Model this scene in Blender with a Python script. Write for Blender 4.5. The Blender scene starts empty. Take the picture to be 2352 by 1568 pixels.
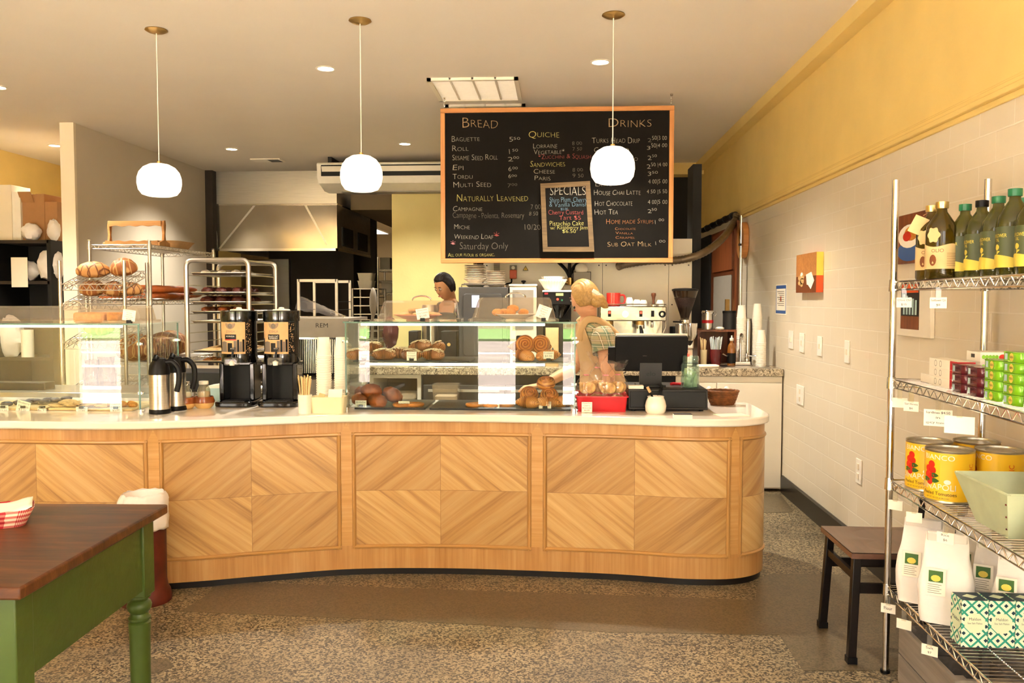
import bpy, bmesh, math, random
from math import sin, cos, pi, radians, atan2, sqrt, exp
from mathutils import Vector, Matrix, noise as mnoise
C = bpy.context.scene.collection
S = bpy.context.scene
random.seed(7)
# ------------------------------------------------------------------ camera
F, VX, VY, H = 1950.0, 1286.0, 687.0, 1.45      # focal length in px (2352 wide), vanishing point of the room axis, eye height
pit = -math.atan((784 - VY) / F)
yaw = math.atan((VX - 1176) / F * cos(pit))
cd = bpy.data.cameras.new('camera'); cam = bpy.data.objects.new('camera', cd); C.objects.link(cam)
cd.sensor_width = 36; cd.lens = 36 * F / 2352; cd.clip_start = .05
cam.location = (0, 0, H); cam.rotation_euler = (pi / 2 + pit, 0, yaw)
S.camera = cam
_f = Vector((-sin(yaw) * cos(pit), cos(yaw) * cos(pit), sin(pit)))
_r = Vector((cos(yaw), sin(yaw), 0)); _u = _r.cross(_f)
def ray(px, py): return _r * ((px - 1176) / F) + _u * ((784 - py) / F) + _f
def wy(px, py, Y): d = ray(px, py); return Vector((0, 0, H)) + d * (Y / d.y)
def wz(px, py, Z): d = ray(px, py); return Vector((0, 0, H)) + d * ((Z - H) / d.z)
def wx(px, py, X): d = ray(px, py); return Vector((0, 0, H)) + d * (X / d.x)
def k(Y): return Y / F                            # metres per pixel at depth Y
# ------------------------------------------------------------------ world, sun, daylight, exposure
vs = S.view_settings
vs.view_transform = 'Standard'; vs.look = 'None'; vs.gamma = 1; vs.use_curve_mapping = False
vs.exposure = 1.12
w = bpy.data.worlds.new('world'); S.world = w; w.use_nodes = True
bg = w.node_tree.nodes['Background']; bg.inputs[0].default_value = (1.0, .985, .95, 1); bg.inputs[1].default_value = 3.6
sd = bpy.data.lights.new('sun', 'SUN'); so = bpy.data.objects.new('sun', sd); C.objects.link(so)
sd.energy = 125; sd.angle = .01; sd.color = (1, .975, .93)
so.rotation_euler = Vector((.75, -.06, -.65)).to_track_quat('-Z', 'Y').to_euler()
WIN = [(-5.9, -5.3), (-4.9, -2.95), (-2.52, -2.3), (-1.04, -.5), (.0, 1.55)]   # shop-front panes in x; z .12 to 2.92
for a, b in WIN:
    L = bpy.data.lights.new('daylight', 'AREA'); o = bpy.data.objects.new('daylight', L); C.objects.link(o)
    L.shape = 'RECTANGLE'; L.size = b - a; L.size_y = 2.8; L.cycles.is_portal = True
    o.location = ((a + b) / 2, -1.42, 1.52); o.rotation_euler = (pi / 2, 0, 0)
cy = S.cycles
cy.max_bounces = 10; cy.diffuse_bounces = 5; cy.glossy_bounces = 5; cy.transmission_bounces = 10; cy.transparent_max_bounces = 32
cy.caustics_reflective = False; cy.caustics_refractive = False; cy.sample_clamp_indirect = 25; cy.blur_glossy = 1.0
cy.use_denoising = True
# ------------------------------------------------------------------ helpers: colours, materials
def hx(s, a=1):
    s = s.lstrip('#'); v = [int(s[i:i + 2], 16) / 255 for i in (0, 2, 4)]
    return tuple([(c / 12.92 if c <= .04045 else ((c + .055) / 1.055) ** 2.4) for c in v] + [a])
def nd(nt, typ, ins=None, **pr):
    n = nt.nodes.new('ShaderNode' + typ)
    for a, b in pr.items(): setattr(n, a, b)
    for a, b in (ins or {}).items():
        if isinstance(b, bpy.types.NodeSocket): nt.links.new(b, n.inputs[a])
        else: n.inputs[a].default_value = b
    return n
def newmat(name):
    m = bpy.data.materials.new(name); m.use_nodes = True
    nt = m.node_tree; return m, nt, nt.nodes['Principled BSDF']
def ramp(nt, fac, stops, interp='LINEAR'):
    r = nd(nt, 'ValToRGB', {0: fac}); e = r.color_ramp; e.interpolation = interp
    while len(e.elements) < len(stops): e.elements.new(.5)
    for el, (p, c) in zip(e.elements, stops): el.position = p; el.color = c if len(c) == 4 else (*c, 1)
    return r.outputs[0]
def mix(nt, fac, a, b, mode='MIX'):
    n = nd(nt, 'Mix', data_type='RGBA', blend_type=mode)
    for i, val in ((0, fac), (6, a), (7, b)):
        if isinstance(val, bpy.types.NodeSocket): nt.links.new(val, n.inputs[i])
        else: n.inputs[i].default_value = val
    return n.outputs[2]
def mth(nt, op, a, b=None, c=None):
    n = nd(nt, 'Math', operation=op)
    for i, val in enumerate((a, b, c)):
        if val is None: continue
        if isinstance(val, bpy.types.NodeSocket): nt.links.new(val, n.inputs[i])
        else: n.inputs[i].default_value = val
    return n.outputs[0]
def oc(nt, scale=(1, 1, 1), src='Object', rot=(0, 0, 0)):
    t = nd(nt, 'TexCoord'); return nd(nt, 'Mapping', {0: t.outputs[src], 2: rot, 3: scale}).outputs[0]
def noi(nt, vec, scale=5, detail=3, rough=.5, dist=0): return nd(nt, 'TexNoise', {'Vector': vec, 'Scale': scale, 'Detail': detail, 'Roughness': rough, 'Distortion': dist}).outputs[0]
def mat(name, col, rough=.5, metal=0, var=.12, ns=18, bump=0, bs=60, emit=0, ecol=None, coat=0, trans=0, ior=1.45, sss=0, spec=.5, aniso=None):
    m, nt, p = newmat(name); c = hx(col); v = oc(nt, aniso or (1, 1, 1))
    if var:
        f = noi(nt, v, ns, 4)
        d = tuple(x * (1 - var) for x in c[:3]) + (1,); e = tuple(min(1, x * (1 + var * .6)) for x in c[:3]) + (1,)
        nt.links.new(ramp(nt, f, [(.3, d), (.7, e)]), p.inputs['Base Color'])
    else: p.inputs['Base Color'].default_value = c
    p.inputs['Roughness'].default_value = rough; p.inputs['Metallic'].default_value = metal
    p.inputs['Coat Weight'].default_value = coat; p.inputs['Transmission Weight'].default_value = trans
    p.inputs['IOR'].default_value = ior; p.inputs['Specular IOR Level'].default_value = spec
    if sss: p.inputs['Subsurface Weight'].default_value = sss; p.inputs['Subsurface Radius'].default_value = (.02, .008, .004)
    if emit: p.inputs['Emission Color'].default_value = hx(ecol or col); p.inputs['Emission Strength'].default_value = emit
    if bump:
        b = nd(nt, 'Bump', {'Height': noi(nt, v, bs, 3), 'Strength': bump, 'Distance': .01}); nt.links.new(b.outputs[0], p.inputs['Normal'])
    return m
def glass(name, tint='#f4faf6', rough=.0, ior=1.5, film=0, fcol='#ffffff'):
    """thin clear sheet: see-through, with a mirror share that follows Fresnel"""
    m = bpy.data.materials.new(name); m.use_nodes = True; nt = m.node_tree; nt.nodes.clear()
    out = nd(nt, 'OutputMaterial'); bf = nd(nt, 'NewGeometry').outputs['Backfacing']; fr = nd(nt, 'Fresnel', {'IOR': mth(nt, 'ADD', mth(nt, 'MULTIPLY', bf, 1 / ior - ior), ior)})
    tr = nd(nt, 'BsdfTransparent', {0: hx(tint)}); gl = nd(nt, 'BsdfGlossy', {0: (1, 1, 1, 1), 'Roughness': rough})
    if film:
        d = nd(nt, 'BsdfDiffuse', {0: hx(fcol)}); mx = nd(nt, 'MixShader', {0: film, 1: tr.outputs[0], 2: d.outputs[0]}); base = mx.outputs[0]
    else: base = tr.outputs[0]
    s = nd(nt, 'MixShader', {0: fr.outputs[0], 1: base, 2: gl.outputs[0]}); nt.links.new(s.outputs[0], out.inputs[0])
    return m
def wood(name, c1, c2, scale=1.0, along='x', rough=.4, coat=.1, src='Object'):
    m, nt, p = newmat(name)
    st = {'x': (2, 40, 40), 'y': (40, 2, 40), 'z': (40, 40, 2)}[along]
    v = oc(nt, tuple(a * scale for a in st), src)
    f = noi(nt, v, 1.2, 6, .6, .6); g = noi(nt, oc(nt, tuple(a * scale * .12 for a in st), src), 2, 3)
    c = ramp(nt, mth(nt, 'ADD', mth(nt, 'MULTIPLY', f, .75), mth(nt, 'MULTIPLY', g, .35)), [(.32, hx(c2)), (.7, hx(c1))])
    nt.links.new(c, p.inputs['Base Color']); p.inputs['Roughness'].default_value = rough; p.inputs['Coat Weight'].default_value = coat
    b = nd(nt, 'Bump', {'Height': f, 'Strength': .12, 'Distance': .004}); nt.links.new(b.outputs[0], p.inputs['Normal'])
    return m
# ------------------------------------------------------------------ helpers: meshes
class MB:
    def __init__(s): s.v, s.f, s.m, s.uv = [], [], [], {}
    def add(s, vs_, fs, mi=0, uvs=None):
        n = len(s.v); s.v += [tuple(a) for a in vs_]
        for i, f in enumerate(fs):
            if uvs: s.uv[len(s.f)] = [uvs[j] for j in f]
            s.f.append([n + j for j in f]); s.m.append(mi)
        return s
    def xf(s, M, start=0):
        for i in range(start, len(s.v)): s.v[i] = tuple(M @ Vector(s.v[i]))
        return s
    def box(s, x0, x1, y0, y1, z0, z1, mi=0):
        return s.add([(x, y, z) for z in (z0, z1) for y in (y0, y1) for x in (x0, x1)],
                     [(0, 2, 3, 1), (4, 5, 7, 6), (0, 1, 5, 4), (2, 6, 7, 3), (0, 4, 6, 2), (1, 3, 7, 5)], mi)
    def cbox(s, c, d, mi=0, R=None):
        n = len(s.v); s.box(-d[0] / 2, d[0] / 2, -d[1] / 2, d[1] / 2, -d[2] / 2, d[2] / 2, mi)
        M = Matrix.Translation(c) @ (R.to_4x4() if R else Matrix()); return s.xf(M, n)
    def cyl(s, p0, p1, r0, r1=None, n=16, mi=0, caps=True):
        p0, p1 = Vector(p0), Vector(p1); r1 = r0 if r1 is None else r1
        q = (p1 - p0).to_track_quat('Z', 'Y'); b = len(s.v)
        vs_ = [p + q @ Vector((r * cos(2 * pi * i / n), r * sin(2 * pi * i / n), 0)) for p, r in ((p0, r0), (p1, r1)) for i in range(n)]
        fs = [(i, (i + 1) % n, n + (i + 1) % n, n + i) for i in range(n)]
        if caps: fs += [tuple(range(n - 1, -1, -1)), tuple(range(n, 2 * n))]
        return s.add(vs_, fs, mi)
    def lathe(s, prof, c=(0, 0, 0), n=24, mi=0, sq=None, uvh=False):
        rows = []; vs_ = []; uvs = []
        L = len(prof)
        for j, (r, z) in enumerate(prof):
            for i in range(n + 1 if uvh else n):
                a = 2 * pi * i / n; rr = r
                if sq: ca, sa = abs(cos(a)), abs(sin(a)); rr = r / ((ca ** sq + sa ** sq) ** (1 / sq))
                vs_.append((c[0] + rr * cos(a), c[1] + rr * sin(a), c[2] + z)); uvs.append((i / n, j / (L - 1)))
        N = n + 1 if uvh else n; fs = []
        for j in range(L - 1):
            for i in range(n):
                i2 = i + 1 if uvh else (i + 1) % n
                fs.append((j * N + i, j * N + i2, (j + 1) * N + i2, (j + 1) * N + i))
        if not uvh:
            if prof[0][0] > 1e-6: fs.append(tuple(range(n - 1, -1, -1)))
            if prof[-1][0] > 1e-6: fs.append(tuple((L - 1) * n + i for i in range(n)))
        return s.add(vs_, fs, mi, uvs)
    def shell(s, prof, c=(0, 0, 0), n=24, mi=0):           # open lathe, no caps (prof already has thickness)
        vs_ = [(c[0] + r * cos(2 * pi * i / n), c[1] + r * sin(2 * pi * i / n), c[2] + z) for r, z in prof for i in range(n)]
        return s.add(vs_, [(j * n + i, j * n + (i + 1) % n, (j + 1) * n + (i + 1) % n, (j + 1) * n + i) for j in range(len(prof) - 1) for i in range(n)], mi)
    def tube(s, pts, r, n=8, mi=0, closed=False, caps=True, flat=1):
        pts = [Vector(p) for p in pts]; L = len(pts); vs_ = []; prev = None
        for i, p in enumerate(pts):
            a = pts[(i - 1) % L] if (closed or i) else p; b = pts[(i + 1) % L] if (closed or i < L - 1) else p
            t = (b - a).normalized()
            if prev is None:
                up = Vector((0, 0, 1)) if abs(t.z) < .9 else Vector((0, 1, 0)); nx = t.cross(up).normalized()
            else: nx = (prev - t * prev.dot(t)).normalized()
            prev = nx; ny = t.cross(nx); rr = r(i / (L - 1)) if callable(r) else r
            vs_ += [p + nx * rr * cos(2 * pi * j / n) + ny * rr * flat * sin(2 * pi * j / n) for j in range(n)]
        fs = [(i * n + j, i * n + (j + 1) % n, ((i + 1) % L) * n + (j + 1) % n, ((i + 1) % L) * n + j) for i in range(L if closed else L - 1) for j in range(n)]
        if caps and not closed: fs += [tuple(range(n - 1, -1, -1)), tuple((L - 1) * n + j for j in range(n))]
        return s.add(vs_, fs, mi)
    def prism(s, poly, a0, a1, pl='xy', mi=0):
        g = {'xy': lambda p, a: (p[0], p[1], a), 'xz': lambda p, a: (p[0], a, p[1]), 'yz': lambda p, a: (a, p[0], p[1])}[pl]; n = len(poly)
        return s.add([g(p, a) for a in (a0, a1) for p in poly], [tuple(range(n - 1, -1, -1)), tuple(range(n, 2 * n))] + [(i, (i + 1) % n, n + (i + 1) % n, n + i) for i in range(n)], mi)
    def sph(s, c, r, n=16, m=10, mi=0, fn=None):
        if not hasattr(r, '__len__'): r = (r, r, r)
        vs_ = []
        for j in range(m + 1):
            th = pi * j / m
            for i in range(n):
                a = 2 * pi * i / n; d = Vector((sin(th) * cos(a), sin(th) * sin(a), cos(th)))
                q = fn(d) if fn else 1; q = q if isinstance(q, Vector) else d * q
                vs_.append((c[0] + q.x * r[0], c[1] + q.y * r[1], c[2] + q.z * r[2]))
        return s.add(vs_, [(j * n + i, (j + 1) * n + i, (j + 1) * n + (i + 1) % n, j * n + (i + 1) % n) for j in range(m) for i in range(n)], mi)
    def grid(s, fn, nu, nv, mi=0, uv=None, cu=False):
        vs_ = [fn(i / nu, j / nv) for j in range(nv + 1) for i in range(nu + 1)]
        uvs = [(uv(i / nu, j / nv) if uv else (i / nu, j / nv)) for j in range(nv + 1) for i in range(nu + 1)]
        N = nu + 1
        return s.add(vs_, [(j * N + i, j * N + i + 1, (j + 1) * N + i + 1, (j + 1) * N + i) for j in range(nv) for i in range(nu)], mi, uvs)
    def loft(s, rings, mi=0, caps=True):
        n = len(rings[0]); vs_ = [p for r in rings for p in r]; L = len(rings)
        fs = [(j * n + i, j * n + (i + 1) % n, (j + 1) * n + (i + 1) % n, (j + 1) * n + i) for j in range(L - 1) for i in range(n)]
        if caps: fs += [tuple(range(n - 1, -1, -1)), tuple((L - 1) * n + i for i in range(n))]
        return s.add(vs_, fs, mi)
    def islands(s):
        par = list(range(len(s.v)))
        def fd(a):
            while par[a] != a: par[a] = par[par[a]]; a = par[a]
            return a
        for f in s.f:
            for b in f[1:]: par[fd(b)] = fd(f[0])
        gr = {}
        for i in range(len(s.v)): gr.setdefault(fd(i), []).append(i)
        bb = {r: [min(s.v[i][a] for i in ix) - 2e-4 for a in range(3)] + [max(s.v[i][a] for i in ix) + 2e-4 for a in range(3)] for r, ix in gr.items()}
        ks = list(bb); mg = {r: r for r in ks}
        def fm(a):
            while mg[a] != a: a = mg[a]
            return a
        for i, a in enumerate(ks):
            for b in ks[i + 1:]:
                if all(bb[a][q] <= bb[b][q + 3] and bb[b][q] <= bb[a][q + 3] for q in range(3)): mg[fm(b)] = fm(a)
        out = {}
        for fi, f in enumerate(s.f):
            r = fm(fd(f[0])); mb, mp = out.setdefault(r, (MB(), {}))
            for i in f:
                if i not in mp: mp[i] = len(mb.v); mb.v.append(s.v[i])
            if fi in s.uv: mb.uv[len(mb.f)] = s.uv[fi]
            mb.f.append([mp[i] for i in f]); mb.m.append(s.m[fi])
        return [a for a, _ in out.values()]
    def split(s, name, mats, parent=None, **kw): return [m_.build(name, mats, parent, **kw) for m_ in s.islands()]
    def build(s, name, mats, parent=None, loc=None, rot=None, ang=38, bev=0, weld=True, solid=0, sub=0, fixn=True):
        me = bpy.data.meshes.new(name); me.from_pydata(s.v, [], s.f)
        for m_ in (mats if isinstance(mats, (list, tuple)) else [mats]): me.materials.append(m_)
        if len(set(s.m)) > 1 or any(s.m): me.polygons.foreach_set('material_index', s.m)
        if s.uv:
            ul = me.uv_layers.new(name='UVMap')
            for fi, us in s.uv.items():
                for li, u in zip(me.polygons[fi].loop_indices, us): ul.data[li].uv = u
        bm = bmesh.new(); bm.from_mesh(me)
        if weld: bmesh.ops.remove_doubles(bm, verts=bm.verts, dist=1e-5)
        if fixn: bmesh.ops.recalc_face_normals(bm, faces=bm.faces)
        bm.to_mesh(me); bm.free()
        me.polygons.foreach_set('use_smooth', [True] * len(me.polygons)); me.set_sharp_from_angle(angle=radians(ang))
        o = bpy.data.objects.new(name, me); C.objects.link(o)
        if parent: o.parent = parent
        if loc is not None: o.location = loc
        if rot is not None: o.rotation_euler = rot
        if solid: q = o.modifiers.new('thickness', 'SOLIDIFY'); q.thickness = solid; q.offset = 0
        if bev: q = o.modifiers.new('edge', 'BEVEL'); q.width = bev; q.segments = 2; q.limit_method = 'ANGLE'; q.angle_limit = radians(40)
        if sub: q = o.modifiers.new('smooth', 'SUBSURF'); q.levels = sub; q.render_levels = sub
        return o
def tag(o, label, cat, group=None):
    o['label'] = label; o['category'] = cat
    if group: o['group'] = group
    return o
def thing(name, label, cat, loc=(0, 0, 0), rz=0, group=None):
    o = bpy.data.objects.new(name, None); C.objects.link(o); o.empty_display_size = .05
    o.location = loc; o.rotation_euler = (0, 0, rz); return tag(o, label, cat, group)
def struct(o): o['kind'] = 'structure'; return o
_kids = {}
def kids(o): return [c for c in C.objects if c.parent == o]
def clone(root, loc, rz=None, label=None, rot=None, sc=None):
    def cp(o, par):
        c = o.copy(); C.objects.link(c)
        if par: c.parent = par
        for ch in kl[o.name]: cp(ch, c)
        return c
    kl = {}
    def walk(o): kl[o.name] = list(o.children); [walk(x) for x in o.children]
    walk(root); r = cp(root, None); r.location = loc
    if rz is not None: r.rotation_euler = (r.rotation_euler[0], r.rotation_euler[1], rz)
    if rot is not None: r.rotation_euler = rot
    if sc: r.scale = (sc, sc, sc) if not hasattr(sc, '__len__') else sc
    if label: r['label'] = label
    return r
_tc = {}
def text_mesh(t, caps=False, off=0.0, shear=0.0):
    """filled outline of a line of lettering, unit cap height roughly .7; returns verts, faces"""
    key = (t, caps, off, shear)
    if key in _tc: return _tc[key]
    cu = bpy.data.curves.new('t', 'FONT'); cu.body = t; cu.size = 1; cu.offset = off; cu.shear = shear; cu.resolution_u = 3
    if caps:
        cu.small_caps_scale = .74
        for ch in cu.body_format: ch.use_small_caps = True
    o = bpy.data.objects.new('t', cu); C.objects.link(o)
    dg = bpy.context.evaluated_depsgraph_get(); me = bpy.data.meshes.new_from_object(o.evaluated_get(dg))
    vs_ = [tuple(v.co) for v in me.vertices]; fs = [tuple(p.vertices) for p in me.polygons]
    bpy.data.objects.remove(o); bpy.data.curves.remove(cu); bpy.data.meshes.remove(me)
    _tc[key] = (vs_, fs); return _tc[key]
def put_text(mb, t, fn, h, w=None, mi=0, caps=False, off=0, align='l', wob=0, shear=0, lift=0):
    """lay lettering through fn(x, y) -> 3-D point; h letter height, w optional fitted width"""
    vs_, fs = text_mesh(t, caps, off, shear)
    if not vs_: return
    x0 = min(v[0] for v in vs_); x1 = max(v[0] for v in vs_); sy = h / .7; sx = sy if w is None else w / max(1e-6, x1 - x0)
    W_ = (x1 - x0) * sx; dx = {'l': 0, 'c': -W_ / 2, 'r': -W_}[align]
    sd_ = sum(map(ord, t)) % 97
    pts = []
    for v in vs_:
        x, y = (v[0] - x0) * sx + dx, v[1] * sy
        if wob:
            q = Vector((x / h * .55 + sd_, y / h * .7, .3)); x += mnoise.noise(q) * wob * h; y += mnoise.noise(q + Vector((9, 3, 5))) * wob * h
        pts.append(fn(x, y))
    mb.add(pts, fs, mi)
def spline(pts, n=8, closed=False):
    P = [Vector(p) for p in pts]; out = []; L = len(P)
    for i in range(L if closed else L - 1):
        g = lambda j: P[j % L] if closed else P[max(0, min(L - 1, j))]
        a, b, c, d = g(i - 1), g(i), g(i + 1), g(i + 2)
        for t_ in range(n):
            t = t_ / n; out.append(.5 * ((2 * b) + (c - a) * t + (2 * a - 5 * b + 4 * c - d) * t * t + (3 * b - a - 3 * c + d) * t ** 3))
    if not closed: out.append(P[-1])
    return out
def rrect(w_, d_, r, n=5, cx=0, cy_=0):
    out = []
    for sx, sy, a0 in ((1, 1, 0), (-1, 1, pi / 2), (-1, -1, pi), (1, -1, 3 * pi / 2)):
        for i in range(n + 1):
            a = a0 + pi / 2 * i / n; out.append((cx + sx * (w_ / 2 - r) + r * cos(a), cy_ + sy * (d_ / 2 - r) + r * sin(a)))
    return out
# ------------------------------------------------------------------ materials
M = {}
M['ceil'] = mat('ceiling_paint', '#e2d8ca', .75, var=.02, ns=2, bump=.03, bs=120)
M['yellow'] = mat('yellow_paint', '#e4c77c', .6, var=.05, ns=3, bump=.05, bs=90)
M['pale_yellow'] = mat('pale_yellow_paint', '#dccb8a', .6, var=.05, ns=3, bump=.1, bs=40)
M['greywall'] = mat('grey_wall_paint', '#cfc3b0', .5, var=.03, ns=3)
M['creamwall'] = mat('cream_paint', '#e9dcc4', .5, var=.03, ns=3)
M['blackbase'] = mat('black_base', '#15120f', .3, var=.2)
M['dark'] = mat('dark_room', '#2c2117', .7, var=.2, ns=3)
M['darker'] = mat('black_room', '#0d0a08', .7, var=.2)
M['tan'] = mat('tan_paint', '#8d7857', .65, var=.05, ns=3)
M['white'] = mat('white_plastic', '#eee8dc', .4, var=.03)
M['whitemetal'] = mat('white_metal', '#e6ddcc', .4, var=.03, ns=4)
M['paper'] = mat('white_paper', '#f3ecdd', .8, var=.02)
M['cream'] = mat('cream_ceramic', '#eadfb8', .25, var=.05, coat=.3)
M['ceramic'] = mat('white_ceramic', '#eee6d6', .2, var=.03, coat=.4)
M['black'] = mat('black_plastic', '#080707', .45, var=.1, spec=.3)
M['blackgloss'] = mat('gloss_black_plastic', '#0b0a0a', .12, var=.1, coat=.4)
M['charcoal'] = mat('charcoal_metal', '#252322', .45, var=.08, spec=.35)
M['greypl'] = mat('grey_plastic', '#8f877c', .5, var=.06)
M['steel'] = mat('brushed_steel', '#c9c3ba', .28, 1, var=.1, ns=6, aniso=(1, 1, 40))
M['steelh'] = mat('satin_steel', '#bab3a8', .16, 1, var=.1, ns=3)
M['alu'] = mat('aluminium', '#cfc9c0', .35, 1, var=.08)
M['chrome'] = mat('chrome', '#dcd8d2', .12, 1, var=.03)
M['brass'] = mat('brass', '#c9a768', .38, 1, var=.1)
M['gold'] = mat('gold_foil', '#e2c583', .3, 1, var=.06)
M['red'] = mat('red_plastic', '#c3202b', .35, var=.08)
M['redglaze'] = mat('red_glaze', '#c9302a', .15, var=.05, coat=.5)
M['orange'] = mat('orange_plastic', '#d9541e', .4, var=.05)
M['green'] = mat('green_plastic', '#1f6b45', .35, var=.1)
M['kraft'] = mat('kraft_paper', '#d0a877', .7, var=.08, ns=30)
M['card'] = mat('cardboard', '#a87b4e', .75, var=.08, ns=12)
M['ink'] = mat('ink', '#26201c', .6, var=0)
M['inkg'] = mat('grey_ink', '#746a60', .6, var=0)
M['inkr'] = mat('red_ink', '#c2303a', .6, var=0)
M['blueink'] = mat('blue_ink', '#3c5f9e', .6, var=0)
M['lampshade'] = mat('opal_glass', '#fff3dc', .3, var=0, emit=1.0, ecol='#fff1d6')
M['bulb'] = mat('lit_lens', '#fff0cf', .3, var=0, emit=14, ecol='#ffedc4')
M['led'] = mat('led_strip', '#fff8ec', .3, var=0, emit=2.5, ecol='#fff6e6')
M['tube'] = mat('lit_panel', '#fff0d0', .3, var=0, emit=5, ecol='#fff3da')
M['glass'] = glass('clear_glass', '#f6fbf8')
M['acrylic'] = glass('clear_acrylic', '#f3ece2', .02, 1.49, .10, '#e8dccb')
M['glassedge'] = mat('glass_edge', '#7fa89c', .15, var=.1, ns=30, trans=.5)
M['film'] = glass('cellophane', '#fdf9f6', .04, 1.5, .03, '#f7ece8')
M['jarglass'] = glass('aqua_glass', '#eef8f5', .02, 1.5, .03, '#a4cfc4')
M['oil'] = mat('olive_oil', '#6e5a10', .08, var=.1, ns=8, trans=.75, ior=1.47)
M['oilg'] = mat('green_glass_oil', '#61601a', .08, var=.15, ns=8, trans=.6, ior=1.47)
M['clearjar'] = glass('jar_glass', '#f2f0e6', .02, 1.5, .06)
M['hopper'] = glass('smoked_hopper', '#b9a894', .03, 1.5, .08, '#4a3b2e')
M['beans'] = mat('coffee_beans', '#2b150c', .45, var=.5, ns=160, bump=.6, bs=160)
M['frame'] = wood('oak_frame', '#cf9052', '#a8672f', 1, 'x', .4)
M['framez'] = wood('oak_frame_upright', '#cf9052', '#a8672f', 1, 'z', .4)
M['oldwood'] = wood('weathered_wood', '#77603f', '#4a3825', 1, 'x', .8, 0)
M['greywood'] = wood('grey_crate_wood', '#958c82', '#6c635b', .6, 'y', .85, 0)
M['woodx'] = wood('pine_wood', '#bf8a4f', '#8f5a2b', 1, 'x', .5)
M['brownwood'] = wood('brown_wood', '#8a4a22', '#5a2a12', 1, 'z', .45)
M['walnut'] = wood('walnut_wood', '#6d3a1d', '#3f1d0d', 1, 'z', .35)
M['stick'] = mat('birch_stick', '#dfbf8a', .7, var=.12, ns=30)
M['crust'] = mat('golden_crust', '#c8772c', .42, var=.45, ns=14, bump=.4, bs=30, coat=.15)
M['crustd'] = mat('dark_crust', '#9b4f1f', .45, var=.5, ns=16, bump=.4, bs=30, coat=.12)
M['sugar'] = mat('almond_sugar', '#e6cfae', .7, var=.35, ns=60, bump=.5, bs=90)
M['bread'] = mat('bread_crust', '#a8642c', .6, var=.5, ns=10, bump=.4, bs=24)
M['baguette'] = mat('baguette_crust', '#a6541f', .5, var=.5, ns=12, bump=.4, bs=30)
M['cake'] = mat('sponge_cake', '#e0a566', .8, var=.2, ns=50, bump=.5, bs=80)
M['cakeo'] = mat('orange_cake', '#d98f35', .8, var=.25, ns=60, bump=.6, bs=90)
M['cookie'] = mat('cookie_dough', '#d3a96e', .7, var=.35, ns=40, bump=.5, bs=70)
M['choc'] = mat('dark_pastry', '#54231a', .5, var=.4, ns=20, bump=.4, bs=40)
M['berry'] = mat('blueberry', '#3c3a4d', .5, var=.4, ns=30, bump=.4, bs=60)
M['terracotta'] = mat('terracotta_pink', '#d98b72', .5, var=.06)
M['cloth'] = mat('white_cloth', '#efe3d2', .85, var=.05, bump=.3, bs=40)
M['bagwhite'] = mat('white_paper_bag', '#f1ece8', .7, var=.03, bump=.5, bs=14)
M['binbag'] = mat('white_bin_liner', '#ece6e2', .45, var=.03, bump=.4, bs=22)
M['rust'] = mat('rusty_brown_metal', '#5a1f12', .5, var=.5, ns=10)
M['greenpaint'] = mat('green_table_paint', '#42551f', .42, var=.14, ns=9, bump=.08, bs=50)
M['mint'] = mat('mint_paint', '#c3cfae', .6, var=.10, ns=12)
M['stone1'] = mat('brown_glaze', '#8f4618', .15, var=.2, coat=.5)
M['stone2'] = mat('tan_glaze', '#e0b673', .2, var=.08, coat=.4)
M['wicker'] = mat('wicker', '#7d4a22', .6, var=.4, ns=40)
M['rope'] = mat('flex_hose', '#7a6a55', .4, .6, var=.2)
M['skin'] = mat('skin', '#d9a27c', .5, var=.06, ns=20, sss=.1)
M['skin2'] = mat('skin_tan', '#c08a60', .5, var=.06, ns=20, sss=.1)
M['esp'] = mat('polished_steel', '#9a948a', .16, 1, var=.1, ns=4, bump=.35, bs=5)
M['blond'] = mat('blond_hair', '#b08a50', .45, var=.28, ns=10, bump=.12, bs=20, aniso=(9, 3, 9))
M['darkhair'] = mat('dark_hair', '#1c110b', .38, var=.4, ns=14, bump=.4, bs=24, aniso=(9, 3, 9))
M['apron'] = mat('tan_apron', '#c3a275', .85, var=.06, ns=10, bump=.15, bs=200)
M['tanktop'] = mat('black_cotton', '#161414', .85, var=.2)
M['eyew'] = mat('eye_white', '#e8e0d4', .3, var=0)
M['lip'] = mat('lips', '#b5685a', .45, var=0)
M['yellowlabel'] = mat('yellow_label', '#f0c22a', .35, var=.03)
M['lgreen'] = mat('lime_tin', '#7fc41e', .25, .2, var=.06, coat=.4)
M['maroon'] = mat('maroon_tin', '#5b1524', .25, .2, var=.06, coat=.4)
M['tomato'] = mat('tomato_red', '#cf2c1c', .4, var=.15, ns=30)
M['leaf'] = mat('leaf_green', '#3c6b25', .5, var=.25, ns=30)
M['olive'] = mat('olive_label', '#4d5637', .5, var=.05)
M['ylabel'] = mat('label_yellow', '#e7d155', .5, var=.05)
M['parch'] = mat('parchment_label', '#dcc08a', .6, var=.08)
M['teal'] = mat('teal_print', '#2f9b84', .5, var=0)
M['navy'] = mat('navy_print', '#123445', .5, var=0)
M['palegreen'] = mat('pale_green_card', '#dfeccb', .6, var=.03)
M['lilac'] = mat('screen_lilac', '#aab0e0', .2, var=.1, ns=4, emit=.5, ecol='#b6bcf0')
M['lcd'] = mat('lcd_green', '#b9b871', .3, var=0, emit=.25, ecol='#c8c67c')
M['redled'] = mat('red_lamp', '#ff2a20', .3, var=0, emit=3, ecol='#ff3020')
M['money'] = mat('bank_note', '#b6c3a0', .8, var=.25, ns=45)
M['seatwood'] = wood('brown_seat', '#6a4a3b', '#523629', .7, 'y', .35, .3)
M['tinlid'] = mat('tin_lid', '#b8b2a2', .3, .9, var=.1)
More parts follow.
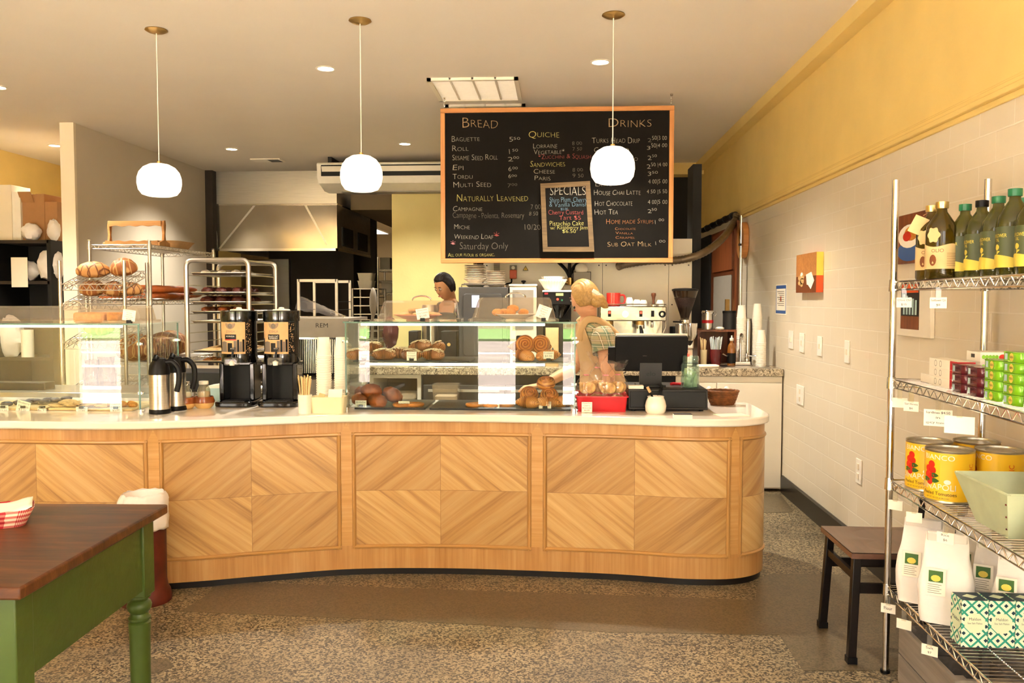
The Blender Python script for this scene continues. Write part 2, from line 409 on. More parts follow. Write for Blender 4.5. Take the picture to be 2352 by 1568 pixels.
M['blackmetal'] = mat('black_metal', '#16100e', .35, .3, var=.2)
M['ovenblack'] = mat('oven_grey', '#3d3b3a', .4, .2, var=.08)
M['tray'] = mat('black_tray', '#1c1a18', .4, var=.2)
M['lightblue'] = mat('pale_blue_card', '#a9c4c4', .7, var=.05)
M['bone'] = mat('plate_white', '#ddd0bd', .3, var=.04, coat=.3)
def tile_mat():
    m, nt, p = newmat('glazed_wall_tile')
    g = nd(nt, 'TexCoord').outputs['Object']; s = nd(nt, 'SeparateXYZ', {0: g}); v = nd(nt, 'CombineXYZ', {0: s.outputs[1], 1: s.outputs[2], 2: 0.0}).outputs[0]
    b = nd(nt, 'TexBrick', {'Vector': v, 'Color1': hx('#e2d6bf'), 'Color2': hx('#ddd0b8'), 'Mortar': hx('#f2eadb'), 'Scale': 1.0, 'Mortar Size': .0035, 'Mortar Smooth': .3, 'Bias': 0, 'Brick Width': .262, 'Row Height': .1165})
    b.offset = .5
    c = mix(nt, noi(nt, v, 1.5, 3), b.outputs[0], hx('#dfd3bd')); nt.links.new(c, p.inputs['Base Color'])
    p.inputs['Roughness'].default_value = .33; p.inputs['Coat Weight'].default_value = .15
    bp = nd(nt, 'Bump', {'Height': b.outputs['Fac'], 'Strength': .5, 'Distance': -.003}); nt.links.new(bp.outputs[0], p.inputs['Normal']); return m
M['tile'] = tile_mat()
def terrazzo(name, dark, mid, light, sc=95, rough=.42):
    m, nt, p = newmat(name); v = oc(nt)
    vo = nd(nt, 'TexVoronoi', {'Vector': v, 'Scale': sc, 'Randomness': 1}); cc = nd(nt, 'SeparateColor', {0: vo.outputs['Color']}).outputs[0]
    c = ramp(nt, cc, [(.0, hx(dark)), (.22, hx(dark)), (.4, hx(mid)), (.75, hx(light)), (1, hx(light))])
    big = noi(nt, v, 1.3, 5); c = mix(nt, mth(nt, 'MULTIPLY', big, .45), c, hx(mid)); c2 = mix(nt, ramp(nt, noi(nt, v, 2.4, 6), [(.45, (0, 0, 0, 1)), (.75, (.45, .45, .45, 1))]), c, hx(dark))
    nt.links.new(c2, p.inputs['Base Color']); p.inputs['Roughness'].default_value = rough; return m
M['terrazzo'] = terrazzo('terrazzo', '#231c12', '#66573e', '#a49474', 135)
M['concrete'] = terrazzo('worn_concrete', '#493d29', '#5c4f38', '#6b5d45', 150, .38)
def crustuv(name, lo, mid, hi):
    m, nt, p = newmat(name); s_ = nd(nt, 'SeparateXYZ', {0: nd(nt, 'UVMap').outputs[0]}); v = oc(nt)
    f = mth(nt, 'FRACT', s_.outputs[0]); n_ = noi(nt, v, 28, 4, .6)
    c = ramp(nt, mth(nt, 'ADD', f, mth(nt, 'MULTIPLY', mth(nt, 'SUBTRACT', n_, .5), .8)), [(.05, hx(mid)), (.45, hx(hi)), (.75, hx(mid)), (.97, hx(lo))])
    nt.links.new(c, p.inputs['Base Color']); p.inputs['Roughness'].default_value = .38; p.inputs['Coat Weight'].default_value = .2
    b = nd(nt, 'Bump', {'Height': n_, 'Strength': .3, 'Distance': .004}); nt.links.new(b.outputs[0], p.inputs['Normal']); return m
M['crustuv'] = crustuv('laminated_crust', '#6e2f0e', '#b8652a', '#dd9a4c'); M['crustdk'] = crustuv('dark_laminated_crust', '#4a1f0c', '#8a4a22', '#b87a44')
def granite():
    m, nt, p = newmat('speckled_granite'); v = oc(nt)
    a = noi(nt, v, 45, 6, .7, 1.5); c = ramp(nt, a, [(.36, hx('#2d251d')), (.45, hx('#7e705c')), (.55, hx('#c2b194')), (.68, hx('#ddd0b6'))])
    nt.links.new(c, p.inputs['Base Color']); p.inputs['Roughness'].default_value = .2; return m
M['granite'] = granite()
M['quartz'] = mat('white_quartz', '#f1e8da', .12, var=.02, ns=40, coat=.3)
def veneer_panel():
    m, nt, p = newmat('diamond_matched_veneer'); uv = nd(nt, 'UVMap').outputs[0]; s = nd(nt, 'SeparateXYZ', {0: uv})
    u, v = s.outputs[0], s.outputs[1]; au, av = mth(nt, 'ABSOLUTE', u), mth(nt, 'ABSOLUTE', v)
    sg = mth(nt, 'MULTIPLY', mth(nt, 'SIGN', u), mth(nt, 'SIGN', v))
    c = mth(nt, 'ADD', mth(nt, 'MULTIPLY', au, .78), av); t = mth(nt, 'SUBTRACT', au, mth(nt, 'MULTIPLY', av, .78))
    oi = nd(nt, 'ObjectInfo').outputs['Random']
    vec = nd(nt, 'CombineXYZ', {0: mth(nt, 'MULTIPLY', c, 26), 1: mth(nt, 'MULTIPLY', t, .9), 2: mth(nt, 'ADD', mth(nt, 'MULTIPLY', sg, 3.7), mth(nt, 'MULTIPLY', oi, 40))}).outputs[0]
    f = noi(nt, vec, 1, 7, .62, .25); f2 = noi(nt, nd(nt, 'Mapping', {0: vec, 3: (.22, .5, 1)}).outputs[0], 1, 2)
    col = ramp(nt, mth(nt, 'ADD', mth(nt, 'MULTIPLY', f, .7), mth(nt, 'MULTIPLY', f2, .35)), [(.34, hx('#94693a')), (.5, hx('#c59a5e')), (.66, hx('#d6b278'))])
    dk = mth(nt, 'MULTIPLY', mth(nt, 'LESS_THAN', sg, 0), .27)  # alternate quarters darkened: directional sheen of the veneer painted into the colour
    col = mix(nt, dk, col, hx('#8a5a2c'))
    seam = mth(nt, 'MAXIMUM', mth(nt, 'LESS_THAN', au, .0014), mth(nt, 'LESS_THAN', av, .0014)); col = mix(nt, mth(nt, 'MULTIPLY', seam, .5), col, hx('#6b4320'))
    nt.links.new(col, p.inputs['Base Color']); p.inputs['Roughness'].default_value = .36; p.inputs['Coat Weight'].default_value = .15; return m
M['veneer'] = veneer_panel()
def veneer_plain(name, rot=False, c=('#bb8a50', '#c99d65', '#a8763e')):
    m, nt, p = newmat(name); uv = nd(nt, 'UVMap').outputs[0]
    f = noi(nt, nd(nt, 'Mapping', {0: uv, 3: (2, 60, 1) if rot else (60, 2, 1)}).outputs[0], 1, 6, .6, .2); g = noi(nt, nd(nt, 'Mapping', {0: uv, 3: (1, 9, 1) if rot else (9, .6, 1)}).outputs[0], 1, 2)
    nt.links.new(ramp(nt, mth(nt, 'ADD', mth(nt, 'MULTIPLY', f, .5), mth(nt, 'MULTIPLY', g, .5)), [(.35, hx(c[2])), (.5, hx(c[0])), (.65, hx(c[1]))]), p.inputs['Base Color'])
    p.inputs['Roughness'].default_value = .38; p.inputs['Coat Weight'].default_value = .12; return m
M['veneerv'] = veneer_plain('upright_grain_veneer'); M['stile'] = veneer_plain('cross_grain_stile', True, ('#c9995c', '#d3a76e', '#ba8a4a'))
M['mould'] = veneer_plain('moulding_wood', True, ('#bf9052', '#cb9f64', '#a87a40'))
def tabletop():
    m, nt, p = newmat('worn_table_top'); f = noi(nt, oc(nt, (3, 34, 10)), 1, 7, .65, .8); g = noi(nt, oc(nt, (1.5, 4, 3)), 1.4, 5, .6, .5)
    c = ramp(nt, mth(nt, 'ADD', mth(nt, 'MULTIPLY', f, .5), mth(nt, 'MULTIPLY', g, .5)), [(.36, hx('#2a160a')), (.5, hx('#532f17')), (.62, hx('#744824')), (.75, hx('#8a6440'))])
    nt.links.new(c, p.inputs['Base Color']); p.inputs['Roughness'].default_value = .38; p.inputs['Specular IOR Level'].default_value = .35; return m
M['tabletop'] = tabletop()
def checks(name, a, b, sc, third=None):
    """woven check from two crossed stripe sets, in object space"""
    m, nt, p = newmat(name); t = nd(nt, 'TexCoord').outputs['UV']; s = nd(nt, 'SeparateXYZ', {0: t})
    st = lambda x, d: mth(nt, 'LESS_THAN', mth(nt, 'FRACT', mth(nt, 'MULTIPLY', x, d)), .5)
    f = mth(nt, 'MULTIPLY', mth(nt, 'ADD', st(s.outputs[0], sc[0]), st(s.outputs[1], sc[1])), .5); c = ramp(nt, f, [(0, hx(a)), (.5, tuple((x + y) / 2 for x, y in zip(hx(a), hx(b)))), (1, hx(b))], 'CONSTANT')
    c = ramp(nt, f, [(.0, hx(a)), (.25, hx(third or b)), (.75, hx(b))], 'CONSTANT')
    nt.links.new(c, p.inputs['Base Color']); p.inputs['Roughness'].default_value = .7; return m
M['gingham'] = checks('red_gingham', '#f2e4cc', '#b81d2c', (48, 3.5), '#d97a70')
def plaid():
    m, nt, p = newmat('plaid_cotton'); v = oc(nt, (1, 1, 1)); s = nd(nt, 'SeparateXYZ', {0: v})
    h = mth(nt, 'ADD', mth(nt, 'MULTIPLY', s.outputs[0], .8), mth(nt, 'MULTIPLY', s.outputs[1], .6))
    def band(x, f, lo, w_): return mth(nt, 'COMPARE', mth(nt, 'FRACT', mth(nt, 'MULTIPLY', x, f)), lo, w_)
    c = hx('#a79872')
    for x, f, lo, w_, col, o in ((h, 14, .3, .16, '#57735c', .7), (s.outputs[2], 14, .3, .16, '#57735c', .7), (h, 14, .75, .07, '#6e4f33', .6), (s.outputs[2], 14, .75, .07, '#6e4f33', .6), (h, 28, .5, .05, '#efe3c4', .6), (s.outputs[2], 28, .5, .05, '#efe3c4', .6)):
        c = mix(nt, mth(nt, 'MULTIPLY', band(x, f, lo, w_), o), c, hx(col))
    nt.links.new(c, p.inputs['Base Color']); p.inputs['Roughness'].default_value = .85; return m
M['plaid'] = plaid()
M['slate'] = mat('chalkboard_slate', '#120e0a', .8, var=.3, ns=5, spec=.2)
CHALK = {a: mat('chalk_' + a, c, .9, var=.25, ns=90) for a, c in (('white', '#a8a193'), ('dim', '#6f685d'), ('yellow', '#bcb268'), ('tan', '#a98c66'), ('red', '#a34d49'), ('blue', '#6b8798'), ('orange', '#a06a44'), ('pink', '#e08a90'))}
# ------------------------------------------------------------------ room shell
CZ, XR, XL = 3.04, 1.677, -5.95
def sbox(name, m, *b):
    return struct(MB().box(*b).build(name, m))
def flr():
    mb = MB(); mb.box(-6.2, 1.9, -1.5, 16, -.1, 0)
    def patch(pts, z=.0015):
        q = [wz(x, y, 0) for x, y in pts]; mb.prism([(a.x, a.y) for a in q], -.002, z, 'xy', 1)
    patch([(505, 1333), (620, 1340), (900, 1350), (1300, 1363), (1735, 1378), (1742, 1330), (1770, 1318), (1890, 1318), (2060, 1322), (2120, 1540), (1845, 1540), (1790, 1458), (1400, 1452), (900, 1424), (415, 1404), (470, 1370)])
    patch([(1745, 1135), (1792, 1135), (1822, 1172), (1820, 1176), (1745, 1178)])
    patch([(300, 1540), (320, 1518), (385, 1512), (400, 1530), (360, 1546)])
    return struct(mb.build('floor', [M['terrazzo'], M['concrete']]))
flr()
sbox('ceiling', M['ceil'], -6.2, 1.9, -1.5, 16, CZ, CZ + .15)
o = MB().box(XR, 1.9, -1.5, 16, 0, 2.235).build('wall_right', M['tile']); struct(o)
sbox('wall_right_upper', M['yellow'], XR - .004, 1.9, -1.5, 16, 2.235, CZ)
sbox('trim_1', M['yellow'], XR - .095, XR + .01, -1.2, 11.3, 2.95, CZ)                 # soffit along the top of the wall
mb = MB()
for z0, z1, d in ((2.19, 2.215, .012), (2.215, 2.24, .03), (2.24, 2.262, .018), (2.262, 2.275, .008)): mb.box(XR - d, XR + .01, -1.2, 7.95, z0, z1)
struct(mb.build('trim_2', M['yellow'], bev=.004))
struct(MB().prism([(XR, 0), (XR - .018, 0), (XR - .016, .12), (XR - .006, .13), (XR, .13)], -1.2, 6.42, 'xz').build('baseboard_right', M['blackbase']))
sbox('wall_left', M['yellow'], -6.2, XL, -1.5, 16, 0, CZ)
o = MB().box(-4.505, -4.385, 7.53, 10.6, 0, CZ).build('wall_partition', M['greywall']); struct(o)
sbox('trim_3', M['creamwall'], -4.51, -4.38, 7.50, 7.535, 0, CZ)                        # painted end of the partition
sbox('wall_back', M['tan'], -6.2, 1.9, 15.6, 15.75, 0, CZ)
sbox('wall_back_left', M['pale_yellow'], -5.95, -4.5, 10.5, 10.6, 0, CZ)
sbox('wall_back_middle', M['pale_yellow'], wy(900, 500, 9.9).x, wy(1087, 500, 9.9).x, 9.9, 10.05, 0, CZ)
sbox('wall_back_void', M['darker'], wy(1087, 500, 9.9).x, XR, 10.35, 10.5, 0, CZ)  # black sheet standing in for the unlit opening below the yellow soffit
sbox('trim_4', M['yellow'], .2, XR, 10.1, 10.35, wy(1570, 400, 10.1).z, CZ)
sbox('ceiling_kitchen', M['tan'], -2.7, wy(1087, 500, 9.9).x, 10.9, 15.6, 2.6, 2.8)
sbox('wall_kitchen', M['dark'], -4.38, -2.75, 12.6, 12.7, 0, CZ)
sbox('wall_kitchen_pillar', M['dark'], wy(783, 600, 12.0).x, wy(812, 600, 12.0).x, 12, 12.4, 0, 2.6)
# shop front behind the camera
mb = MB(); e = [-6.1] + [x for ab in WIN for x in ab] + [1.8]
for i in range(0, len(e), 2): mb.box(e[i], e[i + 1], -1.4, -1.25, 0, CZ)
for a, b in WIN: mb.box(a, b, -1.4, -1.25, 0, .12); mb.box(a, b, -1.4, -1.25, 2.92, CZ)
struct(mb.build('wall_front', M['creamwall']))
for i, (a, b) in enumerate(WIN):
    mb = MB(); t = .04
    for q in ((a, b, .12, .12 + t), (a, b, 2.92 - t, 2.92), (a, a + t, .12, 2.92), (b - t, b, .12, 2.92)): mb.box(q[0], q[1], -1.36, -1.29, q[2], q[3])
    struct(mb.build('window_%d' % (i + 1), M['white']))
# street outside the shop front
sbox('sidewalk_exterior', mat('sidewalk', '#d6ccbc', .8), -30, 30, -5, -1.5, -.3, -.12)
sbox('road_exterior', mat('asphalt', '#71625b', .8, var=.3, ns=.6), -30, 30, -23, -5, -.3, -.14)
for y in (-6.2, -11, -16): sbox('road_line_exterior', M['white'], -30, 30, y, y + .5, -.16, -.13)
sbox('lawn_exterior', mat('lawn', '#55702f', .9, var=.3), -30, 30, -34, -23, -.3, -.05)
def brickm():
    m, nt, p = newmat('brick'); s = nd(nt, 'SeparateXYZ', {0: nd(nt, 'TexCoord').outputs['Object']}); v = nd(nt, 'CombineXYZ', {0: s.outputs[0], 1: s.outputs[2]}).outputs[0]
    b = nd(nt, 'TexBrick', {'Vector': v, 'Color1': hx('#c79a72'), 'Color2': hx('#d9b48c'), 'Mortar': hx('#e6dac4'), 'Scale': 1.0, 'Brick Width': .6, 'Row Height': .2, 'Mortar Size': .02}); nt.links.new(b.outputs[0], p.inputs['Base Color']); return m
sbox('building_exterior', brickm(), -30, 30, -36, -34, -.3, 5)
# ------------------------------------------------------------------ kitchen doorway, fluorescent panel
DY = 15.58
a, b = wy(720, 620, DY), wy(780, 745, DY)
mb = MB()
mb.box(a.x - .12, a.x, DY - .06, DY, 0, a.z + .1); mb.box(b.x, b.x + .1, DY - .06, DY, 0, a.z + .1); mb.box(a.x, b.x, DY - .06, DY, a.z, a.z + .1)
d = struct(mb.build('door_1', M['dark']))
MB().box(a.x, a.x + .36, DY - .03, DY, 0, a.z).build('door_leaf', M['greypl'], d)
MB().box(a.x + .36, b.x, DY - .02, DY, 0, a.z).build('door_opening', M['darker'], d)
p1, p2 = wz(851, 522, 2.6), wz(893, 535, 2.6)
t = thing('ceiling_light_panel', 'lit rectangular light panel in the low kitchen ceiling beyond the steel hood', 'ceiling light', (0, 0, 0))
MB().box(p2.x - .55, p2.x, p2.y, p1.y, 2.585, 2.6).build('diffuser', M['tube'], t)
mb = MB(); x0, x1, y0, y1 = p2.x - .57, p2.x + .02, p2.y - .02, p1.y + .02
for q in ((x0, x1, y0, y0 + .02), (x0, x1, y1 - .02, y1), (x0, x0 + .02, y0, y1), (x1 - .02, x1, y0, y1)): mb.box(*q, 2.58, 2.6)
mb.build('frame', M['white'], t)
# ------------------------------------------------------------------ service counter
CT = .852                                              # worktop height
fr = [(-500, 986), (-250, 987), (0, 986), (150, 988), (300, 988), (450, 984), (600, 978), (800, 971), (1000, 970), (1176, 972), (1400, 976), (1560, 981), (1640, 982)]
top_path = [wz(x, y, .81) for x, y in fr]
XE = 1.10                                              # right end of the worktop
_e = top_path[-1]; RC = XE - _e.x
top_path = spline([(p.x, p.y, 0) for p in top_path], 8) + [Vector((_e.x + RC * sin(a), _e.y + .27 - .27 * cos(a), 0)) for a in [pi / 2 * i / 12 for i in range(1, 13)]]
top_path += [Vector((XE, y, 0)) for y in (4.65, 4.75)]
def inset(path, d):
    out = []
    for i, p in enumerate(path):
        t = (path[min(i + 1, len(path) - 1)] - path[max(0, i - 1)]).normalized(); out.append(p + Vector((-t.y, t.x, 0)) * d)
    return out
base_path = inset(top_path, .022)
def arcs(path):
    s = [0]
    for a, b in zip(path, path[1:]): s.append(s[-1] + (b - a).length)
    return s
BS = arcs(base_path)
def at_s(s_, off=0, path=base_path, A=BS):
    s_ = max(0, min(A[-1] - 1e-6, s_)); i = next(i for i in range(len(A) - 1) if A[i + 1] > s_)
    t = (s_ - A[i]) / (A[i + 1] - A[i]); d = (path[i + 1] - path[i]).normalized(); p = path[i].lerp(path[i + 1], t)
    return p + Vector((d.y, -d.x, 0)) * off
def s_of(px):
    best = min(range(4000), key=lambda i: abs((lambda q: VX + (q.x) / q.y * F)(at_s(BS[-1] * i / 4000)) - px) + (0 if i < 3999 * (.97) else 1e3))
    return BS[-1] * best / 4000
cnt = thing('service_counter', 'long serpentine wooden service counter with diamond veneer panels facing the room', 'counter', (0, 4.6, 0))
O0 = Vector((0, 4.6, 0))
def wbuild(mb, name, m, par, org=None, sp=False, **kw):
    """build from world coordinates under a parent standing at org (default: the parent's own place)"""
    org = Vector(par.location) if org is None else org
    mb.v = [tuple(Vector(v) - org) for v in mb.v]
    return mb.split(name, m, par, **kw) if sp else mb.build(name, m, par, **kw)
n = len(base_path); ZB, ZT = .035, .812
mb = MB()
mb.grid(lambda u, v: (lambda q: (q.x, q.y, ZB + (ZT - ZB) * v))(at_s(BS[-1] * u)), 200, 1, 0, lambda u, v: (BS[-1] * u, v * .78))
back = [(XE - .022, 5.0), (base_path[0].x, 5.0)]
mb.box(base_path[0].x, XE - .03, 4.98, 5.0, ZB, ZT, 1); mb.box(XE - .03, XE - .022, 4.75, 5.0, ZB, ZT, 1)
wbuild(mb, 'body', [M['veneerv'], M['white']], cnt, fixn=False)
mb = MB(); kp = [at_s(BS[-1] * i / 200, -.012) for i in range(201)]
mb.grid(lambda u, v: (lambda q: (q.x, q.y, .036 * v))(kp[min(200, int(u * 200 + .5))]), 200, 1); wbuild(mb, 'toe_kick', M['blackbase'], cnt)
PZ0, PZ1 = .165, .735
def spanel(s0, s1, sc_=None):
    sc_ = (s0 + s1) / 2 if sc_ is None else sc_; zc = (PZ0 + PZ1) / 2; nn = max(6, int((s1 - s0) / .03))
    mb = MB().grid(lambda u, v: (lambda q: (q.x, q.y, PZ0 + (PZ1 - PZ0) * v))(at_s(s0 + (s1 - s0) * u, .002)), nn, 1, 0, lambda u, v: (s0 + (s1 - s0) * u - sc_, PZ0 + (PZ1 - PZ0) * v - zc))
    wbuild(mb, 'veneer_panel', M['veneer'], cnt, fixn=False)
    mb = MB(); prof = [(0, .0), (.004, .008), (.012, .010), (.018, .006), (.02, 0)]
    ring = [(s0 + (s1 - s0) * i / nn, PZ0, 0, -1) for i in range(nn + 1)] + [(s1 - (s1 - s0) * i / nn, PZ1, 0, 1) for i in range(nn + 1)]
    def edge(pts, uvl):
        L = len(pts)
        mb.grid(lambda u, v: pts[int(u * (L - 1) + .5)](prof[int(v * 4 + .5)]), L - 1, 4, 0, lambda u, v: (u * uvl, v * .02))
    w_ = .022
    edge([(lambda s_: lambda p: (lambda q: (q.x, q.y, PZ0 - w_ + p[0]))(at_s(s_, p[1])))(s0 - w_ + (s1 - s0 + 2 * w_) * i / nn) for i in range(nn + 1)], s1 - s0)
    edge([(lambda s_: lambda p: (lambda q: (q.x, q.y, PZ1 + w_ - p[0]))(at_s(s_, p[1])))(s0 - w_ + (s1 - s0 + 2 * w_) * i / nn) for i in range(nn + 1)], s1 - s0)
    for sd_, sg in ((s0 - w_, 1), (s1 + w_, -1)):
        edge([(lambda z: lambda p: (lambda q: (q.x, q.y, z))(at_s(sd_ + sg * p[0], p[1])))(PZ0 - w_ + (PZ1 - PZ0 + 2 * w_) * i / 4) for i in range(5)], PZ1 - PZ0)
    wbuild(mb, 'panel_moulding', M['mould'], cnt, fixn=False)
SP = [(s_of(-230), s_of(298), s_of(34)), (s_of(348), s_of(764), s_of(559)), (s_of(810), s_of(1211), s_of(1009)), (s_of(1258), s_of(1668), s_of(1459))]
for a, b, c in SP: spanel(a, b, c)
sr = s_of(1704); spanel(sr, sr + .32, sr + .30)
def stile(s0, s1):
    c = (s0 + s1) / 2; o = .0015; hw = (s1 - s0) / 2
    pts = [(-hw, PZ0 - .02), (hw, PZ0 - .02), (hw, PZ1 + .02), (0, ZT - .008), (-hw, PZ1 + .02)]
    mb = MB(); f = lambda a, z: (lambda q: (q.x, q.y, z))(at_s(c + a, o))
    mb.add([f(-hw, .16), f(0, .16), f(hw, .16), f(-hw, PZ1 + .02), f(0, PZ1 + .02), f(hw, PZ1 + .02), f(0, ZT - .006)],
           [(0, 1, 4, 3), (1, 2, 5, 4), (3, 4, 6), (4, 5, 6)], 0, [(-hw, 0), (0, 0), (hw, 0), (-hw, .6), (0, .6), (hw, .6), (0, .68)])
    wbuild(mb, 'stile', M['stile'], cnt, fixn=False)
for i in range(3): stile(SP[i][1] + .022, SP[i + 1][0] - .022)
stile(SP[3][1] + .022, sr - .022)
# worktop: rounded slab following the same curve
mb = MB(); outline = [(p.x, p.y) for p in top_path] + [(XE - .04 * (1 - cos(a)), 4.86 + .12 * sin(a)) for a in (.3, .6, .9, 1.2)] + [(XE - .2, 5.0), (top_path[0].x, 5.0)]
mb.prism(outline, .812, CT)
wt = mb.build('worktop', M['quartz'], None, (0, 0, 0), bev=.008); tag(wt, 'white polished stone worktop on the serpentine wooden counter', 'worktop')
# ------------------------------------------------------------------ glass display cases
def card(px0, px1, py0, py1, Y, lines, label, rot=0, foot=True, ink='inkg', tilt=0, z0=None, cat='price card', zb=None):
    c = wy((px0 + px1) / 2, (py0 + py1) / 2, Y); w_ = (px1 - px0) * k(Y); h = (py1 - py0) * k(Y)
    base = wy((px0 + px1) / 2, py1, Y).z if zb is None else zb
    t = thing('price_card', label, 'price card', (c.x, Y, base), 0, None); cz = c.z - base
    R = Matrix.Rotation(radians(rot), 3, 'Y')
    mb = MB().cbox((0, 0, cz), (w_, .0025, h), 0, R); nl = len(lines)
    for i, s_ in enumerate(lines):
        yy = h * (.5 - (i + .75) / (nl + .45)) ; hh = h / (nl + .45) * .58
        put_text(mb, s_, lambda x, y: tuple(Vector((0, -.0018, cz)) + R @ Vector((x, 0, yy + y))), hh, min(w_ * .84, hh * .8 * len(s_)), 1, align='c', wob=.12)
    mb.build('card', [M['paper'], M[ink]], t, weld=False, fixn=False)
    if foot:
        mb = MB().box(-.012, .012, -.008, .012, 0, max(.012, cz - h * .42)); mb.build('clip_foot', M['black'], t)
    return t
def case(x0, x1, y0, y1, zt, label, name='display_case', mid=None, name2=None, edges=True, top_led=True):
    t = thing(name, label, 'display case', ((x0 + x1) / 2, (y0 + y1) / 2, CT)); g = .006
    q = [('front_pane', (x0, x1, y0, y0 + g, CT + .012, zt)), ('side_pane', (x0, x0 + g, y0 + g, y1, CT + .012, zt)), ('side_pane', (x1 - g, x1, y0 + g, y1, CT + .012, zt)), ('top_pane', (x0 - .012, x1 + .012, y0 - .01, y1 + .01, zt, zt + .008))]
    for nme, b in q: wbuild(MB().box(*b), nme, M['glass'], t)
    mb = MB(); e = .0035
    for x in (x0, x1):
        for y in (y0, y1): mb.box(x - e, x + e, y - e, y + e, CT + .012, zt)
    mb.box(x0 - .012, x1 + .012, y0 - .012, y0 - .009, zt, zt + .008); wbuild(mb, 'glass_edge', M['glassedge'], t, sp=True)
    mb = MB()
    for x in (x0, x1):
        for y in (y0 + .01, y1 - .01):
            for z in (CT + .0075, CT + .10, zt - .1):
                mb.cbox((x, y, z), (.022, .016, .014)); mb.cyl((x + (.011 if x == x1 else -.011), y, z), (x + (.02 if x == x1 else -.02), y, z), .008, n=10)
            mb.cyl((x, y, CT), (x, y, CT + .014), .012, n=10)
    wbuild(mb, 'corner_clamp', M['chrome'], t, sp=True)
    if mid:
        wbuild(MB().box(x0 + .012, x1 - .012, y0 + .03, y1 - .02, mid, mid + .006), 'shelf_pane', M['glass'], t)
        wbuild(MB().box(x0 + .1, x1 - .16, y0 + .03, y0 + .042, mid - .012, mid), 'light_strip', M['led'], t)
    if top_led: wbuild(MB().box(x0 + .08 if mid else x0, x1 - (.16 if mid else .1), y0 + .015, y0 + .03, zt - .014, zt - .002), 'light_strip', M['led'], t)
    return t
YC = 4.517; C0, C1 = wy(795, 900, YC).x, wy(1320, 900, YC).x; CZT = wy(1050, 742, YC).z; CM = wy(1050, 834, YC + .04).z
case(C0, C1, YC, YC + .46, CZT, 'two-tier glass display case of croissants in the middle of the counter', mid=CM)
YL = 4.366; L1 = wy(321, 900, YL).x; L0 = L1 - 1.35; LZT = wy(200, 746, YL).z
case(L0, L1, YL, YL + .46, LZT, 'glass display case of cookies and bars at the left end of the counter', mid=None)
def lid(x0, x1, xt0, xt1, y0, y1, z0, z1, label):
    t = thing('domed_cover', label, 'food cover', ((x0 + x1) / 2, (y0 + y1) / 2, z0)); d = (x1 - x0 - (xt1 - xt0)) / 2
    def ring(w0, dpt, z, r): return [(w0[0] + (w0[1] - w0[0]) / 2 + a, (y0 + y1) / 2 + b, z) for a, b in rrect(w0[1] - w0[0], dpt, r)]
    D = y1 - y0
    mb = MB().loft([ring((x0, x1), D, z0, .02), ring((x0, x1), D, z0 + .012, .02), ring((x0 + .02, x1 - .02), D - .04, z0 + .016, .02), ring((xt0 + (x0 + .02 - xt0) * .12, xt1 + (x1 - .02 - xt1) * .12), D - .04 - 2 * d * .85, z1 - .012, .025), ring((xt0 + .008, xt1 - .008), D - .06 - 2 * d, z1, .02)], caps=False)
    r = ring((xt0 + .008, xt1 - .008), D - .06 - 2 * d, z1, .02); mb.add(r, [tuple(range(len(r)))])
    wbuild(mb, 'dome', M['acrylic'], t, ang=25)
    xm = (xt0 + xt1) / 2; mb = MB().tube([(xm + .055 * cos(a), (y0 + y1) / 2, z1 + .026 * sin(a)) for a in [pi * i / 12 for i in range(13)]], .0045); wbuild(mb, 'handle', M['chrome'], t); return t
YD = YC + .22
def lx(px, Y=YD): return wy(px, 700, Y).x
lid(lx(872), lx(1062), lx(890), lx(1048), YC + .04, YC + .40, CZT + .009, wy(960, 690, YD).z, 'clear domed cover over cookies on a pink plate on the display case')
lid(lx(1082), lx(1284), lx(1104), lx(1264), YC + .04, YC + .42, CZT + .009, wy(1180, 683, YD).z, 'clear domed cover over orange cake pieces on the display case')
lid(lx(-12, YL + .2), lx(338, YL + .2), lx(2, YL + .2), lx(328, YL + .2), YL + .03, YL + .38, LZT + .009, wy(160, 702, YL + .2).z, 'wide clear domed cover over cakes on the left display case')
# ------------------------------------------------------------------ ceiling: pendants, downlights, grilles
for i, ((cx_, cy__), (gx, gt, gb, gl, gr_), lab) in enumerate([((359, 72), (357, 375, 451, 308, 407), 'leftmost white opal globe pendant lamp over the counter, its brass rose nearest the partition'), ((827, 50), (827, 356, 439, 779, 876), 'middle white opal globe pendant lamp over the counter, in front of the air conditioner'), ((1409, 37), (1409, 337, 421, 1359, 1460), 'right white opal globe pendant lamp in front of the menu board')]):
    p = wz(cx_, cy__, CZ - .01); Y = p.y; gc = wy((gl + gr_) / 2, (gt + gb) / 2, Y); R = (gr_ - gl) / 2 * k(Y); hh = (gb - gt) / 2 * k(Y); dz = gc.z - CZ
    if i == 0: HH, RR = hh, R
    t = thing('pendant_lamp', lab, 'pendant lamp', (p.x, Y, CZ), 0, 'opal pendant lamps over the counter')
    MB().lathe([(0, 0), (.062, 0), (.065, -.006), (.048, -.016), (.012, -.022), (.0, -.022)], n=28).build('ceiling_rose', M['brass'], t)
    MB().cyl((0, 0, -.02), (0, 0, dz + hh - .004), .0028, n=8).build('cord', M['white'], t)
    prof = [(0, -hh)] + [(R * .55, -hh), (R * .78, -hh * .9), (R * .94, -hh * .62), (R, -hh * .22), (R * .985, hh * .1), (R * .9, hh * .45), (R * .72, hh * .74), (R * .45, hh * .93), (R * .16, hh), (0, hh)]
    MB().lathe(prof, (0, 0, dz), 36).build('globe_shade', M['lampshade'], t, ang=80)
    MB().cyl((0, 0, dz + hh - .004), (0, 0, dz + hh + .012), .012, n=14).build('cap', M['brass'], t)
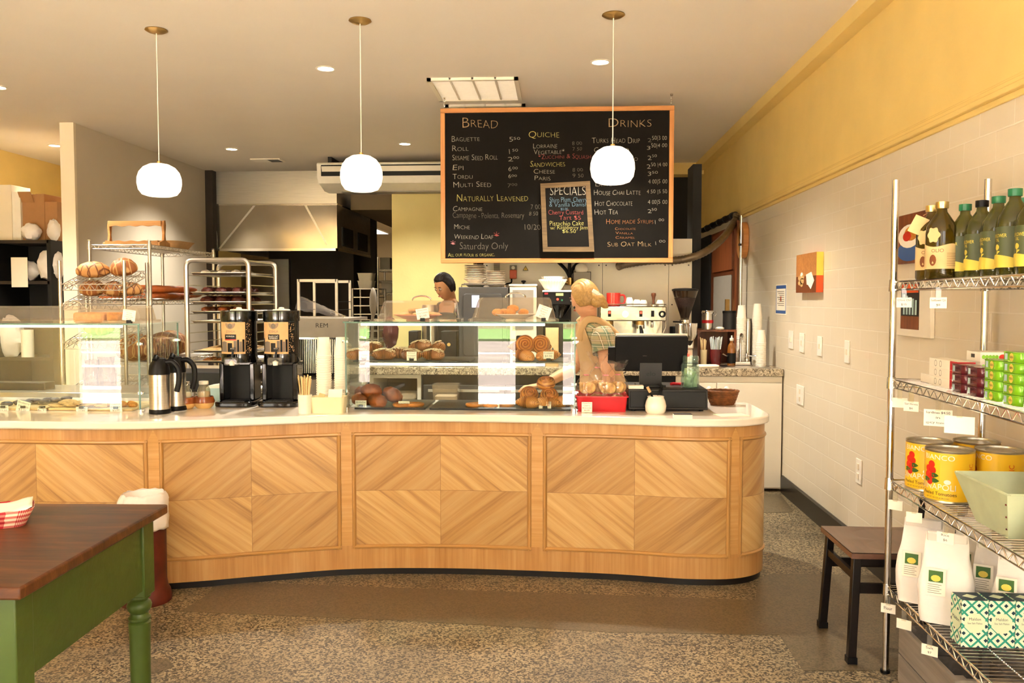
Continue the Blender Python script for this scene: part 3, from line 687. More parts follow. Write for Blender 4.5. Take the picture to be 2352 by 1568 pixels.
for i, (x, y, lab) in enumerate([(748, 157, 'recessed downlight left of the middle pendant lamp'), (1379, 142, 'recessed downlight beside the right pendant cord'), (532, 342, 'recessed downlight above the steel hood'), (930, 330, 'recessed downlight in front of the air conditioner'), (126, 334, 'recessed downlight half hidden by the partition end'), (-6, 200, 'recessed downlight at the left edge of the ceiling'), (1385, 318, 'added unseen downlight behind the menu board, brightening the back bar')]):  # last entry is an added lamp, out of view, to brighten the back bar
    p = wz(x, y, CZ); t = thing('recessed_downlight', lab, 'downlight', (p.x, p.y, CZ), 0, 'recessed downlights')
    MB().lathe([(.068, 0), (.07, -.004), (.056, -.006), (.052, 0)], n=24).build('trim_ring', M['white'], t)
    MB().cyl((0, 0, -.003), (0, 0, 0), .053, n=24).build('lens', M['bulb'], t)
    L = bpy.data.lights.new('downlight_lamp', 'SPOT'); o = bpy.data.objects.new('downlight_lamp', L); C.objects.link(o); L.energy = 160; L.color = (1, .93, .8); L.spot_size = radians(120); L.spot_blend = .8; L.shadow_soft_size = .05
    o.location = (p.x, p.y, CZ - .03)
def grille(x0, x1, y0, y1, lab):
    t = thing('return_air_grille', lab, 'air grille', ((x0 + x1) / 2, (y0 + y1) / 2, CZ)); w_ = x1 - x0; d = y1 - y0; f = .03; mb = MB()
    for q in ((-w_ / 2, w_ / 2, -d / 2, -d / 2 + f), (-w_ / 2, w_ / 2, d / 2 - f, d / 2), (-w_ / 2, -w_ / 2 + f, -d / 2, d / 2), (w_ / 2 - f, w_ / 2, -d / 2, d / 2)): mb.box(*q, -.02, 0)
    for i in (1, 2, 3): x = -w_ / 2 + w_ * i / 4; mb.box(x - .007, x + .007, -d / 2, d / 2, -.014, 0)
    mb.build('frame', M['whitemetal'], t)
    mb = MB().box(-w_ / 2 + f, w_ / 2 - f, -d / 2 + f, d / 2 - f, -.006, -.001)
    for i in range(34): y = -d / 2 + f + (d - 2 * f) * (i + .5) / 34; mb.box(-w_ / 2 + f, w_ / 2 - f, y - .002, y + .002, -.01, -.004)
    mb.build('louvre_panel', M['white'], t)
a, b = wz(980, 179, CZ), wz(1190, 177, CZ); c = wz(1000, 229, CZ); grille(a.x, b.x, a.y, c.y, 'square white return air grille in the ceiling in front of the menu board')
a2 = wz(1022, 240, CZ); grille(a2.x, a2.x + (b.x - a.x), a2.y, a2.y + (c.y - a.y), 'second white air grille mostly hidden above the menu board')
p = wz(615, 367, CZ); t = thing('supply_vent', 'small white supply vent in the ceiling above the steel hood', 'ceiling vent', (p.x, p.y, CZ))
MB().box(-.17, .17, -.1, .1, -.012, 0).build('frame', M['whitemetal'], t)
mb = MB()
for i in range(9): mb.box(.02, .15, -.085 + i * .02, -.075 + i * .02, -.014, -.011)
mb.build('slot', M['charcoal'], t)
# ------------------------------------------------------------------ menu chalkboard
YB = 6.72
A, B_ = wy(1012, 250, YB), wy(1545, 603, YB); BX0, BX1, BZ1, BZ0 = A.x, B_.x, A.z, B_.z
t = thing('menu_chalkboard', 'large oak framed menu chalkboard hung from the ceiling over the back counter', 'chalkboard', ((BX0 + BX1) / 2, YB, BZ0)); BO = Vector(t.location)
fw = .036
mb = MB().box(BX0, BX1, YB - .02, YB + .02, BZ0, BZ0 + fw).box(BX0, BX1, YB - .02, YB + .02, BZ1 - fw, BZ1); wbuild(mb, 'frame_rail', M['frame'], t, sp=True, bev=.003)
mb = MB().box(BX0, BX0 + fw, YB - .019, YB + .019, BZ0 + fw, BZ1 - fw).box(BX1 - fw, BX1, YB - .019, YB + .019, BZ0 + fw, BZ1 - fw); wbuild(mb, 'frame_stile', M['framez'], t, sp=True, bev=.003)
SL = MB().box(BX0 + .01, BX1 - .01, YB - .008, YB + .008, BZ0 + .01, BZ1 - .01)
CK = list(CHALK)
TXT = [ # text, px left, px right, baseline py, letter height px, colour, caps
 ('Bread', 1062, 1142, 294, 24, 'tan', 1), ('Baguette', 1038, 1101, 325, 13, 'white', 1), ('Roll', 1039, 1076, 347, 13, 'white', 1), ('Sesame Seed Roll', 1039, 1143, 368, 13, 'white', 1), ('Epi', 1040, 1065, 391, 13, 'white', 1), ('Tordu', 1040, 1086, 411, 12, 'white', 1), ('Multi Seed', 1041, 1128, 430, 13, 'white', 1),
 ('5', 1170, 1178, 326, 12, 'white', 0), ('50', 1180, 1194, 321, 6, 'white', 0), ('1', 1170, 1175, 354, 12, 'white', 0), ('50', 1177, 1189, 348, 6, 'white', 0), ('2', 1167, 1178, 370, 10, 'white', 0), ('00', 1179, 1192, 365, 6, 'white', 0), ('6', 1168, 1175, 393, 10, 'white', 0), ('00', 1177, 1189, 389, 6, 'white', 0), ('6', 1168, 1174, 409, 9, 'white', 0), ('00', 1175, 1187, 406, 5, 'white', 0), ('7', 1166, 1173, 430, 9, 'dim', 0), ('00', 1175, 1188, 427, 6, 'dim', 0),
 ('Naturally Leavened', 1050, 1213, 463, 17, 'yellow', 1), ('Campagne', 1040, 1108, 485, 12, 'white', 1), ('7 00', 1219, 1241, 480, 11, 'dim', 0), ('Campagne - Polenta, Rosemary', 1040, 1204, 501, 13, 'dim', 0), ('8 50', 1215, 1236, 495, 9, 'dim', 0), ('Miche', 1044, 1079, 527, 12, 'white', 1), ('10/20', 1206, 1242, 528, 13, 'dim', 0), ('Weekend Loaf', 1043, 1133, 549, 12, 'white', 1), ('*', 1135, 1148, 552, 20, 'red', 0), ('*', 1036, 1047, 570, 18, 'pink', 0), ('Saturday Only', 1056, 1167, 572, 16, 'dim', 0), ('All our flour is organic.', 1029, 1137, 589, 9, 'yellow', 1),
 ('Quiche', 1214, 1284, 316, 16, 'yellow', 1), ('Lorraine', 1225, 1280, 341, 12, 'white', 1), ('8 00', 1314, 1336, 333, 8, 'dim', 0), ('Vegetable*', 1226, 1296, 354, 11, 'white', 1), ('7 50', 1315, 1336, 346, 8, 'dim', 0), ('*Zucchini & Squash', 1237, 1355, 365, 11, 'red', 1), ('Sandwiches', 1218, 1297, 383, 14, 'yellow', 1), ('Cheese', 1226, 1274, 399, 11, 'white', 1), ('8 00', 1315, 1338, 394, 8, 'dim', 0), ('Paris', 1228, 1264, 414, 11, 'white', 1), ('9 50', 1316, 1340, 408, 9, 'dim', 0),
 ('Drinks', 1398, 1494, 292, 22, 'tan', 1), ('Turks Head Drip', 1360, 1467, 329, 13, 'white', 1), ('Cappuccino', 1365, 1442, 350, 12, 'white', 1), ('Espresso', 1412, 1464, 370, 11, 'white', 1), ('Latte', 1368, 1404, 428, 11, 'white', 1), ('House Chai Latte', 1365, 1469, 448, 12, 'white', 1), ('Hot Chocolate', 1366, 1451, 473, 12, 'white', 1), ('Hot Tea', 1366, 1419, 493, 12, 'white', 1),
 ('2', 1488, 1496, 326, 9, 'dim', 0), ('50|3 00', 1498, 1531, 321, 9, 'white', 0), ('3', 1486, 1494, 344, 9, 'white', 0), ('50|4 00', 1496, 1531, 338, 9, 'white', 0), ('2', 1488, 1496, 367, 10, 'white', 0), ('50', 1498, 1508, 361, 6, 'white', 0), ('2', 1486, 1494, 387, 10, 'white', 0), ('50 |4 00', 1496, 1532, 382, 9, 'white', 0), ('3', 1488, 1496, 404, 10, 'white', 0), ('50', 1498, 1510, 399, 6, 'white', 0), ('4 00|5 00', 1489, 1531, 422, 10, 'white', 0), ('4 50 |5 50', 1486, 1531, 444, 9, 'white', 0), ('4 00|5 00', 1488, 1531, 469, 10, 'white', 0), ('2', 1488, 1496, 489, 9, 'white', 0), ('50', 1497, 1508, 484, 6, 'white', 0),
 ('Home made Syrups', 1393, 1499, 514, 12, 'orange', 1), ('1', 1505, 1510, 515, 10, 'white', 0), ('00', 1513, 1525, 508, 6, 'white', 0), ('Chocolate', 1413, 1459, 528, 6, 'orange', 1), ('Vanilla', 1414, 1453, 538, 6, 'orange', 1), ('Caramel', 1414, 1458, 548, 6, 'orange', 1), ('Sub Oat Milk', 1395, 1494, 566, 11, 'tan', 1), ('1', 1506, 1511, 563, 9, 'white', 0), ('00', 1514, 1528, 557, 6, 'white', 0)]
groups = {}
for s_, a, b, py, h, col, cp in TXT:
    p0 = wy(a, py, YB - .0095); h_ = h * k(YB)
    put_text(SL, s_, lambda x, y: (p0.x + x, YB - .0092, p0.z + y), h_, None if s_ == '1' else (b - a) * k(YB), 1 + CK.index(col), caps=bool(cp), off=-.018, wob=.13)
wbuild(SL, 'slate', [M['slate']] + [CHALK[c] for c in CK], t, weld=False, fixn=False)
mb = MB()
for x in (BX0 + .03, BX1 - .02):
    for i in range(int((CZ - BZ1) / .02) + 1): mb.tube([(x + .006 * cos(a) * (i % 2), YB + .006 * cos(a) * ((i + 1) % 2), BZ1 + .01 + i * .02 + .012 * sin(a)) for a in [2 * pi * j / 8 for j in range(8)]], .0018, 5, closed=True)
    mb.cyl((x, YB, CZ - .012), (x, YB, CZ), .012, n=12)
wbuild(mb, 'hanging_chain', M['chrome'], t, sp=True)
# specials board
YS = YB - .045
q = [wy(1241, 422, YS), wy(1355, 416, YS), wy(1365, 578, YS), wy(1247, 578, YS)]
t = thing('specials_chalkboard', 'small specials chalkboard in a weathered wood frame on the large menu board', 'chalkboard', ((q[2].x + q[3].x) / 2, YS, q[3].z))
def quad(u, v): a = q[3].lerp(q[2], u); b = q[0].lerp(q[1], u); return a.lerp(b, v)
fx, fy = .095, .07; mb = MB()
for (u0, u1, v0, v1) in ((0, 1, 0, fy), (0, 1, 1 - fy, 1), (0, fx, fy, 1 - fy), (1 - fx, 1, fy, 1 - fy)):
    pts = [quad(u0, v0), quad(u1, v0), quad(u1, v1), quad(u0, v1)]
    mb.add([(p.x, YS - .016, p.z) for p in pts] + [(p.x, YS + .02, p.z) for p in pts], [(0, 1, 2, 3), (7, 6, 5, 4), (0, 4, 5, 1), (1, 5, 6, 2), (2, 6, 7, 3), (3, 7, 4, 0)])
wbuild(mb, 'frame', M['oldwood'], t)
pts = [quad(.05, .04), quad(.95, .04), quad(.95, .96), quad(.05, .96)]
SL = MB().add([(p.x, YS - .006, p.z) for p in pts] + [(p.x, YS + .015, p.z) for p in pts], [(0, 1, 2, 3), (7, 6, 5, 4), (0, 4, 5, 1), (1, 5, 6, 2), (2, 6, 7, 3), (3, 7, 4, 0)])
groups = {}
for s_, a, b, py, h, col in [('SPECIALS', 1264, 1344, 448, 19, 'white'), ('Shiro Plum, Cherry', 1262, 1347, 465, 12, 'blue'), ('& Vanilla Danish', 1262, 1348, 475, 10, 'blue'), ('$5.00', 1288, 1304, 483, 6, 'blue'), ('Cherry Custard', 1260, 1338, 493, 11, 'red'), ('Tart $5', 1284, 1334, 505, 10, 'red'), ('Pistachio Cake', 1263, 1340, 518, 11, 'yellow'), ('w/ Raspberry Jam.', 1264, 1351, 527, 9, 'yellow'), ('$6.50', 1292, 1322, 535, 8, 'yellow')]:
    p0 = wy(a, py, YS); put_text(SL, s_, lambda x, y: (p0.x + x, YS - .0072, p0.z + y), h * k(YS), (b - a) * k(YS), 1 + CK.index(col), off=-.018, wob=.13)
wbuild(SL, 'slate', [M['slate']] + [CHALK[c] for c in CK], t, weld=False, fixn=False)
# ------------------------------------------------------------------ air conditioner, hood
YA = 9.35; a, b = wy(727, 371, YA), wy(1010, 432, YA); xa0 = a.x; xa1 = xa0 + 1.72; z1, z0 = wy(800, 372, YA).z, wy(800, 431, YA).z
t = thing('air_conditioner', 'long white air conditioner under the ceiling left of the menu board', 'air conditioner', ((xa0 + xa1) / 2, YA + .3, z0)); hgt = z1 - z0
def prof(sx):
    return [(YA + .5, z1), (YA + .02, z1), (YA, z1 - .02), (YA + .01, z0 + hgt * .42), (YA + .06, z0 + hgt * .2), (YA + .16, z0 + .04), (YA + .3, z0), (YA + .5, z0)]
mb = MB().prism(prof(1), xa0, xa1, 'yz'); wbuild(mb, 'casing', M['white'], t, bev=.006)
wbuild(MB().box(xa0 + .05, xa1 - .05, YA - .004, YA + .03, z0 + hgt * .46, z1 - .03), 'air_slot', M['black'], t)
mb = MB(); n0 = len(mb.v); mb.box(xa0 + .06, xa1 - .06, -.006, .006, -hgt * .14, hgt * .14); mb.xf(Matrix.Translation((0, YA - .004, z0 + hgt * .70)) @ Matrix.Rotation(radians(18), 4, 'X'), n0); wbuild(mb, 'flap', M['whitemetal'], t)
wbuild(MB().box(xa0 + .2, xa1 - .2, YA + .3, YA + .48, z0 - .012, z0 + .004), 'intake_grille', M['greypl'], t)
mb = MB().box(xa0 + .1, xa0 + .14, YA + .1, YA + .5, z1, CZ - .001).box(xa1 - .14, xa1 - .1, YA + .1, YA + .5, z1, CZ - .001); wbuild(mb, 'bracket', M['charcoal'], t, sp=True)
YH = 10.45; hx0, hx1 = wy(497, 500, YH).x, wy(774, 500, YH).x; YH2 = 12.3; zb = wy(640, 574, YH).z; zm = wy(640, 470, YH).z
t = thing('exhaust_hood', 'big stainless steel exhaust hood under the ceiling behind the rolling pan rack', 'exhaust hood', ((hx0 + hx1) / 2, YH + .9, zb))
mb = MB().grid(lambda u, v: (hx0 + (hx1 - hx0) * u, YH + .012 * mnoise.noise(Vector((u * 2.4, v * 1.4, 1))), zb + (zm - zb) * v), 24, 10); wbuild(mb, 'canopy', M['steelh'], t, fixn=False); mb = MB().grid(lambda u, v: (hx1 + .01 * mnoise.noise(Vector((u * 4, v * 1.5, 5))), YH + (YH2 - YH) * u, zb + (zm - zb) * v), 24, 10); mb.box(hx0, hx0 + .01, YH, YH2, zb, zm)
mb.box(hx0, hx1, YH + .005, YH + .02, zb, zb + .01); wbuild(mb, 'canopy_side', M['alu'], t, fixn=False)
wbuild(MB().box(hx0, hx1 - .004, YH + .012, YH2, zm, CZ), 'enclosure_panel', M['steel'], t)
wbuild(MB().box(hx0, hx1 + .008, YH - .008, YH2, zm - .006, zm + .012).box(hx0, hx1 + .006, YH - .006, YH + .02, zb - .012, zb + .02).box(hx1 - .02, hx1 + .006, YH - .006, YH2, zb - .012, zb + .02), 'seam_rail', M['chrome'], t, sp=True)
wbuild(MB().box(hx0 + .02, hx1 - .02, YH + .03, YH2, zb + .12, zb + .14), 'filter_bank', M['charcoal'], t)
mb = MB()
for u0, u1 in ((.12, .42), (.58, .88)):
    y0, y1 = YH + (YH2 - YH) * u0, YH + (YH2 - YH) * u1; mb.box(hx1, hx1 + .012, y0, y1, zb + .06, zb + .3)
    for i in range(10): mb.box(hx1 + .012, hx1 + .018, y0 + .02, y1 - .02, zb + .08 + i * .021, zb + .092 + i * .021)
wbuild(mb, 'side_grille', M['charcoal'], t, sp=True)
wbuild(MB().prism([(hx0 + .02, zb + .02), (hx0 + .05, zb + .02), (hx0 + .50, zm - .01), (hx0 + .47, zm - .01)], YH - .004, YH, 'xz').prism([(hx1 - .14, zb + .06), (hx1 - .12, zb + .06), (hx1 - .38, zm - .01), (hx1 - .41, zm - .01)], YH - .004, YH, 'xz'), 'fold_line', M['steel'], t, sp=True)
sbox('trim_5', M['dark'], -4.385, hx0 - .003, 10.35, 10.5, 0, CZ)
# ------------------------------------------------------------------ baked goods (each built once, then copied)
def croissant_mb(L=.15, fat=.036, bend=1.1, rid=7):
    def f(u, v):
        t = u * 2 - 1; a = t * bend; Rr = L / (2 * bend) ; c = Vector((Rr * sin(a), Rr * (1 - cos(a)) * .8, 0)); r = fat * max(.12, (1 - abs(t) ** 2.2)) ** .75
        ph = abs(t) * rid; r *= 1 + .24 * (1 - (ph % 1)) - .1; tn = Vector((cos(a), sin(a) * .8, 0)).normalized(); nx = Vector((-tn.y, tn.x, 0)); b = v * 2 * pi
        return c + nx * r * cos(b) + Vector((0, 0, 1)) * (r * .82 * sin(b) + fat * .72)
    mb = MB().grid(f, 56, 14, 0, lambda u, v: (abs(u * 2 - 1) * rid, v)); n = 57
    mb.add([mb.v[i * n] for i in range(14)], [tuple(range(14))]); mb.add([mb.v[i * n + 56] for i in range(14)], [tuple(range(14))]); return mb
def proto(name, label, cat, group, mb, m, parts=(), far=(0, 0, 0), ang=60):
    if not parts:
        o = mb.build(name, m, None, far, ang=ang); return tag(o, label, cat, group)
    t = thing(name, label, cat, far, 0, group); mb.build('body', m, t, ang=ang)
    for nm, pm, mm in parts: pm.build(nm, mm, t, ang=ang)
    return t
_used = set()
def put(p, loc, rot=(0, 0, 0), label=None, group=None, sc=None):
    if p.name not in _used:
        _used.add(p.name); p.location = loc; p.rotation_euler = rot
        if sc: p.scale = (sc, sc, sc) if not hasattr(sc, '__len__') else sc
        if label: p['label'] = label
        if group: p['group'] = group
        return p
    c = clone(p, loc, None, label, rot, sc)
    if group: c['group'] = group
    return c
CR = proto('croissant', 'golden croissant', 'croissant', 'plain croissants', croissant_mb(), M['crustuv'])
fl = MB(); rnd = random.Random(3)
for i in range(95):
    t_ = rnd.uniform(-.8, .8); a = t_ * 1.1; Rr = .15 / 2.2; b = rnd.uniform(.9, 2.3); r = .0425 * max(.1, 1 - abs(t_) ** 2.2) ** .75
    c = Vector((Rr * sin(a), Rr * (1 - cos(a)) * .8, 0)) + Vector((-sin(a) * r * cos(b), cos(a) * r * cos(b), .82 * r * sin(b) + .027))
    fl.cbox(c, (rnd.uniform(.009, .017), rnd.uniform(.006, .011), .002), 0, Matrix.Rotation(rnd.uniform(0, 6), 3, 'Z') @ Matrix.Rotation(rnd.uniform(-.5, .5), 3, 'X'))
AL = proto('almond_croissant', 'almond croissant', 'croissant', 'almond croissants', croissant_mb(.15, .037), M['crustdk'], parts=[('almond_flakes', fl, M['sugar'])])
for o in AL.children: o['kind'] = 'stuff'
def swirl_mb(R=.047, hgt=.045):
    def f(u, v):
        th = u * 2 * pi
        if v < .7: r = R * v / .7 * .96; z = hgt * (1 - .25 * (v / .7) ** 2) + .006 * cos(2 * pi * (r / .0135 - u)); return (r * cos(th), r * sin(th), z)
        w_ = (v - .7) / .3; r = R * (.96 + .1 * sin(pi * w_)); return (r * cos(th), r * sin(th), hgt * .75 * (1 - w_))
    return MB().grid(f, 48, 34, 0, lambda u, v: (R * v / .7 * .96 / .0135 - u if v < .7 else v * 6 - u, v))
SW = proto('pastry_swirl', 'round laminated pastry swirl', 'pastry', 'round pastry swirls', swirl_mb(), M['crustuv'])
def bun_mb(rx=.05, ry=.04, rz=.03, am=.18, fr_=3.0, sd=0):
    return MB().sph((0, 0, rz * .75), (rx, ry, rz), 20, 12, 0, lambda d: 1 + am * mnoise.noise(d * fr_ + Vector((sd, 0, 0))))
BUN = proto('sugared_brioche', 'sugared brioche bun', 'pastry', 'brioche buns', bun_mb(.055, .042, .036), M['crustd'])
DAN = proto('flat_danish', 'flat danish pastry', 'pastry', 'flat danishes', MB().lathe([(0, .0), (.05, .0), (.056, .01), (.052, .018), (.04, .02), (.032, .013), (.015, .012), (0, .013)], n=22), M['crust'])
COOK = proto('cookie', 'round cookie', 'cookie', 'cookies', MB().sph((0, 0, .008), (.042, .042, .010), 20, 8, 0, lambda d: 1 + .1 * mnoise.noise(d * 5)), M['cookie'])
# --- middle case, upper shelf
ZS = CM + .0125
t = tag(MB().box(C0 + .03, wy(1085, 830, YC + .2).x, YC + .04, YC + .4, CM + .0065, CM + .012).build('baking_mat', M['tray']), 'black baking mat under the almond croissants on the case shelf', 'tray')
t = tag(MB().box(wy(1180, 830, YC + .1).x, C1 - .03, YC + .04, YC + .36, CM + .0065, CM + .012).build('baking_mat', M['tray']), 'black baking mat under the croissant pile on the case shelf', 'tray')
def at(px, Y, z): return Vector((wy(px, 800, Y).x, Y, z))
YT = YC + .1
for px, dy, dz, rz, tilt, lab in [(822, .06, 0, .3, 0, 'almond croissant at the left end of the case shelf, behind a price card'), (882, .05, 0, .1, 0, 'almond croissant on the case shelf, second in the row from the left end'), (918, .17, 0, 2.9, 0, 'almond croissant on the case shelf behind the front row, left of the marked price card'), (944, .04, .0, 2.6, 0, 'almond croissant on the case shelf behind the almond croissant card'), (996, .05, 0, -.2, 0, 'almond croissant at the right end of the front row on the case shelf'), (852, .14, .032, .5, .15, 'dark almond croissant resting on top at the left of the case shelf'), (968, .12, .045, -.3, .1, 'dark almond croissant on top of the row, middle of the case shelf'), (1008, .14, .03, -.9, .55, 'almond croissant leaning steeply at the right of the almond pile')]:
    Y = YT + dy - .02; put(AL, at(px, Y, ZS + dz), (0, tilt, rz + pi), lab)
for px, dy, z, rot, kind, lab in [(1206, .0, .035, (1.35, .1, 0), 'S', 'pastry swirl at the top left of the croissant pile on the case shelf'), (1243, .01, .035, (1.4, 0, -.1), 'S', 'pastry swirl at the top right of the croissant pile on the case shelf'), (1238, .08, .045, (0, 0, pi), 'C', 'croissant lying across the pile under the two swirls'), (1196, .11, .04, (0, 0, 2.6), 'C', 'croissant behind the left of the pile on the case shelf'), (1203, -.02, 0, (0, -.2, 2.5), 'C', 'glossy croissant at the front left of the pile on the case shelf'), (1258, -.02, 0, (0, .1, 3.5), 'C', 'glossy croissant behind the croissant price card on the case shelf')]:
    Y = YT + dy + .02; p = wy(px, 800, Y); zz = ZS + z + (.085 if kind == 'S' else 0)
    put(SW if kind == 'S' else CR, (p.x, Y + (.02 if kind == 'S' else 0), ZS + (.083 if kind == 'S' else z)), rot, lab, sc=1.05)
# --- middle case, floor of the case
ZF = CT + .012
tag(MB().box(C0 + .04, wy(975, 935, YC).x, YC + .02, YC + .40, CT + .001, CT + .011).build('baking_tray', M['tray'], bev=.002), 'black tray on the floor of the middle case, left half', 'tray')
tag(MB().box(wy(985, 935, YC).x, C1 - .02, YC + .02, YC + .40, CT + .001, CT + .011).build('baking_tray', M['tray'], bev=.002), 'black tray on the floor of the middle case, right half', 'tray')
for px, dy, dz, rot, lab in [(832, .12, 0, (0, 0, .4), 'sugared brioche behind the card at the left of the case floor'), (852, .1, .05, (0, .1, .2), 'sugared brioche at the top of the pile on the case floor'), (866, .05, 0, (0, .1, -.5), 'pale torn brioche at the front of the pile on the case floor'), (896, .12, .03, (0, .5, .3), 'dark brioche leaning on the right of the pile on the case floor'), (838, .2, .03, (0, 0, 0), 'brioche at the back left of the pile on the case floor')]:
    Y = YC + dy + .02; put(BUN, (wy(px, 900, Y).x, Y, ZF + dz), rot, lab, sc=1.08)
for px, dy, lab in [(925, .07, 'small flat pastry behind a price card on the case floor'), (952, .08, 'small flat pastry right of a price card on the case floor'), (1092, .09, 'flat danish at the left of the middle row on the case floor'), (1130, .08, 'flat danish behind the blank price card on the case floor'), (1160, .1, 'flat danish right of the blank price card on the case floor')]:
    Y = YC + dy; put(DAN, (wy(px, 935, Y).x, Y, ZF), (0, 0, px), lab)
for px, dy, z, rot, kind, lab in [(1254, .14, .105, (.35, 0, 0), 'S', 'dark bun topping the pastry pile on the case floor'), (1215, .13, .045, (.75, 0, .2), 'S', 'pastry swirl at the left of the pile on the case floor'), (1262, .09, .045, (.8, 0, -.1), 'S', 'golden pastry swirl in the middle of the pile on the case floor'), (1214, .05, 0, (0, 0, 2.8), 'C', 'croissant at the front left of the pile on the case floor'), (1256, .05, 0, (0, 0, 3.3), 'C', 'croissant behind the pain au chocolat card on the case floor'), (1292, .09, 0, (0, 0, 3.6), 'C', 'croissant at the right end of the pile on the case floor')]:
    Y = YC + dy + .02; put(SW if kind == 'S' else CR, (wy(px, 930, Y).x, Y, ZF + z), rot, lab)
card(824, 848, 806, 827, YC + .05, ['Ham &', 'Cheese', '$4.75'], 'price card at the left end of the shelf in the middle case', zb=ZS)
card(934, 957, 807, 828, YC + .05, ['Almond', 'Croissant', '$4.50'], 'almond croissant price card on the shelf of the middle case', zb=ZS)
card(1248, 1272, 807, 824, YC + .04, ['Croissant', '$3.50'], 'croissant price card at the right of the shelf in the middle case', zb=ZS)
card(816, 842, 919, 940, YC + .04, ['Brioche', '$3.00'], 'price card in front of the brioche pile in the middle case', zb=ZF)
card(915, 941, 921, 940, YC + .04, ['Galette', '$3.50'], 'price card in front of the flat pastries in the middle case', zb=ZF)
card(1122, 1147, 919, 940, YC + .04, ['Danish', '$4.00'], 'price card in the middle of the case floor among danishes', zb=ZF)
card(1238, 1266, 922, 942, YC + .035, ['Pain au', 'Chocolat', '$4.00'], 'price card at the right end of the floor of the middle case', zb=ZF, ink='inkr')
card(956, 985, 708, 732, YC + .02, ['Chocolate', 'Chip Cookie', '$3.00'], 'tilted price card on the case top before the cookie cover', -10, zb=CZT + .009)
card(1233, 1264, 702, 732, YC + .02, ['Cashew', 'Almond', 'Breton', 'Cake', '$3.75'], 'tilted price card on the case top before the cake cover', 20, zb=CZT + .009)
# --- under the domed covers
def plate(r, h, m, lab, loc, foot=0):
    pr = [(0, foot), (r * .55, foot), (r * .95, foot + h), (r, foot + h), (r * .99, foot + h + .004), (r * .6, foot + .006), (0, foot + .006)]
    if foot: pr = [(0, 0), (r * .5, 0), (r * .45, foot * .6)] + pr[1:]
    return tag(MB().lathe(pr, n=36).build('plate', m, None, loc), lab, 'plate')
Y = YC + .22; z = CZT + .009
p = wy(960, 730, Y); plate(.135, .022, M['terracotta'], 'pink plate of cookies under the left domed cover', (p.x, Y, z), .008)
for px, dy, dz, rx, lab in [(935, 0, 0, .1, 'cookie at the left on the pink plate'), (965, .05, 0, 0, 'cookie at the back of the pink plate'), (990, 0, 0, -.1, 'cookie at the right on the pink plate'), (958, 0, .02, .12, 'cookie on top of the others on the pink plate'), (972, -.05, 0, 0, 'cookie at the front of the pink plate')]:
    put(COOK, (wy(px, 715, Y).x, Y + dy, z + .026 + dz), (rx, 0, px), lab, sc=1.25)
p = wy(1184, 730, Y); plate(.115, .02, M['bone'], 'cream plate of orange cakes under the right domed cover', (p.x, Y, z), .014)
CK_ = proto('orange_cake_piece', 'orange cake piece', 'cake', 'orange cakes', MB().sph((0, 0, .015), (.034, .03, .02), 14, 10, 0, lambda d: 1 + .12 * mnoise.noise(d * 4)), M['cakeo'])
for px, dy, dz, lab in [(1143, 0, 0, 'orange cake piece at the left end of the cream plate'), (1158, .03, 0, 'orange cake piece second from the left on the cream plate'), (1178, 0, .022, 'tall orange cake piece on top in the middle of the cream plate'), (1172, -.03, 0, 'orange cake piece at the front of the cream plate'), (1202, .01, .0, 'orange cake piece at the right end of the cream plate')]:
    put(CK_, (wy(px, 715, Y).x, Y + dy, z + .031 + dz), (0, 0, px), lab)
# --- left case: cakes on top, boards of cookies below
Y = YL + .2; z = LZT + .009
def loafcake(x0, x1, d, h, lab, loc):
    return tag(MB().prism(rrect(x1 - x0, d, .02), 0, h).build('cake', [M['cake']], None, loc, bev=.012), lab, 'cake')
a, b = wy(184, 735, Y).x, wy(254, 735, Y).x; loafcake(a, b, .16, .055, 'pale sponge cake slab under the left domed cover', ((a + b) / 2, Y, z))
a, b = wy(257, 735, Y).x, wy(286, 735, Y).x; o = loafcake(a, b, .14, .055, 'cut orange cake slice under the left domed cover beside the sponge slab', ((a + b) / 2, Y, z)); o.data.materials.clear(); o.data.materials.append(M['cakeo'])
card(281, 312, 711, 737, YL + .015, ['Pound Cake', 'Orange', 'Almond', 'Olive Oil', '$3.50'], 'price card on the left case in front of the cake cover', 8, zb=z)
bd = lambda x0, x1, y, lab, m=M['stick'], h=.014: tag(MB().box(wy(x0, 940, YL + .1).x, wy(x1, 940, YL + .1).x, YL + .03, YL + y, CT + .001, CT + h).build('serving_board', m, bev=.003), lab, 'serving board')
bd(-60, 122, .36, 'pale board of blueberry pastries in the left case'); bd(128, 318, .36, 'pale board of cookies in the left case')
rnd = random.Random(5)
BP = proto('blueberry_bar', 'dark blueberry bar', 'bar', 'blueberry bars', MB().sph((0, 0, .012), (.032, .028, .014), 14, 8, 0, lambda d: 1 + .25 * mnoise.noise(d * 6)), M['berry'])
for i in range(9):
    px = 22 + i * 11; put(BP, (wy(px, 940, YL + .12).x, YL + .1 + .05 * (i % 3) + .012 * i, CT + .0145 + .0008 * i), (0, 0, i * 1.3), 'dark blueberry bar on the pale board in the left case', 'blueberry bars on the board')
for i in range(13):
    px = 140 + (i % 7) * 17 + (i // 7) * 8; o = put(COOK, (wy(px, 940, YL + .12).x, YL + .08 + .075 * (i // 7) + .02 * (i % 2), CT + .0145 + .012 * (i % 2)), (.1 * (i % 3), .1, i), 'craggy nut cookie on the board in the left case', 'nut cookies on the board', sc=.95)
for i in range(5):
    put(CK_, (wy(262 + i * 12, 940, YL + .12).x, YL + .1 + .04 * (i % 2), CT + .0145), (0, 0, i * .7), 'orange cheddar biscuit at the right of the cookie board in the left case', 'orange biscuits on the board', sc=.8)
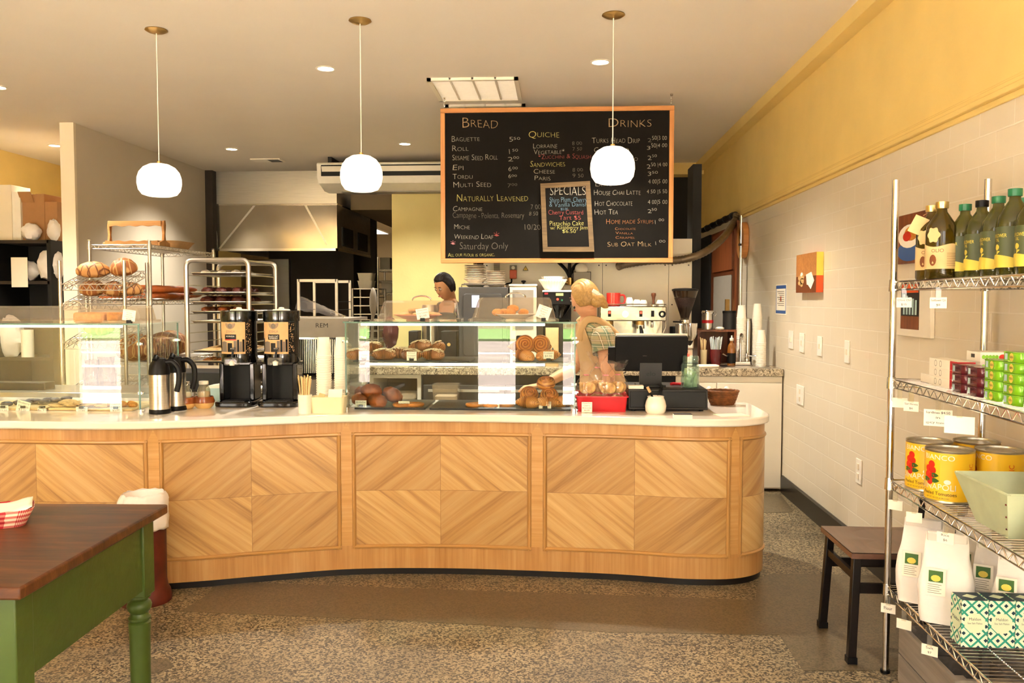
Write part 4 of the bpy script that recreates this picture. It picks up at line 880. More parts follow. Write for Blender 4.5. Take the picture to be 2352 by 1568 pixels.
for a in [(-4, 20, 930, 951, ['Scone', '$3.25'], 0, 'price card at the left edge of the photo in the left case'), (37, 70, 920, 950, ['Blueberry', 'Muffin', '$3.25'], 14, 'tilted price card before the blueberry bars in the left case'), (86, 107, 937, 951, ['Bar $3'], 0, 'small price card right of the blueberry bars in the left case'), (174, 202, 934, 951, ['Cookie', '$2.50'], 0, 'price card before the nut cookies in the left case'), (252, 281, 923, 949, ['Cheddar', 'Biscuit', '$3.00'], -3, 'large price card before the orange biscuits in the left case')]:
    card(a[0], a[1], a[2], a[3], YL + .018, a[4], a[6], a[5], zb=CT + .0145)
# ------------------------------------------------------------------ counter top things, left of the middle case
def airpot(px, py, lab):
    p = wz(px, py, CT); Y = p.y + .055; x = wy(px, py, Y).x; t = thing('airpot', lab, 'thermal carafe', (x, Y, CT), 0, 'steel thermal carafes'); R = .052
    MB().lathe([(R * 1.03, 0), (R * 1.05, .004), (R * 1.05, .02), (R, .024), (0, .024)], n=32).build('base', M['black'], t)
    MB().lathe([(0, .024), (R, .024), (R, .205), (0, .205)], n=36).build('body', M['steel'], t)
    MB().lathe([(0, .205), (R * 1.02, .205), (R * 1.02, .22), (R * .92, .255), (R * .68, .275), (R * .62, .288), (R * .4, .292), (0, .292)], n=32).build('lid', M['black'], t)
    pts = spline([(R * .7, 0, .268), (R * 1.35, 0, .27), (R * 1.95, 0, .235), (R * 2.0, 0, .17), (R * 1.75, 0, .115)], 6); MB().tube(pts, .011, 10, flat=1.3).build('handle', M['black'], t)
    MB().tube([(0, -R * .3, .288), (0, -R * .7, .3), (0, -R * .95, .285)], .012, 10).build('spout', M['black'], t); return t
airpot(405, 944, 'rear steel thermal carafe with black lid, right behind the front one'); airpot(368, 952, 'front steel thermal carafe with black lid at the end of the left case')
def honeypot(px, py, lab, lid_, fill):
    p = wz(px, py, CT); Y = p.y + .05; x = wy(px, py, Y).x; t = thing('stoneware_pot', lab, 'pot', (x, Y, CT))
    MB().lathe([(0, 0), (.036, 0), (.05, .012), (.056, .03), (0, .03)], n=30).build('base', M['stone2'], t)
    MB().lathe([(.0, .03), (.056, .03), (.058, .04), (.052, .056), (.05, .064), (.046, .064), (.046, .05), (0, .05)], n=30).build('glazed_rim', M['stone1'], t)
    t2 = thing('glass_shaker', 'glass shaker with %s standing in its stoneware pot' % lid_[1], 'shaker', (x, Y, CT + .0505))
    MB().shell([(.0, 0), (.034, 0), (.036, .02), (.034, .05), (.024, .075), (.022, .08), (.020, .08), (.022, .074), (.032, .05), (.034, .02), (.032, .003), (0, .003)], n=20).build('jar', M['clearjar'], t2)
    MB().lathe([(0, .004), (.031, .004), (.033, .03), (.028, .04), (0, .042)], n=18).build('contents', fill, t2)
    MB().lathe([(0, .08), (.025, .08), (.026, .088), (.025, .098), (0, .1)], n=20).build('cap', lid_[0], t2)
honeypot(426, 941, 'brown and tan stoneware pot half hidden behind the carafes', (M['chrome'], 'a steel cap'), M['bagwhite']); honeypot(469, 939, 'brown and tan stoneware pot in front of the pale blue box', (M['white'], 'a white cap'), M['stick'])
p = wz(500, 921, CT); t = thing('tissue_box', 'pale blue and white carton behind the stoneware pots', 'box', (p.x + .0, p.y + .06, CT))
MB().box(-.075, .075, -.05, .05, 0, .075).build('carton', M['lightblue'], t, bev=.002); MB().prism([(-.075, .075), (.02, .075), (.01, .1), (-.06, .09)], -.05, .04, 'xz').build('open_flap', M['white'], t)
def dispenser(px, py, lab, nm, red, wd):
    p = wz(px, py, CT); Y = p.y + .14; x = wy(px, py - 20, Y).x; t = thing('coffee_dispenser', lab, 'coffee dispenser', (x, Y, CT), .06, 'black coffee dispensers'); R = .098
    MB().prism(rrect(.22, .27, .05, 6, 0, -.01), 0, .03).build('base', M['blackgloss'], t, bev=.008)
    mb = MB().prism(rrect(.13, .09, .01, 3, 0, -.085), .03, .034)
    for i in range(7):
        for j in range(4): mb.cyl((-.05 + i * .0166, -.115 + j * .018, .034), (-.05 + i * .0166, -.115 + j * .018, .0355), .005, n=6)
    mb.build('drip_tray', M['charcoal'], t)
    for xx in (-.085, .085): MB().prism([(xx - .014, -.06), (xx + .014, -.06), (xx + .012, .08), (xx - .012, .08)], .03, .24).build('leg', M['blackgloss'], t, bev=.006)
    MB().box(-.074, .074, .06, .075, .03, .24).build('back_panel', M['black'], t)
    MB().box(-.1, .1, -.02, .09, .225, .245).build('platform', M['blackgloss'], t, bev=.005)
    MB().lathe([(0, .245), (R, .245), (R * 1.01, .25), (R * 1.01, .29), (0, .29)], n=40).build('lower_collar', M['blackgloss'], t)
    MB().lathe([(0, .29), (R * .985, .29), (R * .985, .475), (0, .475)], n=40).build('tank', M['blackgloss'], t)
    MB().lathe([(0, .475), (R * 1.03, .475), (R * 1.04, .48), (R * 1.04, .53), (R * .98, .535), (0, .535)], n=40).build('lid', M['blackgloss'], t)
    MB().lathe([(0, .535), (.05, .535), (.045, .541), (.016, .543), (.014, .552), (0, .554)], n=24).build('lid_knob', M['white'], t)
    # wrapped paper label: print lies in the label's own mesh
    r = R * .985; on = lambda lift: (lambda x_, y_: (r + lift) and (((r + lift) * sin(x_ / r - .22)), -((r + lift) * cos(x_ / r - .22)), .29 + y_))
    mb = MB().grid(lambda u, v: on(.0012)((u - .5) * .165, .004 + .177 * v), 24, 4)
    mb.grid(lambda u, v: on(.0012)(.0835 + u * .04, .004 + .177 * v), 8, 4, 1)
    for i in range(70): q = on(.0018)(.087 + .032 * rnd.random(), .01 + .165 * rnd.random()); mb.sph(q, (.0016, .0016, .0022), 5, 4, 0)
    for i in range(16):
        a = pi * i / 15; c = on(.0018); mb.add([c(.0 + .012 * cos(a + .05), .172 - .012 * sin(a + .05)), c(.03 * cos(a + .08), .172 - .03 * sin(a + .08)), c(.03 * cos(a - .08), .172 - .03 * sin(a - .08)), c(.012 * cos(a - .05), .172 - .012 * sin(a - .05))], [(0, 1, 2, 3)], 4)
    mb.add([on(.002)(.014 * cos(a), .160 + .014 * sin(a)) for a in [2 * pi * i / 16 for i in range(16)]], [tuple(range(16))], 4)
    put_text(mb, 'JOSHUA', lambda x_, y_: on(.002)(x_, y_ + .122), .014, .056, 4, align='c')
    mb.grid(lambda u, v: on(.002)((u - .5) * .068, .083 + .03 * v), 8, 1, 1)
    if red: mb.grid(lambda u, v: on(.0026)((u - .5) * .068, .080 + .006 * v), 8, 1, 3)
    for j, (s_, w2) in enumerate(nm): put_text(mb, s_, lambda x_, y_: on(.0026)(x_, y_ + .098 - j * .011), .0085, w2, 2, align='c')
    for i, (x0_, x1_, hh) in enumerate([(-.08, -.066, .075), (-.062, -.02, .06), (-.016, .012, .05), (.02, .036, .062), (.038, .05, .068), (.052, .064, .058), (.066, .078, .07)]):
        mb.grid(lambda u, v: on(.0021)(x0_ + (x1_ - x0_) * u, .015 + (hh - (.012 if i == 1 else 0) * abs(u - .5)) * v), 5, 1, 4 if i % 2 else 1)
    mb.build('label', [M['kraft'], M['black'], M['paper'], M['red'], M['inkg']], t, fixn=False, weld=False)
    MB().box(-.05, .03, -.125, -.085, .232, .275).build('tap_guard', M['clearjar'], t, bev=.008)
    MB().lathe([(0, 0), (.013, 0), (.016, .02), (0, .03)], (-.005, -.118, .232), 14).build('tap_nozzle', M['white'], t)
    mb = MB().prism([(-.014, .33), (.014, .33), (.004, .31), (.002, .275), (-.01, .275), (-.004, .305)], -.125, -.112, 'xz'); put_text(mb, 'FETCO', lambda x_, y_: (x_, -.1255, .3225 + y_), .005, .022, 1, align='c'); mb.build('tap_handle', [M['black'], M['paper']], t, weld=False)
    return t
rnd = random.Random(9)
dispenser(552, 936, 'left black coffee dispenser with tan label, red band under its plate', [('NICARAGUA', .05)], 1, 0); dispenser(649, 936, 'right black coffee dispenser with tan label, nearest the stirrers', [('BLACK CAT', .056), ('ESPRESSO', .05)], 0, 0)
# stirrers
p = wz(696, 951, CT); Y = p.y + .038
t = tag(MB().shell([(0, 0), (.034, 0), (.037, .1), (.035, .1), (.032, .004), (0, .004)], n=28).build('stirrer_cup', M['ceramic'], None, (p.x, Y, CT)), 'white cup of wooden stirrers right of the coffee dispensers', 'cup')
st = None
for i in range(26):
    a = rnd.uniform(0, 6.28); r0 = rnd.uniform(0, .02); d = Vector((rnd.uniform(-.02, .02) + cos(a) * .012, sin(a) * .012, .19)); h = rnd.uniform(.175, .2)
    if not st: st = tag(MB().box(-.0035, .0035, -.0009, .0009, 0, 1).build('wooden_stirrer', M['stick']), 'flat wooden stirrer standing in the white cup on the counter', 'stirrer', 'wooden stirrers in the white cup'); o = st
    else: o = st.copy(); C.objects.link(o)
    o.scale = (1, 1, h); o.location = (p.x + cos(a) * r0, Y + sin(a) * r0, CT + .006); o.rotation_mode = 'QUATERNION'; o.rotation_quaternion = d.to_track_quat('Z', 'Y') @ Matrix.Rotation(a, 3, 'Z').to_quaternion()
# cup stacks: each paper cup upside down over the one below
def cupm(r_top=.03, r_rim=.041, h=.108): return MB().shell([(0, h - .004), (r_top - .002, h - .004), (r_top, h), (r_top + .001, h), (r_rim, .006), (r_rim + .0025, .005), (r_rim + .0025, 0), (r_rim - .001, 0), (r_top - .002, h - .008), (0, h - .008)], n=22)
def stack(x, Y, z, n_, step, lab, grp, cp, nm='paper_cup'):
    o = None
    for i in range(n_):
        if o is None: o = tag(cp.build(nm, M['paper'], None, (x, Y, z)), lab, 'paper cup', grp)
        else: c = o.copy(); C.objects.link(c); c.location = (x, Y, z + i * step)
p = wz(744, 935, CT); Y = p.y + .07; stack(wy(744, 850, Y).x, Y, CT, 22, .0132, 'upside-down paper cup in the stack left of the middle case, behind the stirrers', 'paper cups, stack nearest the stirrers', cupm())
Y += .02; stack(wy(785, 850, Y).x, Y, CT, 22, .0132, 'upside-down paper cup in the stack touching the middle display case', 'paper cups, stack nearest the middle case', cupm())
# cream tray with folded lids
p = wz(756, 950, CT); Y = p.y + .06
q = rrect(.165, .09, .015); q2 = rrect(.185, .105, .018)
t = tag(MB().loft([[(a, b, 0) for a, b in q], [(a, b, .085) for a, b in q2], [(a * .95, b * .93, .085) for a, b in q2], [(a * .95, b * .93, .006) for a, b in q]]).build('cream_tub', M['cream'], None, (wy(756, 930, Y).x, Y, CT)), 'cream plastic tub of packets before the paper cup stacks', 'tub')
x = wy(768, 905, Y).x; o = tag(MB().cbox((0, 0, .06), (.075, .006, .1), 0, Matrix.Rotation(-.35, 3, 'X')).build('paper_packet', M['paper'], None, (x, Y + .01, CT + .012)), 'white paper packet standing in the cream tub', 'packet')
o = tag(MB().cbox((0, 0, .05), (.03, .012, .085), 0, Matrix.Rotation(.3, 3, 'Y')).build('paper_packet', M['stick'], None, (wy(735, 905, Y).x, Y, CT + .008)), 'tan paper packet leaning in the cream tub', 'packet')
# ------------------------------------------------------------------ counter top things, right of the middle case
a, b = wz(1324, 946, CT), wz(1441, 946, CT); RY = a.y; W_ = b.x - a.x
t = thing('red_tray', 'red plastic tray of bagged cookies beside the middle display case', 'tray', ((a.x + b.x) / 2, RY + .14, CT))
q = lambda w_, d_, z: [(x, y, z) for x, y in rrect(w_, d_, .012, 4)]
MB().loft([q(W_ * .94, .25, 0), q(W_, .28, .085), q(W_ + .012, .29, .085), q(W_ + .012, .29, .079), q(W_ - .008, .27, .079), q(W_ * .93, .24, .006)]).build('shell', M['red'], t)
xr, yr = t.location.x, t.location.y
card(1336, 1360, 923, 947, RY - .022, ['Pistachio', 'Cherry', 'Biscotti', '$6.00'], 'price card on the front of the red cookie tray', 0, False, 'inkr', zb=CT + .001)
def cookie_bag(x, y, z, rz, lab, n_=4, tall=.19):
    t = thing('cookie_bag', lab, 'bag of cookies', (x, y, z), rz, 'cellophane bags of cookies')
    for i in range(n_ * 2):
        q_ = i // n_; dz_ = .04 + .075 * q_; i = i % n_
        MB().cyl((0, 0, -.008), (0, 0, .008), .031, n=18).build('cookie', M['cookie'], t, ((-1) ** i * .014, -.024 + i * .016, dz_), (1.1 + .2 * (i % 3), .5 * (-1) ** (i + q_), .4 * i), bev=.004)
    rnd_ = random.Random(int(x * 1e4)); R0 = Matrix.Rotation(0, 3, 'Z')
    def f(u, v):
        a = u * 2 * pi; h = v
        r = (.05 + .004 * sin(a * 3)) * (1 - .15 * h) if h < .62 else (.046 - .036 * min(1, (h - .62) / .12) if h < .74 else .01 + .05 * (h - .72) / .28 if h > .74 else .011)
        cr = 1 + (.12 + .25 * max(0, h - .7)) * mnoise.noise(Vector((cos(a) * 2.2, sin(a) * 2.2, h * 5 + x * 50)))
        return (r * cr * cos(a) * 1.05, r * cr * sin(a) * .85, -.001 + tall * h + .008 * sin(a * 2) * (h > .9))
    mb = MB().grid(f, 26, 22); mb.add([f(i / 26, 0) for i in range(26)], [tuple(range(26))]); mb.build('cellophane', M['film'], t, ang=20)
    MB().tube([(.013 * cos(a), .013 * sin(a), tall * .72) for a in [2 * pi * i / 12 for i in range(12)]], .003, 6, closed=True).build('pink_tie', CHALK['pink'], t); return t
for px, dy, rz, lab in [(1346, .06, .3, 'leftmost cellophane bag of nut cookies in the red tray'), (1372, .16, -.2, 'tallest cellophane bag of cookies, at the back of the red tray'), (1391, .05, .5, 'front middle cellophane bag of cookies in the red tray'), (1419, .1, -.4, 'rightmost cellophane bag of cookies, next to the cash drawer')]:
    Y = RY + dy + .02; cookie_bag(wy(px, 900, Y).x, Y, CT + .007, rz, lab, tall=.3 if dy > .15 else .255)
# cash drawer, terminal
a, b = wz(1443, 944, CT), wz(1621, 942, CT); DX0, DX1, DYF = a.x, b.x, a.y; DZ = CT + .118
t = thing('cash_drawer', 'wide black cash drawer under the payment terminal', 'cash drawer', ((DX0 + DX1) / 2, DYF + .2, CT)); hw = (DX1 - DX0) / 2
MB().box(-hw, hw, -.2, .2, .008, .118).build('case', M['charcoal'], t, bev=.004)
MB().box(-hw + .008, hw - .008, -.203, -.19, .02, .108).build('drawer_front', M['black'], t, bev=.003)
for x in (-hw + .03, hw - .03):
    for y in (-.17, .17): MB().cyl((x, y, 0), (x, y, .008), .012, n=10).build('foot', M['black'], t)
p = wy(1494, 850, DYF + .16); t = thing('payment_terminal', 'black touchscreen payment terminal seen from behind on the cash drawer', 'payment terminal', (p.x, DYF + .18, DZ))
Yt = DYF + .14; kx = k(Yt)
MB().prism(rrect(.16, .16, .02), 0, .012).build('base', M['charcoal'], t, bev=.003)
mb = MB().prism([(.0, .01), (.0, .14), (-.02, .155), (-.04, .155), (-.045, .1), (-.035, .01)], -25 * kx, 25 * kx, 'yz'); put_text(mb, 'elo', lambda x, y: (x, -.0465, .06 + y), .026, .05, 1, align='c'); mb.build('stand', [M['charcoal'], M['black']], t, bev=0, weld=False)
R = Matrix.Rotation(radians(16), 3, 'X'); zc = wy(1494, 812, Yt - .03).z - DZ; mw, mh = 164 * kx, 84 * kx
mb = MB(); n0 = 0; mb.prism([(x, z) for x, z in rrect(mw, mh, .012)], -.012, .012, 'xz'); mb.xf(Matrix.Translation((0, -.045, zc)) @ R.to_4x4()); mb.build('screen_housing', M['black'], t, bev=.003)
mb = MB().cbox((0, .015, .006), (mw * .985, .006, mh + .004), 0); mb.xf(Matrix.Translation((0, -.045, zc)) @ R.to_4x4()); mb.build('bezel', M['whitemetal'], t)
mb = MB().cbox((-mw / 2 - .018, 0, -.01), (.04, .02, .095)); mb.xf(Matrix.Translation((0, -.045, zc)) @ R.to_4x4()); mb.build('card_reader', M['black'], t, bev=.003)
mb = MB(); put_text(mb, 'elo', lambda x, y: tuple(Vector((0, -.045, zc)) + R @ Vector((-.035 + x, -.0128, -.012 + y))), .005, .022, 0, align='c'); mb.build('maker_mark', M['inkg'], t, weld=False)
mb = MB()
for i in range(4): mb.tube(spline([(.03 + .004 * i, .0, .0135), (.045 + .006 * i, -.12, .012), (.03 + .005 * i, -.2, .0), (.02 + .006 * i, -.202, -.05), (.05 + .004 * i, -.203, -.09 - .005 * i)], 6), .0022, 6, 0)
o = mb.build('cable', M['black'], t)
o = tag(MB().box(-.04, .04, -.03, .03, 0, .016).build('receipt_pad', M['paper'], None, (wy(1460, 893, DYF + .05).x, DYF + .05, DZ)), 'white receipt pad on the left end of the cash drawer', 'note pad')
o = tag(MB().tube(spline([(0, 0, .008), (.02, .015, .008), (.045, .01, .008), (.06, -.01, .008)], 6), .008, 8).build('red_marker', M['red'], None, (wy(1541, 884, DYF + .22).x, DYF + .22, DZ)), 'red pen lying on the cash drawer behind the tip jar', 'pen')
# tip jar
Y = DYF + .09; p = wy(1585, 895, Y); t = thing('tip_jar', 'pale blue glass jar of bank notes on the right of the cash drawer', 'tip jar', (p.x, Y, DZ)); jr = 21 * k(Y)
MB().shell([(0, 0), (jr * .9, 0), (jr, .01), (jr, .1), (jr * .97, .118), (jr * .86, .13), (jr * .86, .15), (jr * .92, .152), (jr * .92, .158), (jr * .88, .172), (jr * .8, .174), (jr * .8, .13), (jr * .9, .115), (jr * .95, .1), (jr * .95, .012), (jr * .85, .005), (0, .005)], n=30).build('glass', M['jarglass'], t)
mb = MB().tube([(jr * .86 * cos(a), jr * .86 * sin(a), .136) for a in [2 * pi * i / 20 for i in range(20)]], .0016, 6, closed=True); mb.tube([(-jr * .86, 0, .136), (-jr * 1.02, -.004, .12), (-jr * .98, -.01, .1)], .0016, 6); mb.build('wire_bail', M['charcoal'], t)
for i, (x0, z0, rz, rx, h) in enumerate([(-.012, .006, .3, .1, .062), (.014, .006, -.4, -.1, .07), (.0, .05, .2, .5, .05), (.006, .03, 1.2, .2, .06), (-.012, .06, -.6, -.3, .045)]):
    def f(u, v): return (( u - .5) * .05, .008 * sin(u * 4 + i), h * v)
    o = MB().grid(f, 8, 1).build('bank_note', M['money'], None, (p.x + x0, Y - .006 + .004 * i, DZ + z0), (rx, 0, rz), solid=.0006); tag(o, 'folded pale green bank note inside the blue tip jar', 'bank note', 'bank notes in the tip jar')
# pen mug, cards, flyer, basket
p = wz(1506, 951, CT); Y = p.y + .05; x = wy(1506, 930, Y).x; t = tag(MB().shell([(0, 0), (.045, 0), (.053, .012), (.056, .04), (.05, .065), (.042, .082), (.044, .088), (.041, .09), (.038, .082), (.046, .064), (.052, .04), (.048, .014), (0, .006)], n=32).build('pen_pot', M['ceramic'], None, (x, Y, CT)), 'squat white ceramic pot holding a black pen', 'pot')
t = thing('pen', 'thick black pen leaning in the squat white pot', 'pen', (x, Y, CT + .012)); mb = MB().cyl((.02, 0, 0), (-.045, -.01, .125), .0055, n=10); mb.build('barrel', M['black'], t); MB().cyl((-.03, -.0075, .098), (-.045, -.01, .126), .0075, n=10).build('cap', M['kraft'], t)
a = wz(1570, 962, CT); o = thing('card_stack', 'small stack of dark picture cards on the counter before the cash drawer', 'cards', (a.x, a.y + .035, CT)); MB().box(-.045, .045, -.03, .03, 0, .02).build('cards', M['paper'], o); MB().box(-.045, .045, -.03, .03, .02, .0215).build('top_card', M['dark'], o)
a = wz(1680, 953, CT); tag(MB().box(-.08, .08, -.05, .05, 0, .001).build('flyer', M['palegreen'], None, (a.x, a.y, CT + .0005), (0, 0, .25)), 'pale flyer lying flat near the rounded end of the counter', 'flyer')
p = wz(1659, 933, CT); Y = p.y + .075; x = wy(1659, 915, Y).x; t = thing('wicker_basket', 'oval brown wicker basket at the right end of the counter', 'basket', (x, Y, CT)); mb = MB()
for j in range(9):
    z = .006 + j * .008; r = .062 + .024 * (j / 8) ** .8; mb.tube([((r + .0025 * (-1) ** (i + j)) * cos(2 * pi * i / 36), (r + .0025 * (-1) ** (i + j)) * .72 * sin(2 * pi * i / 36), z) for i in range(36)], .0045, 6, closed=True)
mb.prism([(.062 * cos(2 * pi * i / 24), .045 * sin(2 * pi * i / 24)) for i in range(24)], 0, .006); mb.build('woven_body', M['wicker'], t)
MB().tube([(.09 * cos(2 * pi * i / 36), .066 * sin(2 * pi * i / 36), .078 + .002 * (i % 2)) for i in range(36)], .0065, 8, closed=True).build('rim', M['wicker'], t)
o = None
for i, (dx, rz) in enumerate([(-.03, .2), (-.005, -.3), (.025, .4), (.04, -.1)]):
    o = tag(MB().cbox((0, 0, .022), (.034, .01, .05), 0).build('paper_packet', M['paper'], None, (x + dx, Y + .01 * (i % 2), CT + .012), (.4, 0, rz)), 'white sugar packet in the oval wicker basket', 'packet', 'sugar packets in the wicker basket')
# ------------------------------------------------------------------ back counter
GY, GZ0, GZ = 6.43, .873, .930
gx0 = wy(835, 850, GY).x; GB = 7.12
tag(MB().box(gx0, XR - .006, GY, GB, GZ0, GZ).build('granite_worktop', M['granite'], None, bev=.004), 'long speckled granite worktop along the back of the bar', 'worktop')
cx0 = wy(1553, 880, GY).x
t = thing('base_cabinet', 'white two-door base cabinet under the granite worktop at the right wall', 'cabinet', ((cx0 + XR) / 2, GY + .35, 0)); ox = t.location.x; oy = t.location.y
wbuild(MB().box(cx0, XR - .008, GY + .03, GB, .02, GZ0 - .001), 'body', M['whitemetal'], t)
wbuild(MB().box(cx0, XR - .01, GY + .02, GY + .03, GZ0 - .045, GZ0 - .004), 'top_rail', M['whitemetal'], t)
dm = wy(1647, 900, GY).x
for a, b, kx_ in ((cx0 + .003, dm - .003, wy(1628, 892, GY).x), (dm + .003, XR - .012, wy(1668, 892, GY).x)):
    d = MB().box(a - ox, b - ox, GY + .012 - oy, GY + .029 - oy, .03, GZ0 - .052).build('door', M['whitemetal'], t, bev=.002)
    MB().lathe([(0, 0), (.008, 0), (.007, .012), (.017, .018), (.019, .026), (.012, .033), (0, .035)], n=18).build('knob', M['white'], d, (kx_ - ox, GY + .012 - oy, wy(1628, 892, GY).z), (pi / 2, 0, 0))
# under-counter fridge and open shelf (seen through the case)
t = thing('undercounter_fridge', 'dark undercounter fridge below the granite behind the barista', 'fridge', ((gx0 + .45 + cx0) / 2, GY + .35, 0)); ox, oy = t.location.x, t.location.y
wbuild(MB().box(gx0 + .45, cx0 - .005, GY + .04, GB, .0, GZ0 - .001), 'body', M['black'], t)
n3 = 3
for i in range(n3):
    a = gx0 + .46 + (cx0 - gx0 - .475) * i / n3; b = a + (cx0 - gx0 - .475) / n3 - .01
    d = MB().box(a - ox, b - ox, GY + .015 - oy, GY + .039 - oy, .1, GZ0 - .08).build('door', M['ovenblack'], t, bev=.003); MB().box(a - ox + .04, b - ox - .04, GY - .01 - oy, GY + .01 - oy, GZ0 - .13, GZ0 - .11).build('handle', M['steel'], d)
t = thing('open_cabinet', 'white open cabinet with a folded cloth under the left end of the granite', 'cabinet', (gx0 + .24, GY + .35, 0)); ox, oy = t.location.x, t.location.y; f_ = .03; x0, x1, z0, z1 = gx0 + .04, gx0 + .44, .0, GZ0 - .001
for b in ((x0, x0 + f_, z0, z1), (x1 - f_, x1, z0, z1), (x0 + f_, x1 - f_, z1 - f_, z1), (x0 + f_, x1 - f_, z0, z0 + f_), (x0 + f_, x1 - f_, .56, .58)): wbuild(MB().box(b[0], b[1], GY + .03, GB - .1, b[2], b[3]), 'panel', M['whitemetal'], t)
wbuild(MB().box(x0 + f_, x1 - f_, GB - .12, GB - .1, z0, z1), 'back_panel', M['tan'], t)
for i in range(3): tag(MB().prism(rrect(.24, .22, .03), 0, .045).build('folded_towel', M['cloth'], None, (gx0 + .26, GY + .2, .5815 + i * .046), (0, 0, .04 * i), bev=.012), 'folded white towel in the white open cabinet, ' + ('bottom', 'middle', 'top')[i] + ' of the pile', 'towel')
t = thing('clear_tub', 'translucent square food tub standing before the dark fridge', 'food tub', (wy(1024, 900, GY - .25).x, GY - .22, 0));
# small cart carrying the tub
o = thing('steel_cart', 'low steel trolley under the translucent food tub behind the counter', 'trolley', (t.location.x + .0, GY - .22, 0))
MB().box(-.3, .3, -.18, .18, .6, .62).build('top_shelf', M['steel'], o)
for x in (-.28, .28):
    for y in (-.16, .16): MB().cyl((x, y, 0), (x, y, .6), .012, n=10).build('leg', M['steel'], o)
t.location.z = .6205
q = lambda w_, z: [(x, y, z) for x, y in rrect(w_, w_, .02)]
MB().loft([q(.16, 0), q(.19, .2), q(.205, .2), q(.205, .205), q(.186, .205), q(.156, .004)]).build('tub', M['acrylic'], t); MB().prism(rrect(.155, .155, .018), .005, .12).build('contents', M['bone'], t)
# ---- white equipment panels behind the bar
PY = 7.2; pz0, pz1 = .0, wy(1590, 548, PY).z
xs = [wy(x, 600, PY).x for x in (1110, 1384, 1536, 1590)]
for i in range(3):
    mb = MB().box(xs[i] + .002, xs[i + 1] - .002, PY, PY + .03, pz0, pz1)
    for zz in (pz1 - .22, pz1 - .55):
        for xx in (xs[i] + .03, xs[i + 1] - .03): mb.cyl((xx, PY - .004, zz), (xx, PY, zz), .006, n=8, mi=1)
    struct(mb.build('wall_panel', [M['whitemetal'], M['charcoal']]))
sbox('wall_panel_side', M['darker'], xs[3], wy(1602, 500, 7.4).x, 7.2, 7.5, 0, wy(1600, 385, 7.4).z)
px_ = lambda x, y, Y=PY - .012: wy(x, y, Y)
p = px_(1180, 640); t = thing('power_switch', 'orange and grey power switch box on the white panel', 'switch', (p.x, PY, p.z)); kk = k(PY)
MB().box(-9 * kk, 7 * kk, -.035, -.001, 0, 20 * kk).build('box', M['orange'], t, bev=.004); MB().box(-9 * kk, 7 * kk, -.03, -.001, 20 * kk, 31 * kk).build('cover', M['greypl'], t, bev=.004); MB().cyl((-1 * kk, -.03, 25 * kk), (-1 * kk, -.042, 25 * kk), 4 * kk, n=14).build('dial', M['white'], t)
MB().tube(spline([(-5 * kk, -.02, 0), (-5 * kk, -.03, -8 * kk), (-12 * kk, -.03, -11 * kk), (-30 * kk, -.03, -13 * kk)], 6), .007, 8).build('cable', M['black'], t)
p = px_(1207, 616); t = thing('warning_sticker', 'yellow triangular warning sticker on the white panel', 'sticker', (p.x, PY - .001, p.z)); s_ = 6.5 * kk
mb = MB().add([(-s_, -.0012, -s_ * .8), (s_, -.0012, -s_ * .8), (0, -.0012, s_)], [(0, 1, 2)], 1).add([(-s_ * .72, -.0018, -s_ * .64), (s_ * .72, -.0018, -s_ * .64), (0, -.0018, s_ * .68)], [(0, 1, 2)], 0); mb.box(-.002, .002, -.0024, -.0022, -s_ * .1, s_ * .3, 1); mb.box(-.002, .002, -.0024, -.0022, -s_ * .5, -s_ * .3, 1); mb.build('sign', [M['yellowlabel'], M['black']], t, weld=False)
p = px_(1140, 622); t = thing('vent_slots', 'small block of dark vent slots at the top left of the white panel', 'vent', (p.x, PY, p.z)); mb = MB()
for i in range(8): mb.box(-6 * kk, 8 * kk, -.003, -.0005, i * 2.4 * kk, i * 2.4 * kk + 1.2 * kk)
mb.build('slot_plate', M['charcoal'], t)
p = px_(1310, 640); t = thing('pipe_fitting', 'black hoses meeting in a brass valve above the coffee brewer', 'pipework', (p.x, PY - .04, p.z))
for pts in ([(-30, 40), (-12, 22), (-4, 8), (0, -2)], [(22, 40), (8, 26), (0, 10), (0, -2)], [(-2, 40), (-2, 10), (0, -4)]): MB().tube(spline([(x * kk, 0, z * kk) for x, z in pts], 6), .014, 8).build('hose', M['black'], t)
MB().cyl((0, 0, -14 * kk), (0, 0, 2 * kk), .026, n=12).build('valve', M['brass'], t); MB().cyl((-26 * kk, 0, -8 * kk), (0, 0, -10 * kk), .013, n=10).build('branch', M['brass'], t)
p = px_(1335, 670); t = thing('filter_housing', 'white domed water filter above a steel box behind the barista', 'water filter', (p.x, PY - .07, p.z)); MB().box(-18 * kk, 20 * kk, -.05, .06, 0, 44 * kk).build('box', M['greypl'], t, bev=.004); MB().sph((0, 0, 52 * kk), (15 * kk, 15 * kk, 13 * kk), 20, 12).build('dome', M['white'], t)
MB().box(-20 * kk, 22 * kk, .055, .069, -2 * kk, 46 * kk).build('bracket', M['charcoal'], t)
